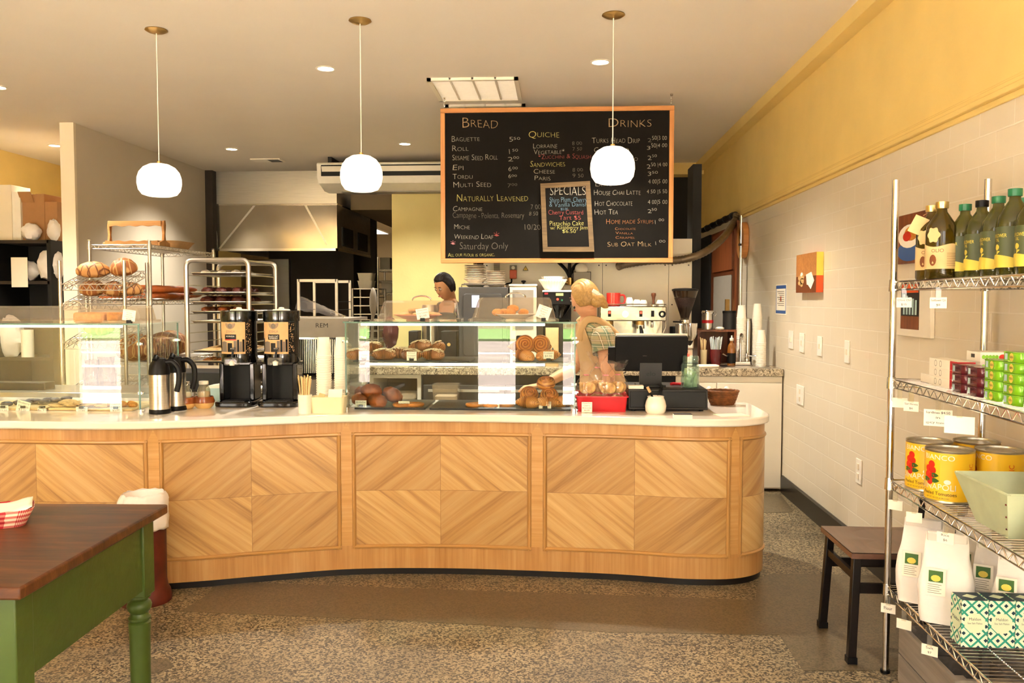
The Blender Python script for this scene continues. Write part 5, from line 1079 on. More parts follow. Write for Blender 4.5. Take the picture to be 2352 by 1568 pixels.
# ---- oven with plates
OY = 6.62
a, b = wy(1053, 659, OY), wy(1165, 845, OY); ow = b.x - a.x; oh = a.z - GZ
t = thing('rapid_oven', 'dark grey speed oven with a lit screen at the left of the back bar', 'oven', ((a.x + b.x) / 2, OY + .24, GZ))
MB().box(-ow / 2, ow / 2, -.23, .24, .02, oh).build('body', M['ovenblack'], t, bev=.006); MB().prism(rrect(ow * .82, oh * .8, .03, cy_=oh * .52), -.245, -.23, 'xz').build('door', M['ovenblack'], t, bev=.006)
sx = wy(1092, 692, OY).x - t.location.x; sz = wy(1092, 692, OY).z - GZ; MB().box(sx - 8 * k(OY), sx + 9 * k(OY), -.25, -.2445, sz - 14 * k(OY), sz + 14 * k(OY)).build('screen', M['lilac'], t)
mb = MB()
for i in range(5): mb.box(ow / 2 + .0, ow / 2 + .006, -.12 + i * .05, -.10 + i * .05, oh - .16, oh - .03)
mb.build('side_vent', M['blackmetal'], t)
for x in (-ow / 2 + .04, ow / 2 - .04):
    for y in (-.18, .18): MB().cyl((x, y, 0), (x, y, .02), .015, n=10).build('foot', M['black'], t)
MB().tube([(-ow / 2 + .02, -.2, oh), (-ow / 2 + .02, -.2, oh + .02), (ow / 2 - .02, -.2, oh + .02), (ow / 2 - .02, -.2, oh)], .005, 8).build('top_rail', M['chrome'], t)
def plates(px, py, n_, r, lab, grp, bowl=0):
    Y = OY + .2; z = GZ + oh + .001; o = None; x = wy(px, 640, Y).x; i = 0
    if bowl:
        for i in range(bowl): tag(MB().lathe([(0, 0), (r * .55, 0), (r, .03), (r * 1.01, .034), (r * .97, .034), (r * .5, .008), (0, .008)], n=34).build('serving_dish', M['bone'], None, (x, Y, z)), lab.replace('plate', 'deep dish').replace('small', 'deep'), 'dish', grp + ', dishes'); z += .036
    for i in range(n_):
        if not o: o = tag(MB().lathe([(0, 0), (r * .6, 0), (r * .92, .009), (r * .92, .012), (r * .6, .004), (0, .004)], n=34).build('plate', M['bone'], None, (x, Y, z)), lab, 'plate', grp)
        else: c = o.copy(); C.objects.link(c); c.location = (x, Y, z)
        z += .0135
plates(1092, 0, 8, .095, 'white plate in the left stack on top of the dark oven', 'plates in the left stack on the oven', 2)
plates(1139, 0, 7, .082, 'white plate in the right stack on top of the dark oven', 'plates in the right stack on the oven', 1)
# ---- flour / bean bin
BY = 6.75; a, b = wy(1170, 657, BY), wy(1232, 845, BY); bw, bh = b.x - a.x, a.z - GZ
t = thing('bean_bin', 'cream metal bean bin with a window and black knob right of the oven', 'bin', ((a.x + b.x) / 2, BY + .12, GZ))
MB().box(-bw / 2, bw / 2, -.1, .12, 0, bh).build('body', M['whitemetal'], t, bev=.006); MB().box(-bw / 2 - .006, bw / 2 + .006, -.108, .126, bh, bh + .016).build('lid', M['whitemetal'], t, bev=.004)
MB().lathe([(0, 0), (.01, 0), (.008, .012), (.02, .02), (.018, .03), (0, .034)], (0, 0, bh + .016), 16).build('lid_knob', M['black'], t)
MB().box(-bw / 2 + .025, bw / 2 - .025, -.105, -.1, bh * .45, bh - .03).build('window', M['greypl'], t)
mb = MB().prism(rrect(bw * .5, bh * .26, .012, cy_=bh * .24), -.105, -.1, 'xz'); put_text(mb, 'FRESH', lambda x, y: (x, -.1056, bh * .24 + y), .016, bw * .38, 1, align='c'); put_text(mb, 'ROASTED DAILY', lambda x, y: (x, -.1056, bh * .19 + y), .007, bw * .4, 1, align='c'); mb.build('label_plate', [M['black'], M['paper']], t, weld=False)
# ---- coffee brewer with filters
BY = 6.7; a, b = wy(1247, 666, BY), wy(1312, 845, BY); bw, bh = b.x - a.x, a.z - GZ; kb = k(BY)
t = thing('coffee_brewer', 'black coffee brewer with a lit control panel behind the barista', 'coffee maker', ((a.x + b.x) / 2, BY + .2, GZ))
MB().box(-bw / 2, bw / 2, -.02, .2, 0, bh).build('column', M['black'], t, bev=.005); MB().box(-bw / 2, bw / 2, -.2, .2, 0, .03).build('base', M['steel'], t, bev=.004)
MB().box(-bw / 2, bw / 2, -.19, -.02, bh - 34 * kb, bh - 2 * kb).build('control_head', M['black'], t, bev=.005); MB().box(-bw / 2 - .004, bw / 2 + .004, -.2, .2, bh - 4 * kb, bh).build('top_plate', M['white'], t)
MB().box(-3 * kb, 14 * kb, -.195, -.189, bh - 13 * kb, bh - 7 * kb).build('display', M['lcd'], t); MB().box(-29 * kb, -21 * kb, -.196, -.189, bh - 10 * kb, bh - 6 * kb).build('switch', M['red'], t)
MB().cyl((1 * kb, -.197, bh - 21 * kb), (1 * kb, -.189, bh - 21 * kb), .009, n=12).build('button', M['redled'], t); MB().cyl((11 * kb, -.196, bh - 23 * kb), (11 * kb, -.189, bh - 23 * kb), .008, n=12).build('button', M['green'], t)
MB().lathe([(.03, 0), (.085, .08), (.09, .1), (.0, .1)], (.02, -.11, bh - 34 * kb - .101), 24).build('brew_basket', M['blackgloss'], t); MB().box(-.012, .012, -.24, -.19, bh - 34 * kb - .09, bh - 34 * kb).build('basket_handle', M['black'], t)
Y = BY + .13; z = GZ + bh + .001; mb = None
t = thing('coffee_filters', 'white fluted paper filters stacked on top of the coffee brewer', 'coffee filters', (wy(1270, 650, Y).x, Y, z))
def ff(R0, R1, h0, h1): return lambda u, v: ((lambda r, a: (r * cos(a), r * sin(a), h0 + (h1 - h0) * v))((R0 + (R1 - R0) * v) * (1 + (.02 + .05 * v) * sin(30 * u * 2 * pi)), u * 2 * pi))
MB().grid(ff(.062, .11, 0, .085), 180, 4).build('outer_filters', M['paper'], t, solid=.002, ang=80); mb = MB().grid(ff(.052, .088, .02, .108), 180, 4); mb.prism([(.06 * cos(2 * pi * i / 24), .06 * sin(2 * pi * i / 24)) for i in range(24)], .0, .006); mb.build('inner_filters', M['paper'], t, solid=.002, ang=80)
# kraft coffee bag under the brewer side, steel server and canisters behind the glass
BY = 6.62; a, b = wy(1253, 752, BY), wy(1283, 845, BY); t = thing('coffee_bag', 'tan coffee bag with a dark mountain print in front of the brewer', 'coffee bag', ((a.x + b.x) / 2, BY + .0, GZ)); bw, bh = b.x - a.x, a.z - GZ
mb = MB().loft([[(x, y, 0) for x, y in rrect(bw, .07, .01)], [(x, y, bh * .8) for x, y in rrect(bw, .06, .01)], [(x, y, bh) for x, y in rrect(bw, .008, .002)]]); mb.add([(-bw / 2, -.0345, bh * .12), (bw / 2, -.0345, bh * .12), (bw * .3, -.034, bh * .32), (bw * .05, -.033, bh * .5), (-bw * .2, -.034, bh * .3)], [(0, 1, 2, 3, 4)], 1); put_text(mb, 'SPACE', lambda x, y: (x, -.0352, bh * .2 + y), .008, bw * .5, 2, align='c'); mb.build('bag', [M['kraft'], M['navy'], M['paper']], t, weld=False)
BY = 6.65; a, b = wy(963, 700, BY), wy(1001, 845, BY); r = (b.x - a.x) / 2; hh = a.z - GZ
t = thing('coffee_server', 'tall stainless coffee server with a black tap seen through the middle case', 'coffee server', ((a.x + b.x) / 2, BY + .12, GZ)); MB().lathe([(0, 0), (r * 1.1, 0), (r * 1.1, .03), (r, .035), (r, hh - .03), (r * .9, hh), (0, hh)], n=32).build('tank', M['steel'], t)
MB().box(-.012, .012, -r - .03, -r * .9, hh * .3, hh * .72).build('tap', M['black'], t, bev=.004); MB().cyl((0, -r - .03, hh * .36), (0, -r * .9, hh * .36), .02, n=12).build('tap_body', M['black'], t)
for px0, px1, lab in ((938, 960, 'black canister left of the stainless coffee server'), (1012, 1050, 'black box-shaped canister right of the stainless coffee server')):
    a, b = wy(px0, 760, BY + .05), wy(px1, 845, BY + .05); t = thing('canister', lab, 'canister', ((a.x + b.x) / 2, BY + .14, GZ)); MB().box(-(b.x - a.x) / 2, (b.x - a.x) / 2, -.09, .09, 0, a.z - GZ).build('body', M['black'], t, bev=.006); MB().cyl((0, -.097, (a.z - GZ) * .6), (0, -.09, (a.z - GZ) * .6), .014, n=14).build('badge', M['brass'], t)
# ---- espresso machine
EY = 6.55; ke = k(EY); a, b = wy(1378, 703, EY), wy(1530, 845, EY); ew, eh = b.x - a.x, a.z - GZ
t = thing('espresso_machine', 'polished steel espresso machine with red lit switches on the back bar', 'espresso machine', ((a.x + b.x) / 2, EY + .25, GZ)); tx = t.location.x
MB().box(-ew / 2, ew / 2, -.02, .25, .06, eh - .002).build('body', M['esp'], t, bev=.006); MB().box(-ew / 2, ew / 2, -.27, .25, .04, .1).build('drip_tray', M['steel'], t, bev=.004)
MB().box(-ew / 2, ew / 2, -.25, .1, eh - 34 * ke, eh).build('group_housing', M['esp'], t, bev=.008); MB().tube([(-ew / 2, -.24, eh), (-ew / 2, -.24, eh + .015), (ew / 2, -.24, eh + .015), (ew / 2, -.24, eh)], .004, 8).build('cup_rail', M['chrome'], t)
for x in (-ew / 2 + .05, ew / 2 - .05):
    for y in (-.2, .2): MB().cyl((x, y, 0), (x, y, .05), .02, n=12).build('foot', M['chrome'], t)
for px, on_ in ((1400, 1), (1472, 1), (1499, 0)):
    x = wy(px, 720, EY).x - tx; s_ = MB().box(x - 3.5 * ke, x + 3.5 * ke, -.256, -.249, eh - 24 * ke, eh - 10 * ke).build('switch', M['black'], t, bev=.001)
    if on_: MB().box(x - 2 * ke, x + 2 * ke, -.2575, -.2555, eh - 17 * ke, eh - 12 * ke).build('pilot_lamp', M['redled'], s_)
x = wy(1436, 720, EY).x - tx; MB().cyl((x, -.262, eh - 18 * ke), (x, -.249, eh - 18 * ke), 8 * ke, n=24).build('pressure_gauge', M['ceramic'], t)
x = wy(1521, 720, EY).x - tx; MB().tube([(x + 6 * ke * cos(a), -.27, eh - 18 * ke + 6 * ke * sin(a)) for a in [2 * pi * i / 20 for i in range(20)]], .006, 8, closed=True).build('steam_knob', M['black'], t)
for px in (1400, 1472):
    x = wy(px, 740, EY).x - tx; g = MB().cyl((x, -.18, eh - 34 * ke - .03), (x, -.18, eh - 34 * ke), .034, n=20).build('group_head', M['brass'], t); MB().cyl((x, -.18, eh - 34 * ke - .06), (x, -.18, eh - 34 * ke - .03), .036, n=20).build('portafilter', M['chrome'], g); MB().tube(spline([(x, -.21, eh - 34 * ke - .045), (x, -.29, eh - 34 * ke - .07), (x, -.33, eh - 34 * ke - .1)], 4), lambda u: .011 + .006 * u, 10).build('portafilter_handle', M['black'], g)
x = wy(1499, 740, EY).x - tx; MB().tube([(x, -.2, eh - 34 * ke), (x, -.21, eh - 40 * ke), (x, -.2, eh - 48 * ke)], .011, 10).build('water_spout', M['chrome'], t)
x = wy(1524, 740, EY).x - tx; MB().tube(spline([(x, -.2, eh - 26 * ke), (x + .02, -.22, eh - 44 * ke), (x - .01, -.23, eh - 70 * ke), (x - .02, -.23, eh - 95 * ke)], 6), .005, 8).build('steam_wand', M['chrome'], t)
zt = GZ + eh + .0005; 
def mug(px, py1, py0, Y, m, lab, hnd=1, w_=20, nm='mug'):
    p = wy(px, py1, Y); r = w_ * k(Y) * .8; h = (py1 - py0) * k(Y); t = thing(nm, lab, 'mug' if hnd else 'cup', (p.x, Y, zt)); MB().shell([(0, 0), (r * .9, 0), (r, .006), (r, h), (r * .93, h), (r * .92, .008), (0, .008)], n=28).build('bowl', m, t)
    if hnd: MB().tube(spline([(r * .95, 0, h * .82), (r * 1.5, 0, h * .8), (r * 1.65, 0, h * .45), (r * 1.4, 0, h * .18), (r * .95, 0, h * .18)], 5), .0075, 8).build('handle', m, t)
    return t
mug(1409, 702, 672, EY + .1, M['redglaze'], 'bright red mug on top of the espresso machine')
for px, h, lab in [(1446, 20, 'upturned white cup right of the red mug on the espresso machine'), (1463, 15, 'second white cup from the red mug on the espresso machine'), (1478, 14, 'white cup left of the tamper on the espresso machine'), (1516, 14, 'white cup right of the tamper on the espresso machine')]:
    p = wy(px, 700, EY + .14); r = 9.5 * ke; tag(MB().shell([(0, h * ke), (r * .6, h * ke), (r * .92, h * ke * .6), (r, 0), (r * .95, 0), (r * .85, h * ke * .55), (0, h * ke * .9)], n=24).build('cup', M['ceramic'], None, (p.x, EY + .14, zt)), lab, 'cup')
p = wy(1501, 700, EY + .06); t = thing('tamper', 'wooden handled tamper standing on the espresso machine', 'tamper', (p.x, EY + .06, zt)); MB().lathe([(0, 0), (.026, 0), (.026, .01), (.012, .016), (0, .016)], n=24).build('foot', M['chrome'], t); MB().lathe([(.011, .016), (.01, .04), (.014, .07), (.02, .085), (.018, .1), (0, .104)], n=20).build('handle', M['walnut'], t)
# ---- grinder
NY = 6.55; kn = k(NY); p = wy(1578, 840, NY); t = thing('coffee_grinder', 'coffee grinder with a smoked hopper of beans beside the espresso machine', 'coffee grinder', (p.x, NY + .14, GZ)); Z = lambda py: wy(1578, py, NY + .14).z - GZ
hr = 29 * k(NY + .14)
MB().lathe([(hr * .3, Z(736)), (hr * .36, Z(726)), (hr * .96, Z(672)), (hr, Z(668)), (hr * .96, Z(668)), (hr * .9, Z(674)), (hr * .33, Z(727))], n=32).build('hopper', M['hopper'], t); MB().lathe([(0, Z(733)), (hr * .3, Z(730)), (hr * .84, Z(684)), (hr * .4, Z(681)), (0, Z(682))], n=28).build('beans', M['beans'], t); MB().lathe([(0, Z(668)), (hr * 1.03, Z(668)), (hr * 1.03, Z(664)), (hr * .8, Z(662)), (0, Z(661))], n=32).build('lid', M['black'], t)
MB().cyl((0, 0, Z(742)), (0, 0, Z(734)), hr * .4, n=24).build('collar', M['chrome'], t); MB().box(-.06, .06, -.08, .1, Z(800), Z(742)).build('grind_head', M['steel'], t, bev=.012); MB().box(-.055, .055, -.06, .1, 0, Z(800)).build('body', M['whitemetal'], t, bev=.01)
MB().lathe([(.01, Z(790)), (.055, Z(766)), (.058, Z(741)), (.05, Z(741)), (0, Z(760))], (.02, -.13, 0), 24).build('dosing_chamber', M['chrome'], t); MB().lathe([(.0, Z(792)), (.012, Z(790)), (.05, Z(768)), (.055, Z(763)), (0, Z(763))], (.02, -.13, .001), 24).build('dosing_funnel', M['black'], t)
MB().tube([(-.03, -.05, Z(739)), (-.1, -.08, Z(738))], .006, 8).build('adjust_lever', M['black'], t); MB().cyl((.02, -.07, Z(814)), (.02, -.06, Z(814)), .012, n=14).build('start_button', M['redled'], t)
mb = MB(); put_text(mb, 'ma', lambda x, y: (-.02 + x, -.0612, Z(808) + y), .014, .04); mb.build('maker_letters', M['ink'], t, weld=False)
p = wy(1553, 840, NY + .36); t = thing('dark_canister', 'dark round canister with a steel badge left of the grinder', 'canister', (p.x, NY + .40, GZ)); MB().cyl((0, 0, 0), (0, 0, .3), .05, n=24).build('body', M['black'], t, bev=.004); MB().cyl((0, -.052, .24), (0, -.047, .24), .014, n=14).build('badge', M['steel'], t)
# ---- wooden box shelf with canister, straws, bottle
WY_ = 6.80; a, b = wy(1603, 757, WY_), wy(1691, 842, WY_); t = thing('wooden_crate_shelf', 'brown wooden box shelf on the granite right of the grinder', 'box shelf', ((a.x + b.x) / 2, WY_ + .15, GZ)); bw, bh = b.x - a.x, a.z - GZ
for q in ((-bw / 2, bw / 2, -.14, .15, bh - .016, bh), (-bw / 2, -bw / 2 + .016, -.14, .15, 0, bh - .016), (bw / 2 - .016, bw / 2, -.14, .15, 0, bh - .016), (-bw / 2 + .016, bw / 2 - .016, .135, .15, 0, bh - .016)): MB().box(*q).build('board', M['brownwood'], t)
ztb = GZ + bh
p = wy(1625, 757, WY_ + .1); t = thing('clip_top_canister', 'steel clip-top canister with a red band on the wooden box shelf', 'canister', (p.x, WY_ + .1, ztb + .0005)); r = 14 * k(WY_); MB().cyl((0, 0, 0), (0, 0, .125), r * .95, n=28).build('body', M['steel'], t); MB().cyl((0, 0, .05), (0, 0, .075), r * .97, n=28).build('red_band', M['red'], t); MB().lathe([(0, .125), (r, .125), (r * 1.04, .135), (r * .9, .15), (0, .152)], n=28).build('lid', M['chrome'], t); MB().tube([(r, 0, .1), (r + .02, 0, .12), (r + .012, 0, .15), (r, 0, .13)], .002, 6).build('clip', M['chrome'], t)
p = wy(1675, 757, WY_ + .12); t = thing('grey_canister', 'grey lidded canister on the wooden box shelf behind the cup stacks', 'canister', (p.x, WY_ + .12, ztb + .0005)); MB().cyl((0, 0, 0), (0, 0, .13), .052, n=28).build('body', M['charcoal'], t); MB().cyl((0, 0, .13), (0, 0, .148), .055, n=28).build('lid', M['black'], t)
tag(MB().sph((0, 0, .01), (.035, .03, .014), 14, 8, 0, lambda d: 1 + .3 * mnoise.noise(d * 3)).build('crumpled_napkin', M['cloth'], None, (wy(1653, 757, WY_ + .03).x, WY_ + .03, ztb)), 'crumpled white napkin on the edge of the wooden box shelf', 'napkin')
YQ = WY_ - .09
def holder(px, r, h, m, lab, n_, sm, sl, slab, grp, sr=.003, cat='cup', nm='cup'):
    p = wy(px, 840, YQ); tag(MB().shell([(0, 0), (r * .85, 0), (r, h), (r * .94, h), (r * .8, .004), (0, .004)], n=24).build(nm, m, None, (p.x, YQ, GZ)), lab, cat); o = None; rr = random.Random(px)
    for i in range(n_):
        a = rr.uniform(0, 6.28); q = rr.uniform(0, r * .55); d = Vector((cos(a) * .018 * r / .03, sin(a) * .01, .2)); hh = sl * rr.uniform(.92, 1.05)
        if not o: o = tag(MB().cyl((0, 0, 0), (0, 0, 1), sr, n=7).build(nm.split('_')[0] + '_stick' if 0 else grp.split()[0] + '_' + grp.split()[1].rstrip('s'), sm), slab, grp.split()[1].rstrip('s'), grp); c = o
        else: c = o.copy(); C.objects.link(c)
        c.scale = (1, 1, hh); c.location = (p.x + q * cos(a), YQ + q * sin(a), GZ + .006); c.rotation_mode = 'QUATERNION'; c.rotation_quaternion = d.to_track_quat('Z', 'Y')
holder(1616, .027, .125, M['cream'], 'cream cup of wooden stirrers in the wooden box shelf', 12, M['stick'], .21, 'wooden stirrer in the cream cup in the box shelf', 'wooden stirrers in the box shelf', .0025)
holder(1643, .045, .13, mat('dark_red_cup', '#5d1218', .2, coat=.4), 'dark red cup of paper straws in the wooden box shelf', 30, mat('paper_straw', '#cfd6d6', .7), .215, 'pale paper straw in the dark red cup', 'paper straws in the red cup', .0035)
p = wy(1681, 840, YQ); t = thing('syrup_bottle', 'clear syrup bottle with a black label and white pump', 'bottle', (p.x, YQ + .02, GZ)); MB().lathe([(0, 0), (.032, 0), (.033, .13), (.025, .165), (.012, .18), (.012, .195), (0, .195)], n=24).build('body', mat('amber_syrup', '#a4672a', .1, trans=.4), t); MB().cyl((0, 0, .02), (0, 0, .1), .0337, n=24, caps=False).build('label', M['black'], t); MB().lathe([(.014, .195), (.016, .2), (.016, .215), (.005, .22), (.005, .235), (0, .237)], n=14).build('pump', M['white'], t)
tag(MB().prism(rrect(.16, .1, .03), 0, .022).build('folded_cloth', M['cloth'], None, (wy(1625, 845, GY + .12).x, GY + .1, GZ + .0005), (0, 0, .15), bev=.009), 'folded cream cloth on the granite edge before the box shelf', 'cloth')
# ---- tall cup stacks at the wall
cw = cupm(.026, .0365, .104)
for px, Y, n_, st_, lab, grp in [(1702, 6.82, 30, .0127, 'cup in the tall left stack at the tiled wall, behind the tap', 'tall left stack of cups at the wall'), (1738, 6.86, 31, .0127, 'cup in the tallest stack at the tiled wall', 'tallest stack of cups at the wall'), (1748, 6.66, 15, .0127, 'cup in the short stack at the tiled wall, nearest the sink', 'short stack of cups at the wall')]:
    stack(wy(px, 800, Y).x, Y, GZ, n_, st_, lab, grp, cw if n_ != 30 else cupm(.026, .0365, .104))
p = wy(1716, 838, 6.90); t = tag(MB().lathe([(0, 0), (.033, 0), (.036, .1), (.036, .33), (.03, .365), (0, .37)], n=30).build('steel_tumbler', M['steel'], None, (p.x, 6.90, GZ)), 'tall polished steel shaker between the cup stacks', 'shaker')
# ---- sink and tap
sx0, sx1 = wy(1650, 850, 6.55).x, wy(1775, 850, 6.55).x
t = thing('sink', 'small steel sink basin set in the granite at the right wall', 'sink', ((sx0 + sx1) / 2, 6.62, GZ)); w_ = sx1 - sx0
q = lambda a, b, z: [(x, y, z) for x, y in rrect(a, b, .03, 4)]
MB().loft([q(w_ * .9, .28, .0005), q(w_ * .9, .28, .004), q(w_ * .82, .22, .004), q(w_ * .8, .2, .002)]).build('basin_rim', M['steel'], t)
TYY = 6.74; kt = k(TYY); p = wy(1700, 838, TYY); t = thing('mixer_tap', 'chrome gooseneck tap with two lever handles behind the sink', 'tap', (p.x, TYY, GZ + .005))
MB().box(-22 * kt, 22 * kt, -.025, .025, 0, 8 * kt).build('deck_plate', M['chrome'], t, bev=.003); MB().tube(spline([(0, 0, .02), (0, 0, .12), (0, -.004, .2), (0, -.02, .235), (0, -.05, .245), (0, -.09, .23), (0, -.1, .2)], 6), .009, 12).build('spout', M['chrome'], t)
for s_ in (-1, 1): MB().lathe([(0, 0), (.016, 0), (.018, .02), (.01, .035), (.016, .05), (.01, .062), (0, .064)], (s_ * 15 * kt, 0, 8 * kt), 16).build('valve', M['chrome'], t); MB().tube(spline([(s_ * 15 * kt, 0, .075), (s_ * 30 * kt, -.02, .072), (s_ * 42 * kt, -.03, .09)], 5), lambda u: .006 + .006 * u, 10, flat=.6).build('lever', M['chrome'], t)
# ------------------------------------------------------------------ wire shelving builder (chrome posts, truss-edged wire shelves)
def wire_shelf_mb(w_, d_, step=.025, r=.002, edge=.03, along='y', truss=True):
    """open wire deck, x -w/2..w/2, y -d/2..d/2, top at z=0; cross wires run across the short side"""
    mb = MB(); x0, x1, y0, y1 = -w_ / 2, w_ / 2, -d_ / 2, d_ / 2
    for z in (0, -edge):
        for a, b in (((x0, y0), (x1, y0)), ((x1, y0), (x1, y1)), ((x1, y1), (x0, y1)), ((x0, y1), (x0, y0))): mb.cyl((*a, z), (*b, z), .0032, n=6)
    def zig(a, b):
        L = (Vector(b) - Vector(a)).length; n_ = max(2, int(L / .03)); pts = [(a[0] + (b[0] - a[0]) * i / n_, a[1] + (b[1] - a[1]) * i / n_, 0 if i % 2 else -edge) for i in range(n_ + 1)]
        for p, q in zip(pts, pts[1:]): mb.cyl(p, q, .0024, n=5, caps=False)
    if truss:
        zig((x0, y0), (x1, y0)); zig((x1, y0), (x1, y1)); zig((x1, y1), (x0, y1)); zig((x0, y1), (x0, y0))
    if along == 'y':
        n_ = int(d_ / step)
        for i in range(1, n_): y = y0 + d_ * i / n_; mb.cyl((x0, y, .001), (x1, y, .001), r, n=5, caps=False)
        for i in range(1, 3): x = x0 + w_ * i / 3; mb.cyl((x, y0, -.004), (x, y1, -.004), .003, n=5, caps=False)
    else:
        n_ = int(w_ / step)
        for i in range(1, n_): x = x0 + w_ * i / n_; mb.cyl((x, y0, .001), (x, y1, .001), r, n=5, caps=False)
        for i in range(1, 3): y = y0 + d_ * i / 3; mb.cyl((x0, y, -.004), (x1, y, -.004), .003, n=5, caps=False)
    return mb
def post(t, x, y, h, m, r=.0127):
    mb = MB().cyl((x, y, .0), (x, y, h), r, n=16)
    for i in range(int(h / .05)): mb.cyl((x, y, .06 + i * .05), (x, y, .062 + i * .05), r * 1.03, n=16, caps=False)
    o = mb.build('post', m, t); MB().cyl((x, y, 0), (x, y, .012), r * 1.4, n=14).build('levelling_foot', M['black'], o); return o
def rack(name, lab, x0, x1, y0, y1, h, tiers, m, along='y', cat='wire shelf unit', coll=True):
    t = thing(name, lab, cat, ((x0 + x1) / 2, (y0 + y1) / 2, 0)); w_, d_ = x1 - x0, y1 - y0
    for sx in (-1, 1):
        for sy in (-1, 1): post(t, sx * w_ / 2, sy * d_ / 2, h, m)
    for z in tiers:
        o = wire_shelf_mb(w_, d_, along=along).build('wire_shelf', m, t, (0, 0, z))
        if coll:
            for sx in (-1, 1):
                for sy in (-1, 1): MB().cyl((sx * w_ / 2, sy * d_ / 2, -.036), (sx * w_ / 2, sy * d_ / 2, .008), .018, .0155, n=14).build('collar', m, o)
    return t
# tall bread shelf along the partition
SX0, SX1, SY0, SY1 = wy(205, 560, 6.46).x, wy(343, 560, 6.46).x, 6.46, 7.68
STZ = wy(270, 562, 6.46).z; SZ2 = wy(270, 690, 6.46).z; SZ3 = .95
rack('wire_bread_shelf', 'tall chrome wire shelf of baguettes standing against the grey partition', SX0, SX1, SY0, SY1, STZ + .03, [STZ, SZ2, SZ3, .5], M['alu'])
sc_ = (SX0 + SX1) / 2
# low tilted bread display in front of it
RX0, RX1, RY0, RY1 = wy(137, 620, 6.0).x, wy(285, 620, 6.0).x, 6.0, 6.34
t = thing('bread_display_rack', 'chrome display rack with tilted wire baskets in front of the tall bread shelf', 'bread rack', ((RX0 + RX1) / 2, (RY0 + RY1) / 2, 0)); w_, d_ = RX1 - RX0, RY1 - RY0; rh = wy(285, 598, 6.0).z
for sx in (-1, 1):
    for sy in (-1, 1): post(t, sx * w_ / 2, sy * d_ / 2, rh, M['alu'])
TB = []
for py in (655, 700, 790, 905):
    zf = wy(210, py, 6.0).z; mb = wire_shelf_mb(w_ - .03, d_ + .02, .03, edge=.045, along='x'); tilt = radians(17)
    o = mb.build('tilted_basket', M['alu'], t, (0, 0, zf + .06), (tilt, 0, 0)); TB.append(zf + .06)
RC_ = (t.location.x, t.location.y)
def loaf(L, R, sc=5, rz=.7): 
    def f(d):
        q = Vector((d.x, d.y, d.z if d.z > 0 else d.z * .55)); s_ = abs(sin((d.x * 3.2 + d.y * 1.2) * sc * .5)); return q * (1 + .05 * s_ + .03 * mnoise.noise(d * 4))
    return MB().sph((0, 0, R * .55), (L / 2, R, R), 32, 16, 0, f)
def scored(name, a, b):
    m, nt, p = newmat(name); v = oc(nt); s_ = nd(nt, 'SeparateXYZ', {0: v}); n_ = noi(nt, v, 9, 4)
    l1 = mth(nt, 'ABSOLUTE', mth(nt, 'SINE', mth(nt, 'ADD', mth(nt, 'MULTIPLY', s_.outputs[0], 48), mth(nt, 'MULTIPLY', s_.outputs[1], 46)))); l2 = mth(nt, 'ABSOLUTE', mth(nt, 'SINE', mth(nt, 'SUBTRACT', mth(nt, 'MULTIPLY', s_.outputs[0], 48), mth(nt, 'MULTIPLY', s_.outputs[1], 46))))
    f = mth(nt, 'ADD', mth(nt, 'MINIMUM', l1, l2), mth(nt, 'MULTIPLY', n_, .25)); nt.links.new(ramp(nt, f, [(.22, hx(a)), (.5, hx(b))]), p.inputs['Base Color']); p.inputs['Roughness'].default_value = .6; return m
M['scored'] = scored('scored_crust', '#6f3a16', '#c99357'); M['loafc'] = scored('scored_brown_crust', '#d3a468', '#9a5a26')
L1_ = proto('bread_loaf', 'loaf', 'bread', 'loaves', loaf(.24, .075), M['scored']); L2_ = proto('bread_loaf', 'loaf', 'bread', 'loaves', loaf(.2, .085), M['loafc'])
x, y = RC_
put(L1_, (x - .08, y + .0, TB[0] + .004), (.29, 0, .1), 'cross-scored brown loaf at the left of the top tilted basket', 'loaves in the tilted baskets')
put(L2_, (x + .14, y + .04, TB[0] + .016), (.29, 0, -.3), 'round brown loaf at the right of the top tilted basket', 'loaves in the tilted baskets')
put(L2_, (x - .1, y + .02, TB[1] + .01), (.29, 0, .2), 'pale round loaf at the left of the second tilted basket', 'loaves in the tilted baskets', .9)
put(L2_, (x + .06, y + .0, TB[1] + .004), (.29, 0, 1.2), 'pale loaf in the middle of the second tilted basket', 'loaves in the tilted baskets', .85)
put(L1_, (x + .17, y + .04, TB[1] + .016), (.29, 0, .9), 'scored loaf at the right end of the second tilted basket', 'loaves in the tilted baskets', .8)
put(L2_, (x - .05, y + .0, TB[2] + .004), (.29, 0, .5), 'brown loaf in the third tilted basket, seen through the left case', 'loaves in the tilted baskets')
def baguette_mb(L=.55, R=.036):
    def f(u, v):
        t_ = u * 2 - 1; r = R * max(.05, (1 - abs(t_) ** 4)) ** .5 * (1 + .1 * abs(sin(u * 16))); b = v * 2 * pi; return (t_ * L / 2, r * cos(b), r * .85 * sin(b) + R * .8)
    return MB().grid(f, 60, 12, 0, lambda u, v: (u * 6, v))
BG = proto('baguette', 'baguette', 'baguette', 'baguettes on the bread shelf', baguette_mb(), M['baguette'])
for i, (dx, dy, dz, rz) in enumerate([(0, .2, 0, .9), (.08, .32, 0, 1.0), (-.06, .42, 0, .85), (.1, .5, 0, 1.1), (.0, .62, 0, .95), (.05, .3, .06, .8), (-.02, .48, .06, 1.0), (.1, .66, .06, 1.15), (.12, .8, .02, 1.3)]):
    put(BG, (sc_ + dx, SY0 + dy, SZ2 + .004 + dz), (0, 0, rz), 'dark crusted baguette lying on the second tier of the tall bread shelf', 'baguettes on the bread shelf')
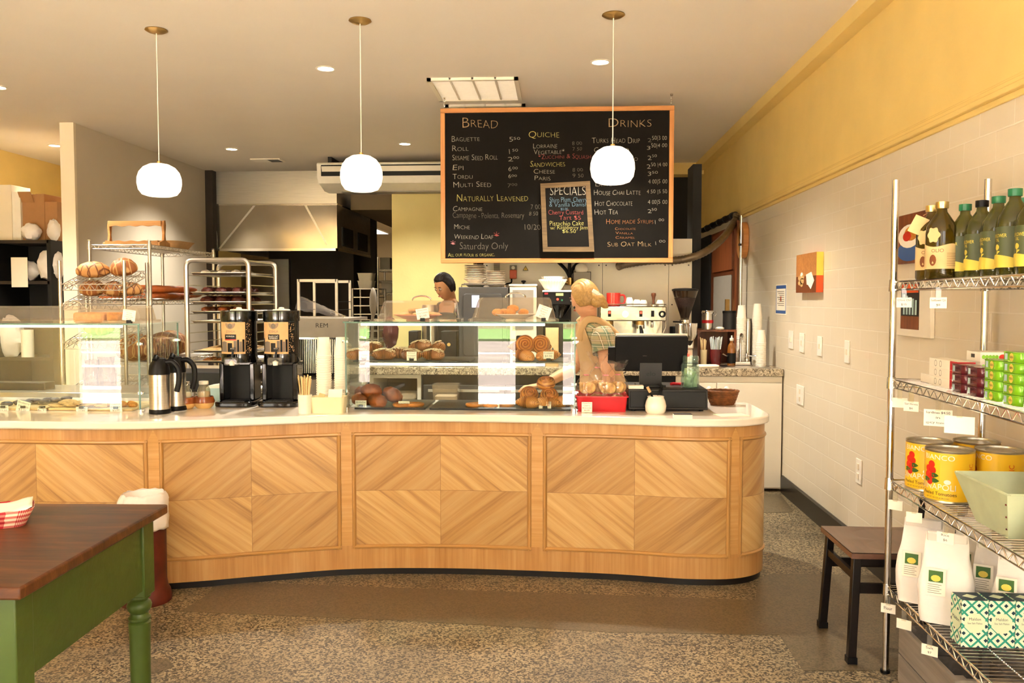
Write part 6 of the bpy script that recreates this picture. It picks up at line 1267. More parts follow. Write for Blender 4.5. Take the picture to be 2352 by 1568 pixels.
tag(MB().grid(lambda u, v: ((u - .5) * .44, (v - .5) * .34, .012 * mnoise.noise(Vector((u * 4, v * 4, 2))) + .014), 16, 12).build('parchment_sheet', M['paper'], None, (sc_ + .03, SY0 + .13, SZ2 - .002), solid=.002), 'crumpled white paper under the baguettes at the front of the bread shelf', 'paper')
BO_ = proto('boule', 'boule', 'bread', 'boules', loaf(.3, .14, 3), M['loafc'])
for dx, dy, rz, lab in [(.02, .2, .3, 'large dark boule at the front of the third tier of the bread shelf'), (.08, .55, 1, 'large dark boule in the middle of the third tier of the bread shelf'), (-.02, .9, 2, 'large dark boule at the back of the third tier of the bread shelf')]: put(BO_, (sc_ + dx, SY0 + dy, SZ3 + .004), (0, 0, rz), lab)
for dy, rz, lab in [(.25, .4, 'brown boule on the lowest tier of the bread shelf, near end'), (.7, 1.2, 'brown boule on the lowest tier of the bread shelf, far end')]: put(BO_, (sc_, SY0 + dy, .504), (0, 0, rz), lab, sc=.9)
# wooden stand and basket on top
z = STZ + .004; ty = SY0 + .22; kt = k(ty); p = wy(303, 555, ty)
t = thing('wooden_plate_rack', 'pine bread stand with scalloped rails on top of the tall bread shelf', 'wooden rack', (p.x, ty + .08, z)); ww = 66 * kt; hh = 62 * kt
for s_ in (-1, 1): MB().prism([(-.09, 0), (.09, 0), (.09, .03), (.02, .05), (.012, .1), (.025, hh * .8), (.015, hh), (-.012, hh * .98), (-.02, hh * .75), (-.01, .1), (-.02, .05), (-.09, .03)], s_ * ww - .01, s_ * ww + .01, 'yz').build('side_post', M['woodx'], t, bev=.003)
def scal(z0, h, n_=4): return [(-ww + .01, z0 + h), (ww - .01, z0 + h)] + [(ww - .01 - (2 * ww - .02) * i / 24, z0 + .008 * (1 - cos(2 * pi * n_ * i / 24)) * .5) for i in range(25)]
MB().prism(scal(hh * .76, .045), -.03, -.012, 'xz').build('top_rail', M['woodx'], t); MB().prism([(a, .045 - (b - .0) + .0) for a, b in scal(0, .045)], -.09, -.07, 'xz').build('front_rail', M['woodx'], t); MB().box(-ww, ww, -.07, .09, .004, .018).build('base_board', M['woodx'], t)
p = wy(412, 571, SY0 + .7); q = lambda a, b, z: [(x, y, z) for x, y in rrect(a, b, .06, 5)]
tag(MB().loft([q(.24, .3, 0), q(.32, .38, .065), q(.33, .39, .065), q(.32, .38, .06), q(.23, .29, .006)]).build('shallow_basket', M['kraft'], None, (sc_ + .06, SY0 + .72, z)), 'shallow tan basket on top of the tall bread shelf, right of the pine stand', 'basket')
# ------------------------------------------------------------------ rolling sheet-pan rack
PX0, PX1, PYF, PYB = wy(428, 640, 6.62).x, wy(571, 640, 6.62).x, 6.62, 7.26; ph = wy(500, 594, 6.62).z
t = thing('sheet_pan_rack', 'aluminium rolling sheet-pan rack of pastries in front of the steel hood', 'rolling rack', ((PX0 + PX1) / 2, (PYF + PYB) / 2, 0)); w_, d_ = PX1 - PX0, PYB - PYF
for sy in (-1, 1):
    y = sy * d_ / 2; pts = [(-w_ / 2, y, .12), (-w_ / 2, y, ph - .06)] + [(-w_ / 2 + .05 - .05 * cos(a), y, ph - .06 + .05 * sin(a)) for a in (.4, .8, 1.2, pi / 2)] + [(w_ / 2 - .05 + .05 * sin(a), y, ph - .06 + .05 * cos(a)) for a in (0, .4, .8, 1.2, pi / 2)] + [(w_ / 2, y, .12)]
    MB().tube(pts, .02, 8).build('upright_frame', M['alu'], t)
mb = MB()
lv = [627, 650, 672, 694, 716, 738, 760, 782, 806, 830, 856, 880, 905, 930]; LZ = [wy(500, y, PYF).z for y in lv]
for z in LZ:
    for s_ in (-1, 1): MB().box(s_ * w_ / 2 - (.0 if s_ > 0 else -.02) - .02 * (s_ > 0), s_ * w_ / 2 + (.0 if s_ > 0 else .02) , -d_ / 2, d_ / 2, z - .02, z - .014).build('runner', M['alu'], t)
MB().box(-w_ / 2 + .02, w_ / 2 - .02, -d_ / 2 + .03, d_ / 2 - .03, ph - .02, ph - .008).build('top_panel', M['alu'], t)
MB().box(-w_ / 2, w_ / 2, -d_ / 2 - .01, -d_ / 2 + .01, wy(500, 843, PYF).z - .014, wy(500, 843, PYF).z + .014).build('cross_bar', M['alu'], t)
for sx in (-1, 1):
    for sy in (-1, 1): w0 = MB().cyl((sx * w_ / 2 - .012, sy * d_ / 2, .055), (sx * w_ / 2 + .012, sy * d_ / 2, .055), .055, n=18).build('caster', M['black'], t)
pn = None; prx = t.location.x; pry = t.location.y
def pan_mb(): q = lambda a, b, z: [(x, y, z) for x, y in rrect(a, b, .02, 3)]; return MB().loft([q(w_ - .075, d_ - .05, 0), q(w_ - .055, d_ - .02, .02), q(w_ - .045, d_ - .012, .02), q(w_ - .045, d_ - .012, .016), q(w_ - .06, d_ - .026, .016), q(w_ - .085, d_ - .06, .003)])
PAN = proto('sheet_pan', 'pan', 'sheet pan', 'sheet pans on the rolling rack', pan_mb(), M['alu'])
LP = {0: 'highest', 2: 'second highest', 3: 'third', 4: 'fourth', 5: 'fifth', 8: 'sixth', 9: 'seventh', 10: 'eighth', 12: 'ninth'}
for i, nme in LP.items(): put(PAN, (prx, pry, LZ[i] - .0135), (0, 0, 0), 'aluminium sheet pan on the rolling rack, %s from the top' % nme.replace(' highest', '') if i else 'aluminium sheet pan on the rolling rack, the topmost one')
JAM = proto('jam_pastry', 'x', 'pastry', 'dark pastries on the rolling rack', bun_mb(.05, .045, .03, .25, 2.5, 3), M['choc'])
PAL = proto('pale_pastry', 'x', 'pastry', 'pale pastries on the rolling rack', bun_mb(.04, .04, .022, .2, 2.5, 5), M['bone'])
rr = random.Random(4)
def fill(i, p_, n_, lab, grp, sc=1, xs=3):
    for j in range(n_): put(p_, (prx + (j % xs - (xs - 1) / 2) * .125 + rr.uniform(-.01, .01), pry - d_ / 2 + .09 + .12 * (j // xs), LZ[i] - .0095), (0, 0, rr.uniform(0, 6)), lab, grp, sc)
fill(0, PAL, 9, 'pale pastry on the topmost pan of the rolling rack', 'pale pastries on the topmost pan'); fill(2, JAM, 12, 'dark brown pastry on the second pan of the rolling rack', 'dark pastries on the second pan'); fill(3, JAM, 12, 'dark red pastry on the third pan of the rolling rack', 'dark pastries on the third pan', 1.1); fill(4, BUN, 9, 'brown bun on the fourth pan of the rolling rack', 'brown buns on the fourth pan', .8)
fill(9, COOK, 12, 'golden cookie on the seventh pan of the rolling rack', 'golden cookies on the seventh pan', 1.1); fill(9, CR, 6, 'small golden croissant on the seventh pan of the rolling rack', 'golden croissants on the seventh pan', .6)
o = MB().grid(lambda u, v: ((u - .5) * (w_ - .1), (v - .5) * (d_ - .1), .02 + .035 * (1 - (2 * u - 1) ** 4) * (1 - (2 * v - 1) ** 4)), 16, 16).build('focaccia', M['cookie'], None, (prx, pry, LZ[8] - .02)); tag(o, 'flat pale focaccia on the sixth pan of the rolling rack', 'bread')
# ------------------------------------------------------------------ bread slicer behind the cup stacks
GY1 = 5.75; a, b = wy(655, 731, GY1), wy(800, 880, GY1); sw = b.x - a.x
t = thing('bread_slicer', 'grey bread slicer with a row of blades behind the coffee dispensers', 'bread slicer', ((a.x + b.x) / 2, GY1 + .3, 0)); Z = lambda py: wy(720, py, GY1).z
MB().box(-sw / 2, sw / 2, -.28, .3, .04, Z(872)).build('base_cabinet', M['greypl'], t, bev=.01); mb = MB().box(-sw / 2, sw / 2, -.28, .3, Z(778), Z(731))
n0 = len(mb.v); put_text(mb, 'REM', lambda x, y: (-.01 + x, -.2815, Z(752) + y), .03, .085, 1); mb.build('hood_panel', [M['greypl'], M['ink']], t, weld=False)
MB().box(-sw / 2, sw / 2, -.29, -.27, Z(779), Z(775)).build('trim_bar', M['chrome'], t); MB().box(-sw / 2, -sw / 2 + .03, -.28, .3, Z(872), Z(778)).build('side_panel', M['greypl'], t); MB().box(sw / 2 - .03, sw / 2, -.28, .3, Z(872), Z(778)).build('side_panel', M['greypl'], t); MB().box(-sw / 2 + .03, sw / 2 - .03, .1, .12, Z(872), Z(778)).build('inner_panel', M['charcoal'], t)
for i in range(26): x = -sw / 2 + .05 + (sw - .1) * i / 25; MB().box(x - .003, x + .003, -.12, -.1, Z(862), Z(780)).build('blade', M['steel'], t)
MB().tube([(-sw / 2 + .04, -.26, Z(728)), (sw / 2 - .04, -.26, Z(728))], .006, 8).build('guard_rail', M['chrome'], t)
t2 = thing('plastic_wrap', 'clear plastic sheet draped over the grey bread slicer', 'plastic sheet', (wy(735, 725, GY1 + .2).x, GY1 + .25, Z(731) + .001))
MB().grid(lambda u, v: ((u - .5) * .3, (v - .5) * .3, .15 * (1 - u) ** .8 * (1 - (2 * v - 1) ** 2 * .6) + .012 * mnoise.noise(Vector((u * 6, v * 6, 0)))), 14, 12).build('sheet', M['film'], t2)
# ------------------------------------------------------------------ prep bench behind the left case
bx0, bx1 = -4.3, -2.55
t = thing('prep_table', 'low steel prep table with dark shelf behind the left display case', 'table', ((bx0 + bx1) / 2, 5.6, 0)); w2 = (bx1 - bx0) / 2
MB().box(-w2, w2, -.25, .25, .80, .84).build('top', M['steel'], t, bev=.003); MB().box(-w2 + .02, w2 - .02, -.22, .22, .25, .27).build('shelf', M['charcoal'], t)
for sx in (-1, 1):
    for sy in (-1, 1): MB().cyl((sx * (w2 - .03), sy * .21, 0), (sx * (w2 - .03), sy * .21, .8), .02, n=12).build('leg', M['steel'], t)
for i, (px, h, lab) in enumerate([(215, .2, 'dark glass jug on the prep table behind the left case, left of the pair'), (245, .22, 'dark glass jug on the prep table behind the left case, right of the pair')]):
    tag(MB().lathe([(0, 0), (.06, 0), (.065, .1), (.05, h * .8), (.055, h), (0, h)], n=22).build('glass_jug', M['hopper'], None, (wy(px, 850, 5.6).x, 5.6, .8405)), lab, 'jug')
tag(MB().box(-.45, .45, -.06, .06, 0, .05).build('equipment_rail', M['black'], None, (-3.9, 5.55, .8405), bev=.006), 'long black appliance on the prep table behind the left case', 'appliance')
tag(MB().box(-.22, .22, -.16, .16, 0, .13).build('equipment_box', M['charcoal'], None, (wy(470, 880, 5.6).x, 5.6, .8405), bev=.01), 'dark grey appliance on the prep table, behind the stoneware pots', 'appliance')
# ------------------------------------------------------------------ dark storage shelves left of the partition
DX0_, DX1_ = -5.85, wy(133, 560, 7.9).x; DYF_ = 7.75
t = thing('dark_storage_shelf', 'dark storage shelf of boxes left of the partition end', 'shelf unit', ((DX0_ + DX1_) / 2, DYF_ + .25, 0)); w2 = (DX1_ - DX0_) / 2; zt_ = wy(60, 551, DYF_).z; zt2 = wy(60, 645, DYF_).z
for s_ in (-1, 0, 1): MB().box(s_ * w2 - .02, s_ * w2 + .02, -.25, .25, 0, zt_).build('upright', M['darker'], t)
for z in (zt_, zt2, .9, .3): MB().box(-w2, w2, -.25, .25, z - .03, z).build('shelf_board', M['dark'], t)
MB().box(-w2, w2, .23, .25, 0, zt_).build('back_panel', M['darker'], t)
def sb(px0, px1, py0, py1, Y, d_, z, m, lab, nm='cardboard_box', cat='box', flap=0):
    a, b = wy(px0, py1, Y), wy(px1, py0, Y); t = thing(nm, lab, cat, ((a.x + b.x) / 2, Y + d_ / 2, z)); w_ = (b.x - a.x) / 2; h = b.z - z
    MB().box(-w_, w_, -d_ / 2, d_ / 2, 0, h).build('body', m, t, bev=.002)
    if flap: mb = MB().cbox((0, -d_ / 2 - .03, h - .03), (w_ * 1.6, .004, .11), 0, Matrix.Rotation(.5, 3, 'X')); mb.build('flap', m, t)
    return t
zz = zt_ + .0005
sb(-40, 25, 424, 551, DYF_ + .16, .3, zz, M['creamwall'], 'pale tall carton at the left edge on the dark storage shelf'); sb(28, 46, 440, 551, DYF_ + .17, .3, zz, M['white'], 'narrow white carton second from the left on the dark storage shelf'); sb(48, 82, 446, 551, DYF_ + .2, .26, zz, M['card'], 'brown carton with a pale flap on the dark storage shelf', flap=1); sb(84, 101, 445, 551, DYF_ + .17, .28, zz, M['card'], 'tall plain brown carton on the dark storage shelf'); sb(103, 131, 463, 551, DYF_ + .18, .3, zz, M['card'], 'brown carton at the right end of the dark storage shelf, beside the partition')
def bagm(r, h, sd): return MB().sph((0, 0, h * .48), (r, r * .8, h * .5), 18, 12, 0, lambda d: 1 + .22 * mnoise.noise(d * 2.5 + Vector((sd, 0, 0))))
for px, Y, z, r, h, lab in [(72, DYF_ + .09, zz, .09, .17, 'clear bag before the brown carton on the dark storage shelf'), (124, DYF_ + .08, zz, .06, .2, 'clear bag at the right end of the dark storage shelf'), (115, DYF_ + .1, zt2 + .001, .12, .3, 'white plastic bag on the middle board of the dark storage shelf'), (62, DYF_ + .12, zt2 + .001, .1, .2, 'grey bag at the left of the middle board of the dark storage shelf'), (15, DYF_ + .12, .9, .14, .4, 'crumpled white bag on the lower board of the dark storage shelf')]:
    tag(bagm(r, h, px).build('plastic_bag', M['binbag'], None, (wy(px, 540, Y).x, Y, z)), lab, 'bag')
tag(MB().box(-.05, .05, -.05, .05, 0, .13).build('blue_carton', mat('blue_carton', '#3a4a6e', .6), None, (wy(52, 640, DYF_ + .06).x, DYF_ + .06, zt2 + .001)), 'small blue carton on the middle board of the dark storage shelf', 'box')
tag(MB().cyl((0, 0, 0), (0, 0, .26), .055, n=24).build('paper_roll', M['paper'], None, (wy(60, 720, 7.8).x, DYF_ + .06, .9005)), 'white paper towel roll on the lower board of the dark storage shelf', 'paper roll')
tag(MB().box(-.08, .08, -.001, .001, -.14, .14).build('notice_sheet', M['paper'], None, (wy(2, 623, DYF_ - .27).x, DYF_ - .003, wy(2, 623, DYF_ - .27).z)), 'white notice taped to the dark storage shelf at the left edge', 'notice')
# ------------------------------------------------------------------ kitchen beyond
sbox('wall_kitchen_panel', M['steel'], wy(560, 650, 12.55).x, wy(666, 650, 12.55).x, 12.5, 12.58, 0, wy(600, 595, 12.5).z)
KX0, KX1, KYF = wy(686, 660, 9.2).x, wy(773, 660, 9.2).x, 9.2; kh = wy(700, 641, KYF).z
t = thing('empty_pan_rack', 'empty aluminium pan rack standing in the dark kitchen doorway', 'rolling rack', ((KX0 + KX1) / 2, KYF + .3, 0)); w2 = (KX1 - KX0) / 2
for sx in (-1, 1):
    for sy in (-1, 1): MB().box(sx * w2 - .014, sx * w2 + .014, sy * .3 - .014, sy * .3 + .014, .1, kh).build('post', M['alu'], t)
    for i in range(14): MB().box(sx * w2 - .012, sx * w2 + .012, -.28, .28, .25 + i * .09, .256 + i * .09).build('runner', M['charcoal'], t)
for y in (-.3, .3): MB().box(-w2, w2, y - .014, y + .014, kh - .03, kh).build('top_bar', M['alu'], t)
for sx in (-1, 1):
    for sy in (-1, 1): MB().cyl((sx * w2 - .012, sy * .3, .05), (sx * w2 + .012, sy * .3, .05), .05, n=14).build('caster', M['black'], t)
KY2 = 10.9; t = thing('kitchen_pan_trolley', 'steel trolley under white tubs in the kitchen left of the yellow wall', 'trolley', (wy(838, 700, KY2).x, KY2 + .25, 0)); ztop = wy(838, 662, KY2).z; w2 = 30 * k(KY2)
for sx in (-1, 1):
    for sy in (-1, 1): MB().cyl((sx * w2, sy * .22, 0), (sx * w2, sy * .22, ztop), .014, n=10).build('leg', M['alu'], t)
for i in range(7): MB().box(-w2, w2, -.22, .22, ztop - .012 - i * .11, ztop - i * .11).build('shelf', M['alu'], t)
for i, lab in enumerate(('white food tub on the kitchen trolley, lower one', 'white food tub on the kitchen trolley, upper one')):
    q = lambda a, b, z: [(x, y, z) for x, y in rrect(a, b, .03)]; tag(MB().loft([q(.17, .2, 0), q(.2, .23, .095), q(.21, .24, .095), q(.21, .24, .1), q(.2, .23, .1)]).build('food_tub', M['white'], None, (t.location.x - .02, KY2 + .2, ztop + .0005 + i * .1005)), lab, 'tub')
KY3 = 11.6; t = rack('kitchen_wire_shelf', 'wire shelf at the back of the kitchen beside the yellow wall', wy(868, 650, KY3).x, wy(868, 650, KY3).x + .9, KY3, KY3 + .45, wy(880, 590, KY3).z, [wy(880, 618, KY3).z, wy(880, 636, KY3).z - .05, wy(880, 672, KY3).z, .9], M['alu'], 'x', coll=False)
rr = random.Random(2); zs = [wy(880, 618, KY3).z, wy(880, 672, KY3).z]
for i, (dx, z, m, lab) in enumerate([(.08, zs[0], 'greypl', 'grey carton at the top left of the kitchen wire shelf'), (.25, zs[0], 'bone', 'pale carton at the top right of the kitchen wire shelf'), (.1, zs[1], 'white', 'white carton on the middle of the kitchen wire shelf')]):
    tag(MB().box(-.07, .07, -.1, .1, 0, .16).build('carton', M[m], None, (wy(868, 650, KY3).x + dx, KY3 + .2, z + .004), bev=.003), lab, 'box')
t = thing('kitchen_counter', 'steel kitchen counter behind the middle display case, left of the yellow wall', 'table', (wy(850, 740, 9.0).x, 9.1, 0)); MB().box(-.36, .35, -.3, .3, .88, .92).build('top', M['steel'], t); MB().box(-.36, .35, -.28, .28, .1, .14).build('shelf', M['steel'], t)
for sx in (-.33, .32):
    for sy in (-.26, .26): MB().cyl((sx, sy, 0), (sx, sy, .88), .02, n=10).build('leg', M['steel'], t)
tag(bagm(.085, .34, 3).build('red_sack', M['maroon'], None, (t.location.x + .2, 9.1, .9205)), 'crumpled red bag standing on the kitchen counter left of the yellow wall', 'bag')
tag(MB().lathe([(0, 0), (.06, 0), (.02, .2), (.008, .28), (0, .28)], n=16).build('green_bottle', M['teal'], None, (wy(818, 700, 9.05).x, 9.05, .9205)), 'green squeeze bottle on the kitchen counter', 'bottle')
t = thing('peel_paddle', 'grey ladle-ended pole standing before the kitchen counter', 'paddle', (wy(845, 720, 8.6).x, 8.6, 0)); mb = MB().cyl((0, 0, 0), (.05, 0, 1.3), .016, n=12); mb.build('pole', M['greypl'], t); MB().sph((.056, 0, 1.42), (.04, .03, .15), 16, 10).build('blade', M['greypl'], t)
# ------------------------------------------------------------------ right wall: pipe, hose, doors, boards
zp = wx(1690, 493, XR - .04).z; y0, y1 = wx(1690, 493, XR - .04).y, 9.9
t = thing('wall_pipe', 'dark pipe running along the right wall above the kitchen door', 'pipe', (XR - .045, y0, zp)); MB().cyl((0, 0, 0), (0, y1 - y0, 0), .03, n=14).build('run', M['blackmetal'], t)
for i in range(5): y = .1 + i * .35; MB().cyl((0, y, 0), (0, y + .05, 0), .035, n=14).build('coupling', M['charcoal'], t)
for y in (.3, 1.5): MB().box(-.01, .044, y - .01, y + .01, -.01, .01).build('bracket', M['charcoal'], t)
t = thing('flexible_hose', 'ribbed grey flexible hose sagging from the wall pipe to behind the menu board', 'hose', (XR - .1, y0, zp))
P0 = Vector(t.location); pts = [wy(1692, 491, y0), wy(1684, 515, y0 - .05), wy(1655, 552, 7.5), wy(1612, 582, 7.1), wy(1560, 597, 7.08), wy(1500, 598, 7.06), wy(1440, 606, 7.0), wy(1420, 612, 7.05)]
pts = spline([p - P0 for p in pts], 14); mb = MB().tube(pts, lambda u: .03 + .004 * (int(u * 97) % 2), 10); mb.build('hose', M['rope'], t)
t = thing('vertical_pipe', 'chrome upright pipe at the end of the tiled wall', 'pipe', (XR - .05, 7.78, GZ)); p = wx(1700, 500, XR - .05); MB().cyl((0, 0, 0), (0, 0, wx(1692, 500, XR - .05).z - GZ), .016, n=12).build('tube', M['chrome'], t); MB().box(-.02, .05, -.02, .02, 1.0, 1.02).build('clip', M['charcoal'], t)
d = struct(MB().box(XR - .012, XR - .001, 7.98, 10.3, 0, zp - .08).build('door_2', M['walnut']))
MB().box(XR - .02, XR - .012, 8.35, 9.3, .95, zp - .55).build('door_glass', M['greypl'], d); MB().box(XR - .045, XR - .012, 7.98, 8.06, 0, zp - .06).build('door_frame', M['brownwood'], d); MB().box(XR - .03, XR - .012, 9.5, 10.3, 0, zp - .08).build('door_panel', M['darker'], d); MB().box(XR - .026, XR - .012, 8.3, 9.35, zp - .5, zp - .1).build('door_top_panel', M['brownwood'], d); MB().box(XR - .06, XR - .012, 8.42, 8.45, 1.2, 1.45).build('door_handle', M['brass'], d)
p = wx(1708, 552, XR - .02); t = thing('cutting_board', 'round-ended wooden board hung on the end of the tiled wall', 'wooden board', (XR - .03, p.y, p.z)); MB().prism([(y, z) for y, z in rrect(.28, .33, .13, 8)], -.022, .028, 'yz').build('board', M['frame'], t, bev=.004)
# ------------------------------------------------------------------ grocery shelf at the right
ZT1, ZT2, ZT3, ZT4 = 1.516, 1.145, .756, .343
QX, QY, SK = wy(2046, 1000, 3.31).x, 3.31, .0256
def sh(x, y): return (QX + x - SK * y, QY - y)                     # x from the aisle edge towards the wall, y towards the viewer
SW_, SD_ = .335, 1.22
c = sh(SW_ / 2, SD_ / 2)
t = rack('grocery_wire_shelf', 'four-tier chrome wire shelf of groceries along the right wall', -SW_ / 2, SW_ / 2, -SD_ / 2, SD_ / 2, 1.9, [ZT1, ZT2, ZT3, ZT4], M['chrome'])
t.location = (c[0], c[1], 0); t.rotation_euler = (0, 0, -SK); UZ = .0045
def tagcard(px, py, tier, y, lines, lab, w_=.052, h=.034, drop=.03):
    x_, y_ = sh(-.006, y); t = thing('shelf_tag', lab, 'price tag', (x_, y_, tier - .03), random.uniform(-.25, .25) - .5)
    mb = MB().box(-w_ / 2, w_ / 2, -.001, .001, -drop - h, -drop)
    for i, s_ in enumerate(lines): put_text(mb, s_, lambda a, b: (a, -.0016, -drop - h * (i + .8) / (len(lines) + .3) + b), h / (len(lines) + .5) * .5, min(w_ * .85, .006 * len(s_)), 1, align='c', wob=.15)
    mb.build('card', [M['paper'], M['ink']], t, weld=False); MB().box(-.008, .008, -.003, .003, -drop - .004, .004).build('clip', M['clearjar'], t)
for (tier, y, ln, lab) in [(ZT1, .12, ['Olive Oil', '$15'], 'small price tag on the top tier under the gold-capped bottles'), (ZT1, .42, ['Sunflower Oil', '$8'], 'price tag on the top tier under the green-capped bottles'), (ZT2, .10, [], 'blank tag hanging at the far end of the second tier'), (ZT2, .21, ['Sardines', '$6'], 'small written tag on the second tier under the red and white boxes'), (ZT2, .44, ['Sardines $4.50', 'in', 'spicy tomato'], 'large handwritten sardine tag on the second tier under the maroon tins'), (ZT2, .60, [], 'large blank tag on the second tier under the green tins'), (ZT3, .08, [], 'blank tag at the far end of the third tier'), (ZT3, .26, [], 'blank tag on the third tier above the white flour bags'), (ZT3, .52, ['Rice', '$6'], 'tag on the third tier under the mint box'), (ZT4, .03, ['Flour'], 'tag at the far end of the lowest tier beside the post'), (ZT4, .19, [], 'blank tag on the lowest tier under the front flour bag'), (ZT4, .42, ['Salt', '$7'], 'tag on the lowest tier under the patterned salt boxes')]:
    tagcard(0, 0, tier, y, ln, lab, *((.085, .055) if 'large' in lab else (.052, .036)))
def bottle(x, y, r, h, oil, capm, lab, kind, grp):
    X, Y = sh(x, y); t = thing('oil_bottle', lab, 'bottle', (X, Y, ZT1 + UZ), -.35, grp); sq = 2 if kind == 'g' else 3.2
    MB().lathe([(0, 0), (r * .94, 0), (r, .008), (r, h * .60), (r * .93, h * .68), (r * .55, h * .80), (r * .34, h * .86), (r * .3, h * .93), (0, h * .93)], n=36, sq=None if sq == 2 else sq).build('glass_body', oil, t)
    MB().lathe([(0, h * .905), (r * .40, h * .905), (r * .42, h * .92), (r * .42, h * .99), (0, h)], n=24).build('screw_cap', capm, t)
    rr_ = r * 1.006
    def on(l): return lambda a, z: ((lambda th: ((rr_ + l) * cos(th) * ((1 / ((abs(cos(th)) ** sq + abs(sin(th)) ** sq) ** (1 / sq))) if sq != 2 else 1), (rr_ + l) * sin(th) * ((1 / ((abs(cos(th)) ** sq + abs(sin(th)) ** sq) ** (1 / sq))) if sq != 2 else 1), z))(-pi / 2 + a / rr_))
    mb = MB()
    if kind == 'g':
        mb.grid(lambda u, v: on(.0006)((u - .5) * r * 4.4, h * (.13 + (.30 + .02 * sin(u * 12)) * v)), 30, 3, 0)
        put_text(mb, 'OLIO', lambda a, b: on(.0014)(-.035 + a, h * .34 + b), .012, .04, 1); mb.add([on(.0014)(-.03 + .012 * cos(q), h * .24 + .02 * sin(q)) for q in [2 * pi * i / 12 for i in range(12)]], [tuple(range(12))], 1)
        for i in range(8): mb.grid(lambda u, v: on(.0012)(.015 + .045 * u, h * (.17 + .022 * i) + .0012 * v), 6, 1, 1)
        mb.add([on(.0012)(-.03 + .022 * cos(q) * (1 + .12 * cos(6 * q)), h * .56 + .026 * sin(q) * (1 + .12 * cos(6 * q))) for q in [2 * pi * i / 30 for i in range(30)]], [tuple(range(30))], 0)
    else:
        mb.grid(lambda u, v: on(.0006)((u - .5) * r * 5.2, h * (.10 + .46 * v)), 40, 3, 2)
        mb.grid(lambda u, v: on(.0011)((u - .5) * r * 5.2, h * (.10 + (.10 + .05 * sin(pi * ((u * 2) % 1))) * v)), 60, 2, 3)
        for o_ in (-.052, .046):
            put_text(mb, 'SUNFLOWER', lambda a, b: on(.0016)(o_ + a, h * .44 + b), .011, .056, 3, align='c'); put_text(mb, 'OIL', lambda a, b: on(.0016)(o_ + a, h * .395 + b), .009, .018, 3, align='c')
            mb.add([on(.0016)(o_ + .009 * cos(q), h * .33 + .009 * sin(q)) for q in [2 * pi * i / 14 for i in range(14)]], [tuple(range(14))], 3); mb.grid(lambda u, v: on(.0016)(o_ - .001 + .002 * u, h * (.22 + .09 * v)), 1, 1, 3); mb.add([on(.0016)(o_ + .012 * (q[0]), h * .25 + .012 * q[1]) for q in ((0, 0), (1, .8), (.3, .9))], [(0, 1, 2)], 3)
        mb.grid(lambda u, v: on(.0013)(-.022 + .044 * u, h * (.30 + .22 * v)), 6, 1, 1)
    mb.build('paper_label', [M['parch'] if kind == 'g' else M['ink'], M['brownwood'] if kind == 'g' else M['olive'], M['olive'], M['ylabel']], t, fixn=False, weld=False); return t
g1 = bottle(.085, .21, .052, .275, M['oil'], M['gold'], 'front gold-capped bottle of dark olive oil on the top tier', 'g', 'gold-capped oil bottles')
g2 = bottle(.098, .09, .052, .275, M['oil'], M['gold'], 'rear gold-capped bottle of dark olive oil on the top tier, with a paper tag', 'g', 'gold-capped oil bottles')
mb = MB().cbox((-.045, -.03, .2), (.05, .0015, .065), 0, Matrix.Rotation(.45, 3, 'Y')); mb.build('neck_tag', M['parch'], g2); MB().tube([(-.015, -.01, .245), (-.03, -.03, .235)], .001, 5).build('string', M['kraft'], g2)
b1 = None
for i, (x, y, lab, cap) in enumerate([(.16, .22, 'farthest green-capped sunflower oil bottle in the front row, next to the gold-capped bottles', 'green'), (.165, .335, 'dark-capped sunflower oil bottle second in the front row', 'black'), (.165, .45, 'green-capped sunflower oil bottle third in the front row', 'green'), (.16, .565, 'large green-capped sunflower oil bottle fourth in the front row, back label showing', 'green'), (.265, .40, 'green-capped sunflower oil bottle in the rear row behind the third bottle', 'green'), (.265, .52, 'green-capped sunflower oil bottle in the rear row at the photo edge', 'green'), (.16, .685, 'nearest green-capped sunflower oil bottle, cut by the photo edge', 'green')]):
    bottle(x, y, .0495, .265 if i != 3 else .275, M['oilg'], M['green'] if cap == 'green' else M['black'], lab, 's', 'sunflower oil bottles')
# second tier: boxes and tins
def tinbox(x0, x1, y0, y1, z, h, mats, lab, nm, cat, grp, draw=None):
    (ax, ay) = sh((x0 + x1) / 2, (y0 + y1) / 2); t = thing(nm, lab, cat, (ax, ay, z), -SK, grp); w_, d_ = (x1 - x0) / 2, (y1 - y0) / 2
    mb = MB().box(-w_, w_, -d_, d_, 0, h)
    if draw: draw(mb, w_, d_, h)
    o = mb.build('carton', mats, t, weld=False); return t
def d_white(mb, w_, d_, h):
    for i in range(5): mb.add([(-w_ * .8 + i * w_ * .2 + .006 * cos(q), -d_ - .0006, h * .5 + .007 * sin(q)) for q in [2 * pi * j / 8 for j in range(8)]], [tuple(range(8))], 1)
    mb.add([(w_ * .35 + .012 * cos(q), -d_ - .0006, h * .5 + .009 * sin(q)) for q in [2 * pi * j / 12 for j in range(12)]], [tuple(range(12))], 2)
    for i in range(9): mb.box(-w_ - .0006, -w_ - .0001, -d_ * .2 + i * .003, -d_ * .2 + i * .003 + .0016, h * .35, h * .75, 3)
wm = [M['paper'], M['lgreen'], M['tomato'], M['ink']]
for ci, (x0, x1) in enumerate(((.13, .235), (.24, .33))):
    for j in range(4): tinbox(x0, x1, .33, .43, ZT2 + UZ + j * .0315, .031, wm, 'white tin carton at the back of the second tier, %s stack, %s layer' % (('left', 'right')[ci], ('bottom', 'second', 'third', 'top')[j]), 'tin_carton', 'carton', 'white tin cartons at the back of the second tier', d_white)
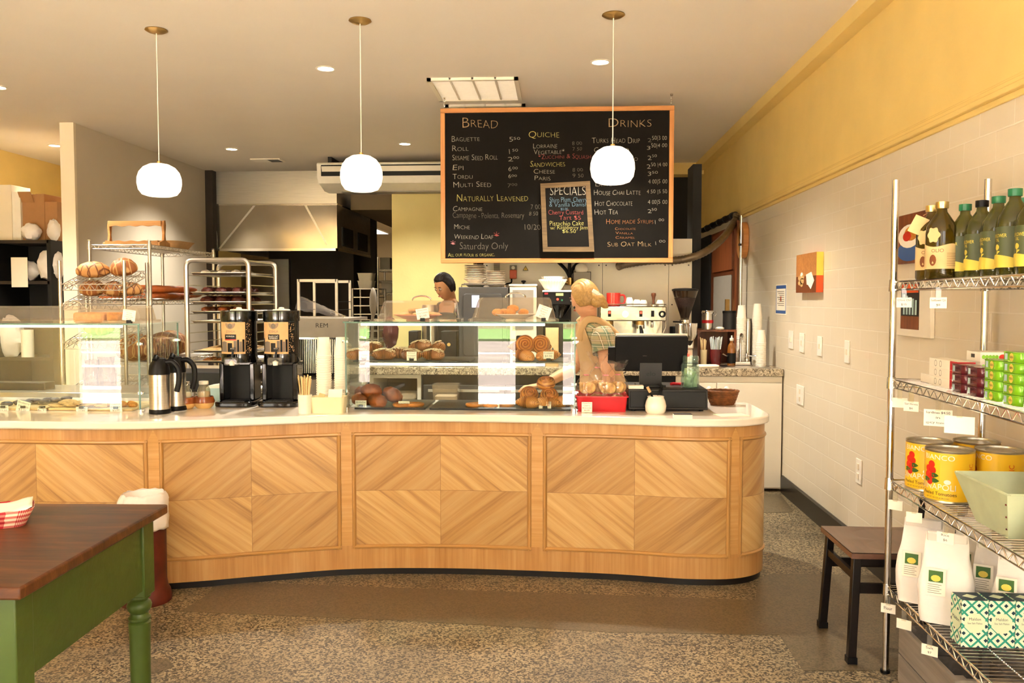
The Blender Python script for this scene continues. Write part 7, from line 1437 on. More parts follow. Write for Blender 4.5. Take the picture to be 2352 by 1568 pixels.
def d_red(mb, w_, d_, h):
    mb.box(-w_ - .0004, w_ + .0004, -d_ - .0005, -d_ + .06, -.0 + .0002, h - .0002, 1)
    for i in range(4): mb.box(-w_ * .8, w_ * .7, -d_ - .0009, -d_ - .0006, h * (.2 + .18 * i), h * (.26 + .18 * i), 2)
    for yy in (.02, .06): mb.add([(-w_ - .0006, yy + .01 * cos(q), h * .5 + .011 * sin(q)) for q in [2 * pi * j / 14 for j in range(14)]] + [(-w_ - .0006, yy + .0085 * cos(q), h * .5 + .0095 * sin(q)) for q in [2 * pi * j / 14 for j in range(14)]], [(i, (i + 1) % 14, 14 + (i + 1) % 14, 14 + i) for i in range(14)], 3)
for j in range(3): tinbox(.05, .105, .22, .45, ZT2 + UZ + j * .0315, .031, [M['paper'], M['red'], M['paper'], M['ink']], 'red-ended white tin carton on the second tier, %s of its stack' % ('bottom', 'middle', 'top')[j], 'tin_carton', 'carton', 'red and white tin cartons', d_red)
tinbox(.06, .11, .12, .2, ZT2 + UZ, .031, wm, 'low white tin carton at the far end of the second tier', 'tin_carton', 'carton', 'white tin cartons at the back of the second tier')
def tin(x, y, z, m, lab, grp, txt=0):
    (ax, ay) = sh(x, y); t = thing('sardine_tin', lab, 'tin', (ax, ay, z), -SK, grp); P = rrect(.062, .104, .024, 6)
    MB().loft([[(a * .97, b * .97, 0) for a, b in P], [(a, b, .002) for a, b in P], [(a, b, .0275) for a, b in P], [(a * .97, b * .97, .0295) for a, b in P]]).build('tin_body', m, t); MB().tube([(a * 1.005, b * 1.005, .0275) for a, b in P], .0014, 5, closed=True).build('rim', m, t)
    mb = MB()
    if txt:
        mb.add([(-.0318, .012 * cos(q) - .012, .0145 + .012 * sin(q)) for q in [2 * pi * j / 16 for j in range(16)]], [tuple(range(16))], 1); put_text(mb, 'BBN', lambda a, b: (-.0322, -.012 - a, .0115 + b), .007, .018, 2, align='c')
    mb.box(-.0317, -.0312, .012, .026, .006, .024, 0); mb.build('sticker', [M['lightblue'], M['ylabel'], M['ink']], t, weld=False); return t
z0 = ZT2 + UZ
for ci, y in enumerate((.49, .60)):
    for j in range(3): tin(.06, y - .0, z0 + j * .0305, M['maroon'], 'maroon sardine tin on the second tier, %s stack, %s' % (('farther', 'nearer')[ci], ('bottom', 'middle', 'top')[j]), 'maroon sardine tins')
for ci, (y, n_) in enumerate(((.71, 4), (.825, 5), (.94, 5))):
    for j in range(n_): tin(.062, y, z0 + j * .0305, M['lgreen'], 'lime green sardine tin on the second tier, %s stack, %s' % (('shorter far', 'middle', 'nearest')[ci], ('bottom', 'second', 'third', 'fourth', 'top')[j]), 'lime green sardine tins', 1)
# third tier: tomato cans
def can(x, y, lab, face):
    (ax, ay) = sh(x, y); t = thing('tomato_can', lab, 'can', (ax, ay, ZT3 + UZ), face, 'large yellow tomato cans'); r, h = .0775, .178
    MB().lathe([(0, .004), (r * .96, .004), (r, 0), (r * 1.015, .002), (r * 1.0, .006), (r, h - .006), (r * 1.015, h - .002), (r, h), (r * .965, h - .002), (r * .955, h - .007), (r * .6, h - .006), (r * .58, h - .008), (0, h - .008)], n=44).build('tin', M['tinlid'], t)
    on = lambda l: (lambda a, z: ((r + l) * sin(a / r), -(r + l) * cos(a / r), z))
    mb = MB().grid(lambda u, v: on(.0006)(2 * pi * r * u, .008 + (h - .016) * v), 64, 1, 0)
    put_text(mb, 'BIANCO', lambda a, b: on(.0014)(-.06 + a, h * .82 + b), .017, .105, 1); put_text(mb, 'DINAPOLI', lambda a, b: on(.0014)(-.075 + a, h * .25 + b), .02, .125, 1); put_text(mb, 'Peeled Tomatoes', lambda a, b: on(.0014)(-.062 + a, h * .145 + b), .0115, .115, 4)
    put_text(mb, 'NET WT 102 OZ (6 LB 6 OZ)', lambda a, b: on(.0014)(-.05 + a, h * .08 + b), .0045, .08, 4)
    put_text(mb, 'ORGANIC', lambda a, b: on(.0014)(.112 - b, h * .2 + a), .017, .1, 5)
    for i in range(5): mb.grid(lambda u, v: on(.0012)(.124 + .004 * i + .0012 * u, h * .3 + .06 * v), 1, 1, 4)
    for a, z, q in ((-.03, .128, .013), (-.043, .112, .0125), (-.026, .108, .0135), (-.046, .092, .012), (-.03, .086, .0125), (-.036, .07, .0125)):
        mb.add([on(.0016 + .0003 * (z < .1))(a + q * cos(b), z + q * sin(b)) for b in [2 * pi * i / 16 for i in range(16)]], [tuple(range(16))], 2)
    for a, z in ((-.018, .092), (-.05, .075), (-.016, .074)): mb.add([on(.0021)(a + .012 * cos(b) * (1 + .3 * cos(3 * b)), z + .008 * sin(b)) for b in [2 * pi * i / 12 for i in range(12)]], [tuple(range(12))], 3)
    mb.add([on(.0016)(.024 + .011 * cos(b), .073 + .008 * sin(b)) for b in [2 * pi * i / 16 for i in range(16)]], [tuple(range(16))], 1)
    mb.build('printed_label', [M['yellowlabel'], M['paper'], M['tomato'], M['leaf'], M['ink'], M['orange']], t, fixn=False, weld=False); return t
can(.082, .33, 'front left yellow tomato can on the third tier', -.8); can(.082, .155, 'rear left yellow tomato can on the third tier', -.8); can(.25, .155, 'rear right yellow tomato can on the third tier', -1.3); can(.25, .33, 'front right yellow tomato can on the third tier, behind the mint box', -1.35)
# mint trough with a printed bag
(ax, ay) = sh(.165, .72); t = thing('mint_wooden_box', 'flared wooden box in chipped pale mint paint on the third tier', 'box', (ax, ay, ZT3 + UZ), -SK)
def wall4(b0, b1, h, th=.01):
    (w0, d0), (w1, d1) = b0, b1; c0 = [(-w0, -d0, 0), (w0, -d0, 0), (w0, d0, 0), (-w0, d0, 0)]; c1 = [(-w1, -d1, h), (w1, -d1, h), (w1, d1, h), (-w1, d1, h)]; out = []
    for i in range(4):
        j = (i + 1) % 4; n_ = (Vector(c0[j]) - Vector(c0[i])).cross(Vector(c1[i]) - Vector(c0[i])).normalized() * -th
        q = [Vector(v) for v in (c0[i], c0[j], c1[j], c1[i])]; out.append(MB().add(q + [v + n_ for v in q], [(0, 1, 2, 3), (7, 6, 5, 4), (0, 4, 5, 1), (1, 5, 6, 2), (2, 6, 7, 3), (3, 7, 4, 0)]))
    return out
for m_ in wall4((.12, .10), (.16, .17), .14): m_.build('side_board', M['mint'], t)
MB().box(-.118, .118, -.098, .098, 0, .01).build('bottom_board', M['mint'], t)
for zz in (.03, .07, .11): MB().sph((-.12 - .04 * zz / .14 - .001, -.098 - .07 * zz / .14 + .004, zz), .003, 8, 6).build('rusty_nail', M['rust'], t)
t2 = thing('printed_paper_bag', 'brown paper bag with dark floral print leaning in the mint box', 'bag', (ax + .02, ay - .02, ZT3 + UZ + .012), .0); t2.rotation_euler = (-.25, .35, 0)
mb = MB().loft([[(a, b, 0) for a, b in rrect(.13, .06, .01)], [(a, b, .17) for a, b in rrect(.13, .05, .01)], [(a, b, .22) for a, b in rrect(.13, .01, .003)]])
rr = random.Random(8)
for fx in (-.03, .035):
    for i in range(26):
        a = rr.uniform(0, 6.28); q = rr.uniform(0, .026); s_ = rr.uniform(.003, .007); cx_, cz_ = fx + q * cos(a) * .8, .1 + q * sin(a) * 1.8; mb.add([(cx_ + s_ * cos(b), -.0318 + .00001 * i, cz_ + s_ * sin(b) * .7) for b in [2 * pi * j / 6 for j in range(6)]], [tuple(range(6))], 1)
put_text(mb, 'FACE', lambda a, b: (-.05 + a, -.0305, .178 + b), .016, .08, 1); mb.build('bag', [M['kraft'], M['ink']], t2, weld=False)
t3 = tag(MB().tube(spline([(0, 0, 0), (-.012, 0, .1), (-.01, 0, .2), (.01, 0, .27)], 6), lambda u: .014 + .004 * sin(u * 3), 12).build('wooden_utensil', M['walnut'], None, (ax + .06, ay + .09, ZT3 + UZ + .012)), 'dark curved wooden utensil standing in the mint box', 'utensil')
def d_bill(mb, w_, d_, h):
    mb.box(-w_ * .55, w_ * .8, -d_ - .0008, -d_ - .0004, h * .25, h * .68, 1); mb.box(-w_ * .35, w_ * .6, -d_ - .0014, -d_ - .001, h * .32, h * .62, 2)
    put_text(mb, "BILLINGTON'S", lambda a, b: (-w_ * .85 + a, -d_ - .001, h * .84 - .00 + b + .03 * (a / (2 * w_)) * (1 - a / (2 * w_))), .014, w_ * 1.7, 3); put_text(mb, 'SUGAR', lambda a, b: (-w_ * .5 + a, -d_ - .001, h * .15 + b), .01, w_ * .9, 3); mb.box(-w_ * .9, w_ * .9, -d_ - .0007, -d_ - .0003, .0, h * .05, 1)
tinbox(.06, .15, .90, .96, ZT3 + UZ, .14, [M['parch'], M['red'], M['ylabel'], M['ink']], 'cream and red sugar carton at the photo edge beside the mint box', 'sugar_carton', 'carton', None, d_bill)
# lowest tier: flour bags, salt boxes
def flour(x, y, lab, rz, w_=.155, h=.30, sd=0):
    (ax, ay) = sh(x, y); t = thing('flour_bag', lab, 'bag', (ax, ay, ZT4 + UZ), rz, 'white paper flour bags')
    def f(u, v):
        a = u * 2 * pi; p = rrect(1, 1, .2, 6); n_ = len(p); q = p[int(u * n_) % n_]; wv = w_ * (1 + .12 * sin(pi * min(1, v * 1.4))) * (1 - .30 * max(0, v - .45)); dv = .10 * (1 + .15 * sin(pi * v)) * (1 - max(0, (v - .42) / .5) ** 1.1 * .97) if v < .92 else .006
        cr = 1 + .05 * mnoise.noise(Vector((cos(a) * 2, sin(a) * 2, v * 6 + sd))); return (q[0] * wv * cr, q[1] * max(.006, dv) * cr, h * v)
    n_ = len(rrect(1, 1, .2, 6)); mb = MB().grid(f, n_, 22); mb.add([f(i / n_, 0) for i in range(n_)], [tuple(range(n_))]); mb.build('paper_bag', M['bagwhite'], t, ang=50)
    MB().cbox((0, -.012, h * .97), (w_ * .78, .012, .034), 0, Matrix.Rotation(.35, 3, 'X')).build('folded_top', M['bagwhite'], t, bev=.003)
    mb = MB().box(-.06, .0, -.001, .001, 0, .09); mb.box(-.052, -.008, -.0018, -.0012, .045, .083, 1); mb.add([(-.03 + .015 * cos(q), -.0022, .058 + .011 * sin(q)) for q in [2 * pi * i / 12 for i in range(12)]], [tuple(range(12))], 2)
    for i in range(5): mb.box(-.054, -.012 - .006 * (i % 2), -.0016, -.0012, .008 + .007 * i, .0095 + .007 * i, 3)
    mb.xf(Matrix.Translation((0, -.062, .1)) @ Matrix.Rotation(-.12, 4, 'X')); mb.build('label', [M['paper'], M['leaf'], M['ylabel'], M['inkg']], t, weld=False); return t
flour(.068, .36, 'front white flour bag on the lowest tier, label to the left', -.45); flour(.065, .17, 'white flour bag on the lowest tier nearest the far post', -.55, sd=3); flour(.25, .31, 'white flour bag behind the salt boxes on the lowest tier, second from the far end', -.5, .13, .26, 5); flour(.262, .445, 'white flour bag behind the salt boxes on the lowest tier, right of the middle', -.5, .13, .26, 7); flour(.25, .15, 'white flour bag at the back of the lowest tier beside the far post', -.4, .13, .3, 9)
def saltmat():
    m, nt, p = newmat('diamond_print'); s_ = nd(nt, 'SeparateXYZ', {0: oc(nt)}); u = mth(nt, 'ADD', s_.outputs[0], s_.outputs[1]); P_ = .045
    a = mth(nt, 'FRACT', mth(nt, 'DIVIDE', mth(nt, 'ADD', mth(nt, 'ADD', u, s_.outputs[2]), 10), P_)); b = mth(nt, 'FRACT', mth(nt, 'DIVIDE', mth(nt, 'ADD', mth(nt, 'SUBTRACT', u, s_.outputs[2]), 10), P_))
    ln = mth(nt, 'MAXIMUM', mth(nt, 'LESS_THAN', a, .2), mth(nt, 'LESS_THAN', b, .2)); dm = mth(nt, 'MULTIPLY', mth(nt, 'COMPARE', a, .6, .15), mth(nt, 'COMPARE', b, .6, .15))
    c = mix(nt, ln, hx('#e9f0d6'), hx('#2f9f88')); c = mix(nt, dm, c, hx('#0f3d4e')); nt.links.new(c, p.inputs['Base Color']); p.inputs['Roughness'].default_value = .5; return m
M['saltp'] = saltmat()
def d_salt(mb, w_, d_, h):
    mb.add([(.034 * cos(q), -d_ - .0006, h * .52 + .034 * sin(q)) for q in [2 * pi * i / 8 + .39 for i in range(8)]], [tuple(range(8))], 1); mb.add([(-w_ - .0006, .034 * cos(q), h * .52 + .034 * sin(q)) for q in [2 * pi * i / 8 + .39 for i in range(8)]], [tuple(range(8))], 1)
    put_text(mb, 'Maldon', lambda a, b: (-w_ - .0012, -a, h * .5 + b), .012, .05, 2, align='c'); put_text(mb, 'Sea Salt Flakes', lambda a, b: (a, -d_ - .0012, h * .5 + b), .006, .045, 3, align='c'); put_text(mb, 'Maldon', lambda a, b: (a, -d_ - .0012, h * .58 + b), .009, .036, 3, align='c')
    mb.box(-w_ + .002, w_ - .002, -d_ + .002, d_ - .002, h + .0001, h + .0006, 2); mb.add([(.03 * cos(q) * .8, .02 * sin(q), h + .001) for q in [pi / 2 * i for i in range(4)]], [(0, 1, 2, 3)], 1)
for i, lab in enumerate(('green and white patterned salt box on the lowest tier, first from the left', 'green and white patterned salt box on the lowest tier, second from the left', 'green and white patterned salt box on the lowest tier, third from the left')): tinbox(.022 + i * .083, .022 + i * .083 + .08, .51, .59, ZT4 + UZ, .15, [M['saltp'], M['palegreen'], M['navy'], M['inkg']], lab, 'salt_box', 'box', 'patterned salt boxes', d_salt)
# crate on the floor
(ax, ay) = sh(.175, .34); t = thing('grey_crate', 'weathered grey wooden crate on the floor under the grocery shelf', 'crate', (ax, ay, 0), -SK)
for s_ in (-1, 1):
    for j in range(2): MB().box(s_ * .155 - .008, s_ * .155 + .008, -.24, .24, .012 + j * .112, .12 + j * .112).build('side_plank', M['greywood'], t)
    for j in range(2): MB().box(-.147, .147, s_ * .23 - .008, s_ * .23 + .008, .012 + j * .112, .12 + j * .112).build('end_plank', M['greywood'], t)
    for s2 in (-1, 1): MB().box(s_ * .132 - .014, s_ * .132 + .014, s2 * .208 - .014, s2 * .208 + .014, .012, .23).build('corner_post', M['greywood'], t)
MB().box(-.147, .147, -.222, .222, 0, .012).build('bottom_board', M['greywood'], t)
# ------------------------------------------------------------------ right wall fittings and pictures
def plate_(px, py, pw, ph_, lab, nm='switch_plate', cat='light switch', out=0):
    X = XR - .001; a = wx(px - pw / 2, py, X); b = wx(px + pw / 2, py, X); h = ph_ * k(a.y); c = wx(px, py, X); t = thing(nm, lab, cat, (XR - .001, c.y, c.z)); d_ = max(.035, abs(a.y - b.y) / 2)
    MB().box(-.007, 0, -d_, d_, -h / 2, h / 2).build('plate', M['white'], t, bev=.002)
    for i in range(out or 1): MB().box(-.012, -.007, -.012, .012, -h * .12 + (i - (out - 1) / 2) * h * .4 * (out > 1), h * .12 + (i - (out - 1) / 2) * h * .4 * (out > 1)).build('toggle' if not out else 'socket', M['creamwall'], t)
for px, py, h, lab in [(1818, 780, 40, 'wall switch on the tiles, farthest along the row of four'), (1843, 787, 43, 'wall switch on the tiles, second of the row of four'), (1884, 795, 44, 'wall switch on the tiles, third of the row of four'), (1947, 808, 50, 'wall switch on the tiles, nearest of the row of four')]: plate_(px, py, 10, h, lab)
plate_(1839, 907, 16, 43, 'double outlet on the right wall below the switches', 'wall_outlet', 'outlet', 2); plate_(1974, 1082, 12, 55, 'low outlet on the right wall behind the chair', 'wall_outlet', 'outlet', 2)
p = wx(1857, 626, XR - .045); y0, y1 = wx(1875, 626, XR - .045).y, wx(1829, 626, XR - .045).y; zt_, zb_ = wx(1875, 578, XR - .045).z, wx(1875, 671, XR - .045).z
t = thing('canvas_painting', 'small painting of bread and a white napkin on the tiled wall', 'painting', (XR - .0, (y0 + y1) / 2, (zt_ + zb_) / 2)); hh, hw = (zt_ - zb_) / 2, (y1 - y0) / 2
mb = MB().box(-.045, -.001, -hw, hw, -hh, hh, 1); mb.grid(lambda u, v: (-.0456, hw - 2 * hw * u, -hh + 2 * hh * (.42 + .58 * v)), 1, 1, 0).grid(lambda u, v: (-.0456, hw - 2 * hw * u, -hh + 2 * hh * .42 * v), 1, 1, 2)
mb.grid(lambda u, v: (-.045 + .044 * u, -hw - .0006, -hh + 2 * hh * (.42 + .58 * v)), 1, 1, 3).grid(lambda u, v: (-.045 + .044 * u, -hw - .0006, -hh + 2 * hh * .42 * v), 1, 1, 1)
blob = lambda y, z, a, b, m_: mb.add([(-.0462 - .0001 * m_, hw - 2 * hw * (y + a * cos(q)), -hh + 2 * hh * (z + b * sin(q))) for q in [2 * pi * i / 14 for i in range(14)]], [tuple(range(14))], m_)
for y, z, a, b in ((.2, .38, .09, .07), (.32, .3, .1, .08), (.2, .25, .09, .06), (.36, .4, .08, .06), (.3, .2, .07, .05)): blob(y, z, a, b, 5)
blob(.3, .44, .07, .09, 4); mb.add([(-.0468, hw - 2 * hw * y, -hh + 2 * hh * z) for y, z in ((.52, .46), (.78, .52), (.92, .3), (.76, .08), (.62, .2), (.56, .2))], [tuple(range(6))], 4)
mb.build('canvas', [M['frame'], M['orange'], M['brownwood'], M['ylabel'], M['paper'], M['cookie']], t, weld=False, fixn=False)
def wallpaper(px0, px1, py0, py1, lab, nm, cat, draw, th=.002):
    X = XR - .001; c = wx((px0 + px1) / 2, (py0 + py1) / 2, X); ya, yb = wx(px0, py0, X).y, wx(px1, py0, X).y; h = (py1 - py0) * k(c.y) / 2; d_ = abs(ya - yb) / 2; t = thing(nm, lab, cat, (X, (ya + yb) / 2, c.z)); draw(t, d_, h, th); return t
def d_note(t, d_, h, th):
    mb = MB().box(-th, 0, -d_, d_, -h, h); f = lambda y0, y1, z0, z1, m_: mb.box(-th - .0006, -th - .0001, d_ * y0, d_ * y1, h * z0, h * z1, m_)
    f(-.9, .9, .7, .92, 1); f(-.9, .9, -.92, -.72, 1); f(-.95, -.88, -.9, .9, 1); f(.88, .95, -.9, .9, 1)
    for i in range(8): f(-.6, .7 - .2 * (i % 3), .5 - i * .13, .54 - i * .13, 2)
    f(-.1, .1, -.1, .2, 3); mb.build('sheet', [M['paper'], M['blueink'], M['inkg'], M['orange']], t, weld=False)
wallpaper(1783, 1807, 653, 722, 'blue bordered notice sheet taped to the tiled wall', 'wall_notice', 'notice', d_note)
def d_pie(t, d_, h, th):
    mb = MB().box(-.03, 0, -d_, d_, -h, h); g = lambda y, z, a, b, m_: mb.add([(-.0306 - .0002 * m_, -d_ * (y + a * cos(q)), h * (z + b * sin(q))) for q in [2 * pi * i / 18 for i in range(18)]], [tuple(range(18))], m_)
    g(0, -.5, .9, .42, 1); g(-.05, .1, .8, .48, 2); g(.1, .2, .5, .3, 3); g(-.2, .1, .3, .2, 4); g(.25, .4, .3, .22, 2); mb.build('canvas', [M['brownwood'], M['blueink'], M['paper'], M['cakeo'], M['tomato']], t, weld=False, fixn=False)
wallpaper(2075, 2140, 492, 602, 'painting of a whipped dessert behind the gold-capped bottles', 'canvas_painting', 'painting', d_pie)
def d_photo(t, d_, h, th):
    MB().box(-.02, 0, -d_, d_, -h, h).build('frame', M['whitemetal'], t, bev=.003); mb = MB(); f = lambda y0, y1, z0, z1, m_: mb.box(-.0212 - .0004 * m_, -.02, -d_ * y1, -d_ * y0, h * z0, h * z1, m_)
    f(-.75, .35, -.75, .85, 0); f(-.75, .35, -.75, -.3, 1)
    for i in range(5): f(-.6 + i * .18, -.5 + i * .18, -.25, .45 - .05 * i, 2)
    f(-.7, .3, .5, .8, 3); mb.build('photograph', [M['charcoal'], M['brownwood'], M['lightblue'], M['orange']], t, weld=False)
wallpaper(2072, 2150, 640, 772, 'white framed shop photograph on the wall behind the shelf', 'framed_photo', 'picture', d_photo)
# ------------------------------------------------------------------ chair
t = thing('wooden_seat_chair', 'black metal chair with a brown wooden seat beside the grocery shelf', 'chair', (1.37, 3.58, 0), 0)
SZ_ = wz(1905, 1219, .45).z
P = [(-.21, -.2), (-.21, .2), (-.16, .215), (.2, .19), (.2, -.19), (-.16, -.215)]
P2 = rrect(.43, .40, .035, 4); n_ = 16
def seat(u, v): x, y = -.215 + .43 * u, -.2 + .4 * v; return (x, y, .45 - .014 * exp(-((x - .03) / .13) ** 2 - (abs(y) - .085) ** 2 / .006))
mb = MB().grid(seat, 26, 26); mb.prism([(-.215, -.2), (.215, -.2), (.215, .2), (-.215, .2)], .425, .446); mb.build('seat', M['seatwood'], t, ang=50)
for sx in (-1, 1):
    for sy in (-1, 1):
        top = Vector((sx * .185, sy * .165, .425)); bot = Vector((sx * .205 + (.03 if sx > 0 else -.0), sy * .185, 0)); mb = MB(); d_ = .016
        mb.loft([[tuple(p + Vector((a, b, 0))) for a, b in ((-d_, -d_), (d_, -d_), (d_, d_), (-d_, d_))] for p in (bot + Vector((0, 0, .02)), top)]); lg = mb.build('leg', M['blackmetal'], t, bev=.003); MB().box(bot.x - .019, bot.x + .019, bot.y - .019, bot.y + .019, 0, .028).build('foot_cap', M['black'], lg)
for sy in (-1, 1): MB().box(-.19, .2, sy * .172 - .008, sy * .172 + .008, .28, .32).build('side_stretcher', M['blackmetal'], t); MB().box(-.18, .18, sy * .165 - .01, sy * .165 + .01, .39, .425).build('seat_rail', M['blackmetal'], t)
for sx in (-1, 1): MB().box(sx * .19 - .008, sx * .19 + .008, -.17, .17, .3 if sx > 0 else .33, .33 if sx > 0 else .36).build('cross_stretcher', M['blackmetal'], t)
for sy in (-1, 1): MB().tube([(.195, sy * .17, .42), (.215, sy * .175, .62), (.24, sy * .17, .80)], .014, 8).build('back_post', M['blackmetal'], t)
MB().grid(lambda u, v: (.225 + .02 * v - .025 * (2 * u - 1) ** 2 * 0, -.185 + .37 * u, .60 + .22 * v + .02 * (1 - (2 * u - 1) ** 2) * v), 12, 4).build('backrest', M['seatwood'], t, solid=.014)
# ------------------------------------------------------------------ green table, basket, bin
TZ = .75; ta, tb = wz(386, 1157, TZ), wz(46, 1350, TZ); TROT = atan2(-(ta.x - tb.x), ta.y - tb.y); TX1, TYF = tb.x, tb.y; TYB_ = TYF + (ta - tb).length; TX0 = TX1 - 1.5
t = thing('green_table', 'old farm table with a worn brown top and turned green legs', 'table', (0, 0, 0), TROT); w2, d2 = (TX1 - TX0) / 2, (TYB_ - TYF) / 2; t.location = tb - Matrix.Rotation(TROT, 3, 'Z') @ Vector((w2, -d2, 0)); t.location.z = 0
MB().box(-w2, w2, -d2, d2, TZ - .032, TZ).build('table_top', M['tabletop'], t, bev=.006)
i_ = .035
for sy in (-1, 1): MB().box(-w2 + i_ + .075, w2 - i_ - .075, sy * (d2 - i_ - .015) - .012, sy * (d2 - i_ - .015) + .012, TZ - .265, TZ - .032).build('apron_board', M['greenpaint'], t)
for sx in (-1, 1): MB().box(sx * (w2 - i_ - .02) - .012, sx * (w2 - i_ - .02) + .012, -d2 + i_ + .075, d2 - i_ - .075, TZ - .265, TZ - .032).build('apron_board', M['greenpaint'], t)
for sx in (-1, 1):
    for sy in (-1, 1):
        x, y = sx * (w2 - i_ - .038), sy * (d2 - i_ - .038); lg = MB().box(x - .038, x + .038, y - .038, y + .038, TZ - .29, TZ - .032).build('leg', M['greenpaint'], t, bev=.004)
        MB().lathe([(0, .0), (.03, 0), (.031, .05), (.0335, .35), (.036, .395), (.03, .40), (.036, .408), (.036, .414), (.03, .42), (.028, .43), (.038, .445), (.040, .458), (.036, .47), (.028, .476), (.03, .482), (.037, .488), (.037, .498), (.0, .5)], (x, y, 0), 24).xf(Matrix.Diagonal((1, 1, .93, 1))).build('turned_leg', M['greenpaint'], lg)
bx, by = wz(20, 1215, TZ).x - .075, wz(20, 1215, TZ).y + .03
t = thing('gingham_basket', 'red gingham card tray lined with white paper on the green table', 'food tray', (bx - .01, by, TZ), .55); q0 = [(a, b) for a, b in rrect(.20, .11, .03, 4)]; q1 = [(a, b) for a, b in rrect(.25, .16, .04, 4)]
n_ = len(q0); mb = MB(); pt = lambda q, z: [(a, b, z) for a, b in q]
mb.grid(lambda u, v: (lambda i: (q0[i % n_][0] + (q1[i % n_][0] - q0[i % n_][0]) * v, q0[i % n_][1] + (q1[i % n_][1] - q0[i % n_][1]) * v, .055 * v))(int(u * n_ + .5)), n_, 2, 0, lambda u, v: (u, v)); mb.add(pt(q0, 0), [tuple(range(n_))]); mb.build('tray', M['gingham'], t, solid=.0015, fixn=True)
MB().grid(lambda u, v: ((u - .5) * .24, (v - .5) * .15, .052 + .01 * mnoise.noise(Vector((u * 5, v * 5, 3))) + .012 * abs(2 * u - 1) ** 3), 16, 12).build('paper_liner', M['paper'], t, solid=.001)
p = wz(345, 1385, 0); t = thing('waste_bin', 'rusty brown bin with a white liner between the table and the counter', 'bin', (p.x - .04, p.y + .035, 0)); R = .108; bh = .50
MB().lathe([(0, 0), (R * 1.1, 0), (R * 1.12, .02), (R * 1.06, .05), (R * .96, .07), (R * .92, .1), (R * .92, bh), (R * .9, bh), (R * .88, .08), (0, .07)], n=36).build('body', M['rust'], t)
MB().grid(lambda u, v: (lambda r, a: (r * cos(a), r * sin(a), bh + .025 - .17 * v + .012 * mnoise.noise(Vector((cos(a) * 3, sin(a) * 3, v)))))((R * (.86 + .16 * min(1, v * 6)) + .012 * mnoise.noise(Vector((cos(u * 2 * pi) * 5, sin(u * 2 * pi) * 5, v * 3)))), u * 2 * pi), 60, 10).build('white_liner', M['binbag'], t, solid=.001, ang=70)
MB().grid(lambda u, v: (lambda r, a: (r * cos(a), r * sin(a), bh + .02 - .1 * (1 - v)))(R * .86 * v, u * 2 * pi), 30, 3).build('liner_inside', M['binbag'], t)
# ------------------------------------------------------------------ people
def smooth(a, b, x): t = max(0, min(1, (x - a) / (b - a))); return t * t * (3 - 2 * t)
def head_pt(d, g=1.0):
    """head facing +x; d unit direction; returns a point (metres) with brow, sockets, nose, lips, chin, jaw"""
    x, y, z = d; px, py, pz = .094 * x, .074 * y, .116 * z
    if z < 0: py *= 1 - .22 * (-z) ** 1.4; px *= (1 - .38 * smooth(-.15, -.8, z)) if x < 0 else 1 - .06 * (-z)
    if x > 0: px *= 1 - .06 * smooth(.6, 1, x)
    e = lambda a, b, c, s: exp(-((y - b) / s[0]) ** 2 - ((z - c) / s[1]) ** 2) * (x > .2) * a
    px += e(.021, 0, -.16, (.13, .13)) + e(.011, 0, .0, (.10, .16)) + e(.005, 0, .24, (.5, .09)) - e(.011, .34, .06, (.2, .10)) - e(.011, -.34, .06, (.2, .10)) + e(.008, 0, -.42, (.22, .06)) - e(.004, 0, -.475, (.24, .03)) + e(.007, 0, -.53, (.2, .06)) + e(.011, 0, -.8, (.3, .14)) + e(.004, .45, -.2, (.25, .2)) + e(.004, -.45, -.2, (.25, .2))
    return Vector((px, py, pz)) * g
def sphere_grid(fn, nu, nv):
    return MB().grid(lambda u, v: (lambda th, a: fn(Vector((sin(th) * cos(a), sin(th) * sin(a), cos(th)))))(max(.001, min(pi - .001, pi * v)), 2 * pi * u), nu, nv)
def hair_line(d): return d.z - (-.5 + 1.12 * smooth(-.1, .6, d.x)) + .05 * mnoise.noise(d * 4)
def hair_pt(d):
    m_ = smooth(-.06, .10, hair_line(d)); p = head_pt(d); n_ = Vector((d.x * .9, d.y, d.z)).normalized()
    st =   .0022 * sin(34 * (d.y * 1.3 + .5 * d.z)) + .001 * mnoise.noise(Vector((d.x * 3, d.y * 16, d.z * 5)))
    return p * (.93 + .07 * m_) + n_ * (.013 * m_ + st * m_)
def limb(mb, pts, rs, n=14, sub=5):
    P = spline(pts, sub); L = len(P); R = []
    for i in range(L): u = i / (L - 1) * (len(rs) - 1); j = min(int(u), len(rs) - 2); t_ = u - j; R.append(rs[j] + (rs[j + 1] - rs[j]) * (3 * t_ ** 2 - 2 * t_ ** 3))
    mb.tube(P, lambda u: R[int(u * (L - 1) + .5)], n); return mb
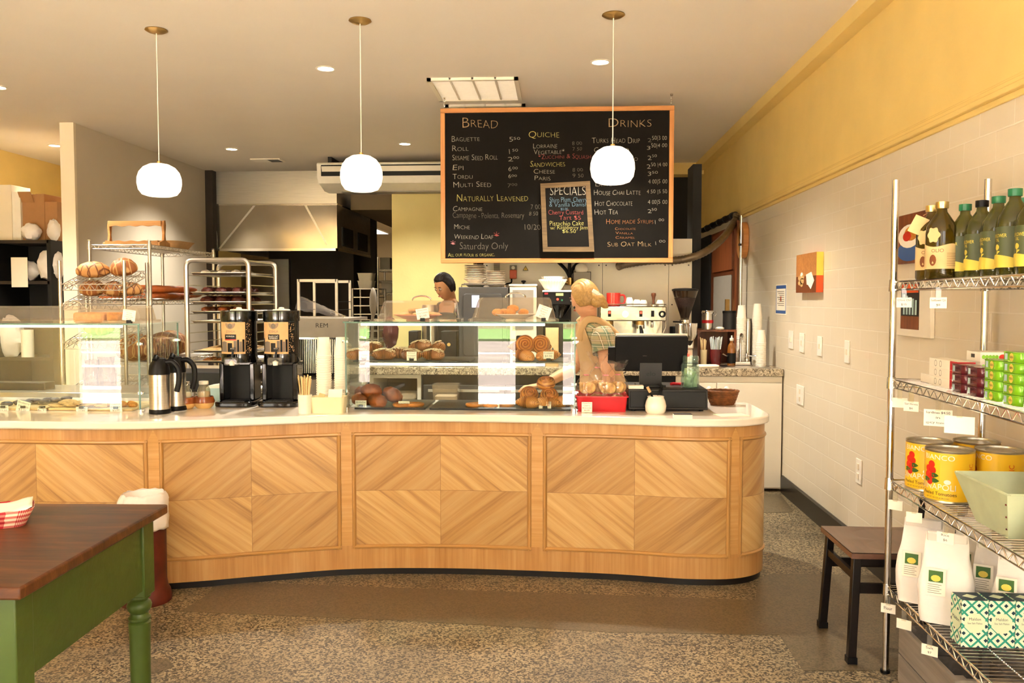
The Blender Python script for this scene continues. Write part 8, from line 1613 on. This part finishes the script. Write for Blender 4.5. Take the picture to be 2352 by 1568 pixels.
def hand(mb, w_, d, up, side, sc=1, curl=.25):
    """w_ wrist, d pointing direction, up back of hand, side +1/-1 thumb side"""
    d = d.normalized(); s_ = d.cross(up).normalized() * side; up = s_.cross(d).normalized() * side
    up = up if up.dot(Vector((0, 0, 1))) > -2 else -up
    P = lambda a, b, c: w_ + d * a * sc + s_ * b * sc + up * c * sc
    mb.loft([[P(a, b * cos(q), c * sin(q)) for q in [2 * pi * i / 14 for i in range(14)]] for a, b, c in ((-.01, .024, .018), (.02, .032, .016), (.055, .041, .015), (.085, .042, .013), (.094, .036, .009))])
    for i, (b, L) in enumerate(((.031, .068), (.011, .078), (-.010, .073), (-.030, .056))):
        a0 = .085; q = [P(a0, b, 0), P(a0 + L * .42, b * 1.12, .004 - curl * .004), P(a0 + L * .74, b * 1.16, -.004 - curl * .03), P(a0 + L, b * 1.18, -.014 - curl * .06)]; mb.tube(spline(q, 4), lambda u: (.0088 - .002 * u) * sc, 8)
    mb.tube(spline([P(.022, .026, -.004), P(.045, .048, -.012), P(.068, .062, -.018), P(.088, .066, -.022)], 4), lambda u: (.0115 - .003 * u) * sc, 8)
def ring(c, a, b, f, l, n=28): return [c + l * a * cos(q) + f * b * sin(q) for q in [2 * pi * i / n for i in range(n)]]
def person(lab, org, f, spine, hd, harm, hlook, hpitch, skin, hair, sit=0):
    """spine: list of (centre, half width, half depth); hd: head centre; harm: arms as (shoulder, elbow, wrist, hand dir, side)"""
    org = Vector(org); t = thing('person', lab, 'person', org); f = Vector(f).normalized(); l = Vector((0, 0, 1)).cross(f).normalized()
    loc = lambda p: Vector(p) - org
    mb = MB().loft([ring(loc(c), a, b, f, l) for c, a, b in spine])
    for sh_, el, wr, hdv, sd_ in harm:
        sh_, el, wr = loc(sh_), loc(el), loc(wr); limb(mb, [sh_, sh_.lerp(el, .5) + Vector((0, 0, -.004)), el, el.lerp(wr, .45), wr], [.052, .046, .039, .038, .026]); hand(mb, wr, Vector(hdv), Vector((0, 0, 1)) if abs(Vector(hdv).normalized().z) < .8 else l, sd_)
    hip = loc(spine[0][0])
    for s_ in (-1, 1):
        if sit: limb(mb, [hip + l * s_ * .085, hip + l * s_ * .1 + f * .42, l * s_ * .1 + f * .42 + Vector((0, 0, .09))], [.088, .06, .042]); limb(mb, [l * s_ * .1 + f * .38 + Vector((0, 0, .05)), l * s_ * .1 + f * .56 + Vector((0, 0, .035))], [.045, .035]); continue
        limb(mb, [hip + l * s_ * .085, Vector((hip.x * .6, hip.y * .6, .48)) + l * s_ * .09 + f * .02, Vector((0, 0, .09)) + l * s_ * .09], [.088, .058, .04]); limb(mb, [l * s_ * .09 + Vector((0, 0, .05)) - f * .04, l * s_ * .095 + Vector((0, 0, .035)) + f * .15], [.045, .035])
    h = loc(hd); R = Matrix.Translation(h) @ Matrix.Rotation(atan2(hlook[1], hlook[0]), 4, 'Z') @ Matrix.Rotation(hpitch, 4, 'Y')
    hm = sphere_grid(head_pt, 56, 44).xf(R); mb.add(hm.v, hm.f); nb = loc(spine[-1][0])
    limb(mb, [nb - Vector((0, 0, .05)), nb + Vector((0, 0, .02)), h + R.to_3x3() @ Vector((-.025, 0, -.05))], [.062, .052, .05])
    for s_ in (-1, 1):
        ear = MB().sph((-.008, s_ * .073, -.005), (.016, .008, .03), 12, 8).xf(R); mb.add(ear.v, ear.f)
    o = mb.build('body', M[skin], t, ang=180, weld=False); q = o.modifiers.new('skin', 'REMESH'); q.mode = 'VOXEL'; q.voxel_size = .0062; q.use_smooth_shade = True; q = o.modifiers.new('soft', 'SMOOTH'); q.factor = .5; q.iterations = 3
    sphere_grid(hair_pt, 80, 56).xf(R).build('hair', M[hair], t, ang=180)
    for s_ in (-1, 1):
        ey = MB().sph((.0795, s_ * .0265, .008), (.0125, .013, .0062), 14, 10).xf(R).build('eye', M['eyew'], t); MB().sph((.0905, s_ * .0265, .006), (.003, .0058, .0055), 12, 8).xf(R).build('iris', M['dark'], ey)
        MB().tube([R @ Vector((.0925 - .012 * abs(q) ** 2, s_ * (.026 + .014 * q), .026 + .004 * (1 - q * q))) for q in (-1, -.5, 0, .5, 1)], .0028, 6).build('eyebrow', M[hair if hair == 'darkhair' else 'brownwood'], t); MB().tube([R @ Vector((.0915 - .01 * abs(q) ** 2, s_ * (.0265 + .013 * q), .0155 - .003 * q * q)) for q in (-1, -.5, 0, .5, 1)], .0016, 6).build('upper_eyelid', M[skin], t)
    MB().tube([R @ Vector((.0945 - .010 * q * q, .021 * q, -.0535 - .002 * q * q)) for q in (-1, -.6, -.25, 0, .25, .6, 1)], lambda u: .0022 + .0026 * sin(pi * u), 8, flat=1.3).build('lips', M['lip'], t)
    return t, loc, f, l, R
# --- barista at the terminal, turned away, reaching left into the case
V = Vector; kb = 5.45 / F
bf = V((-.95, -.12, 0)); so_ = V((wy(1372, 880, 5.5).x, 5.5, 0)); X = lambda px, Y: wy(px, 800, Y).x; Zp = lambda py, Y: wy(1300, py, Y).z
sp = [(V((X(1385, 5.5), 5.5, .78)), .165, .125), (V((X(1385, 5.5), 5.5, .90)), .165, .125), (V((X(1380, 5.5), 5.5, 1.02)), .135, .108), (V((X(1374, 5.5), 5.5, 1.13)), .148, .115), (V((X(1368, 5.5), 5.5, 1.21)), .168, .108), (V((X(1362, 5.5), 5.5, 1.265)), .165, .08), (V((X(1357, 5.5), 5.5, 1.30)), .10, .058), (V((X(1352, 5.5), 5.5, 1.33)), .055, .05)]
arms = [(V((X(1384, 5.31), 5.31, 1.235)), V((X(1398, 5.22), 5.22, .97)), V((X(1402, 5.15), 5.15, .74)), (-.1, -.1, -1), 1), (V((X(1362, 5.65), 5.66, 1.245)), V((X(1318, 5.66), 5.66, .99)), V((X(1246, 5.52), 5.52, Zp(884, 5.52))), (-1, -.15, -.12), 1)]
hc = V((X(1342, 5.48), 5.48, Zp(686, 5.48)))
t, loc, f, l, R = person('blond woman in a tan apron over a plaid short-sleeved shirt, turned away behind the counter', (so_.x, 5.5, 0), bf, sp, hc, arms, (-.78, .62), .25, 'skin', 'blond')
mb = MB().sph(loc((X(1371, 5.4), 5.40, Zp(693, 5.4))), (.045, .04, .036), 20, 14, 0, lambda d: 1 + .12 * mnoise.noise(d * 3)); limb(mb, [loc((X(1360, 5.42), 5.42, Zp(680, 5.42))), loc((X(1376, 5.4), 5.39, Zp(686, 5.4))), loc((X(1388, 5.4), 5.4, Zp(700, 5.4))), loc((X(1396, 5.4), 5.41, Zp(706, 5.4)))], [.03, .034, .024, .006]); mb.build('hair_bun', M['blond'], t, ang=180)
MB().box(-.022, .022, -.006, .006, -.012, .012).build('hair_clip', M['white'], t, loc((X(1367, 5.36), 5.355, Zp(671, 5.4))), (0, .5, .3), bev=.003)
MB().sph(loc((X(1319, 5.4), 5.40, Zp(706, 5.4))), (.006, .006, .009), 10, 8).build('earring', M['black'], t)
def wrap(spn, gr, z0, z1, top=None, bot=None, nu=72, nv=30):
    def at_z(z):
        for (c0, a0, b0), (c1, a1, b1) in zip(spn, spn[1:]):
            if z <= c1.z: u = max(0, (z - c0.z) / (c1.z - c0.z)); return c0.lerp(c1, u), a0 + (a1 - a0) * u, b0 + (b1 - b0) * u
        return spn[-1]
    def g(u, v):
        q = 2 * pi * u; za = bot(q) if bot else z0; zb = top(q) if top else z1; z = za + (zb - za) * v; c, a, b = at_z(max(z, spn[0][0].z)); c = V((c.x, c.y, z)); gg = gr(z) if callable(gr) else gr
        fold = .004 * mnoise.noise(V((cos(q) * 3, sin(q) * 3, z * 5))); return loc(c + l * (a + gg + fold) * cos(q) + f * (b + gg + fold) * sin(q))
    return MB().grid(g, nu, nv)
sp2 = sp[:-1] + [(sp[-2][0] + V((-.01, 0, .02)), .085, .062)]
shirt = wrap(sp2, .010, .86, 1.305)
shirt.build('shirt', M['plaid'], t, ang=180, solid=.003)
for (s_, e_, w__, _, _2), cut in zip(arms, (.44, .5)):
    s_, e_ = loc(s_), loc(e_); d_ = (e_ - s_); mb = MB(); P = [s_ + (V((X(1350, 5.4), 5.5, 1.28)) - V(sp[-2][0])) * .0 + d_ * (-.12), s_ + d_ * .08, s_ + d_ * .3, s_ + d_ * cut]; mb.tube(spline(P, 5), lambda u: .052 + .020 * smooth(0, .35, u) + .006 * u, 22, caps=False); mb.build('sleeve', M['plaid'], t, ang=180, solid=.004)
dip = lambda q: 1.315 - .285 * (exp(-((((q + pi) % (2 * pi)) - pi) / .62) ** 2) + exp(-((q - pi) / .62) ** 2))
wrap(sp2, lambda z: .022 + .03 * max(0, .9 - z), .45, 1.3, dip).build('apron', M['apron'], t, ang=180, solid=.004)
for s_ in (-1, 1): MB().tube(spline([loc(V(sp[4][0]) + l * s_ * .115 + f * .13 + V((0, 0, -.02))), loc(V(sp[6][0]) + l * s_ * .105 + f * .05 + V((0, 0, .012))), loc(V(sp[6][0]) + l * s_ * .105 - f * .05 + V((0, 0, .006))), loc(V(sp[4][0]) + l * s_ * .11 - f * .13 + V((0, 0, .0)))], 8), .024, 10, flat=.28).build('apron_strap', M['apron'], t, ang=180)
wrap([(V((so_.x, 5.5, .1)), .17, .12)] + [(V((X(1385, 5.5), 5.5, .80)), .168, .128), (V((X(1385, 5.5), 5.5, .92)), .166, .126)], .006, .12, .9).build('trousers', M['tanktop'], t, ang=180)
# --- second woman, by the yellow wall, head bowed
WY2 = 7.55; hx2 = wy(1023, 658, WY2); k2 = k(WY2); bx = hx2.x + .03
sp = [(V((bx, WY2 + .06, .80)), .165, .12), (V((bx, WY2 + .05, .92)), .165, .12), (V((bx, WY2 + .05, 1.05)), .13, .10), (V((bx + .005, WY2 + .04, 1.22)), .155, .11), (V((bx + .01, WY2 + .03, 1.32)), .175, .1), (V((bx + .01, WY2 + .03, 1.385)), .165, .07), (V((bx + .012, WY2 + .02, 1.42)), .09, .055), (V((bx + .01, WY2 + .01, 1.45)), .052, .05)]
f2 = V((-.35, -.94, 0)).normalized(); l2 = V((0, 0, 1)).cross(f2)
S_ = lambda s_: V(sp[5][0]) + l2 * s_ * .15 + V((0, 0, -.02))
arms = [(S_(s_), S_(s_) + l2 * s_ * .05 + f2 * .06 + V((0, 0, -.27)), S_(s_) - l2 * s_ * .04 + f2 * .26 + V((0, 0, -.36)), tuple(f2 - l2 * s_ * .3), -s_) for s_ in (1, -1)]
t, loc, f, l, R = person('dark-haired woman in a black tank top looking down before the yellow wall', (bx, WY2 + .05, 0), f2, sp, (hx2.x, WY2 - .06, hx2.z), arms, (-.62, -.78), .42, 'skin2', 'darkhair')
MB().sph(loc(hx2 + R.to_3x3() @ V((-.085, -.02, -.06)) + V((0, -.06, 0))), (.042, .04, .045), 18, 12, 0, lambda d: 1 + .15 * mnoise.noise(d * 4)).build('hair_bun', M['darkhair'], t, ang=180)
sp2 = sp[:5] + [(sp[5][0], .10, .075)]
wrap(sp, .008, .84, 1.36, lambda q: 1.335 - .10 * (exp(-((((q + pi) % (2 * pi)) - pi) / .7) ** 2) + exp(-((q - pi) / .7) ** 2))).build('tank_top', M['tanktop'], t, ang=180, solid=.003)
for s_ in (-1, 1): MB().tube(spline([loc(V(sp[4][0]) + l * s_ * .10 + f * .095), loc(V(sp[5][0]) + l * s_ * .095 + f * .03 + V((0, 0, .028))), loc(V(sp[5][0]) + l * s_ * .095 - f * .04 + V((0, 0, .02))), loc(V(sp[4][0]) + l * s_ * .1 - f * .1)], 8), .022, 10, flat=.25).build('shoulder_strap', M['tanktop'], t, ang=180)
wrap([(V((bx, WY2 + .05, .1)), .17, .12)] + [(V((bx, WY2 + .05, .82)), .168, .125), (V((bx, WY2 + .05, .95)), .166, .126)], .006, .12, .9).build('trousers', M['charcoal'], t, ang=180)
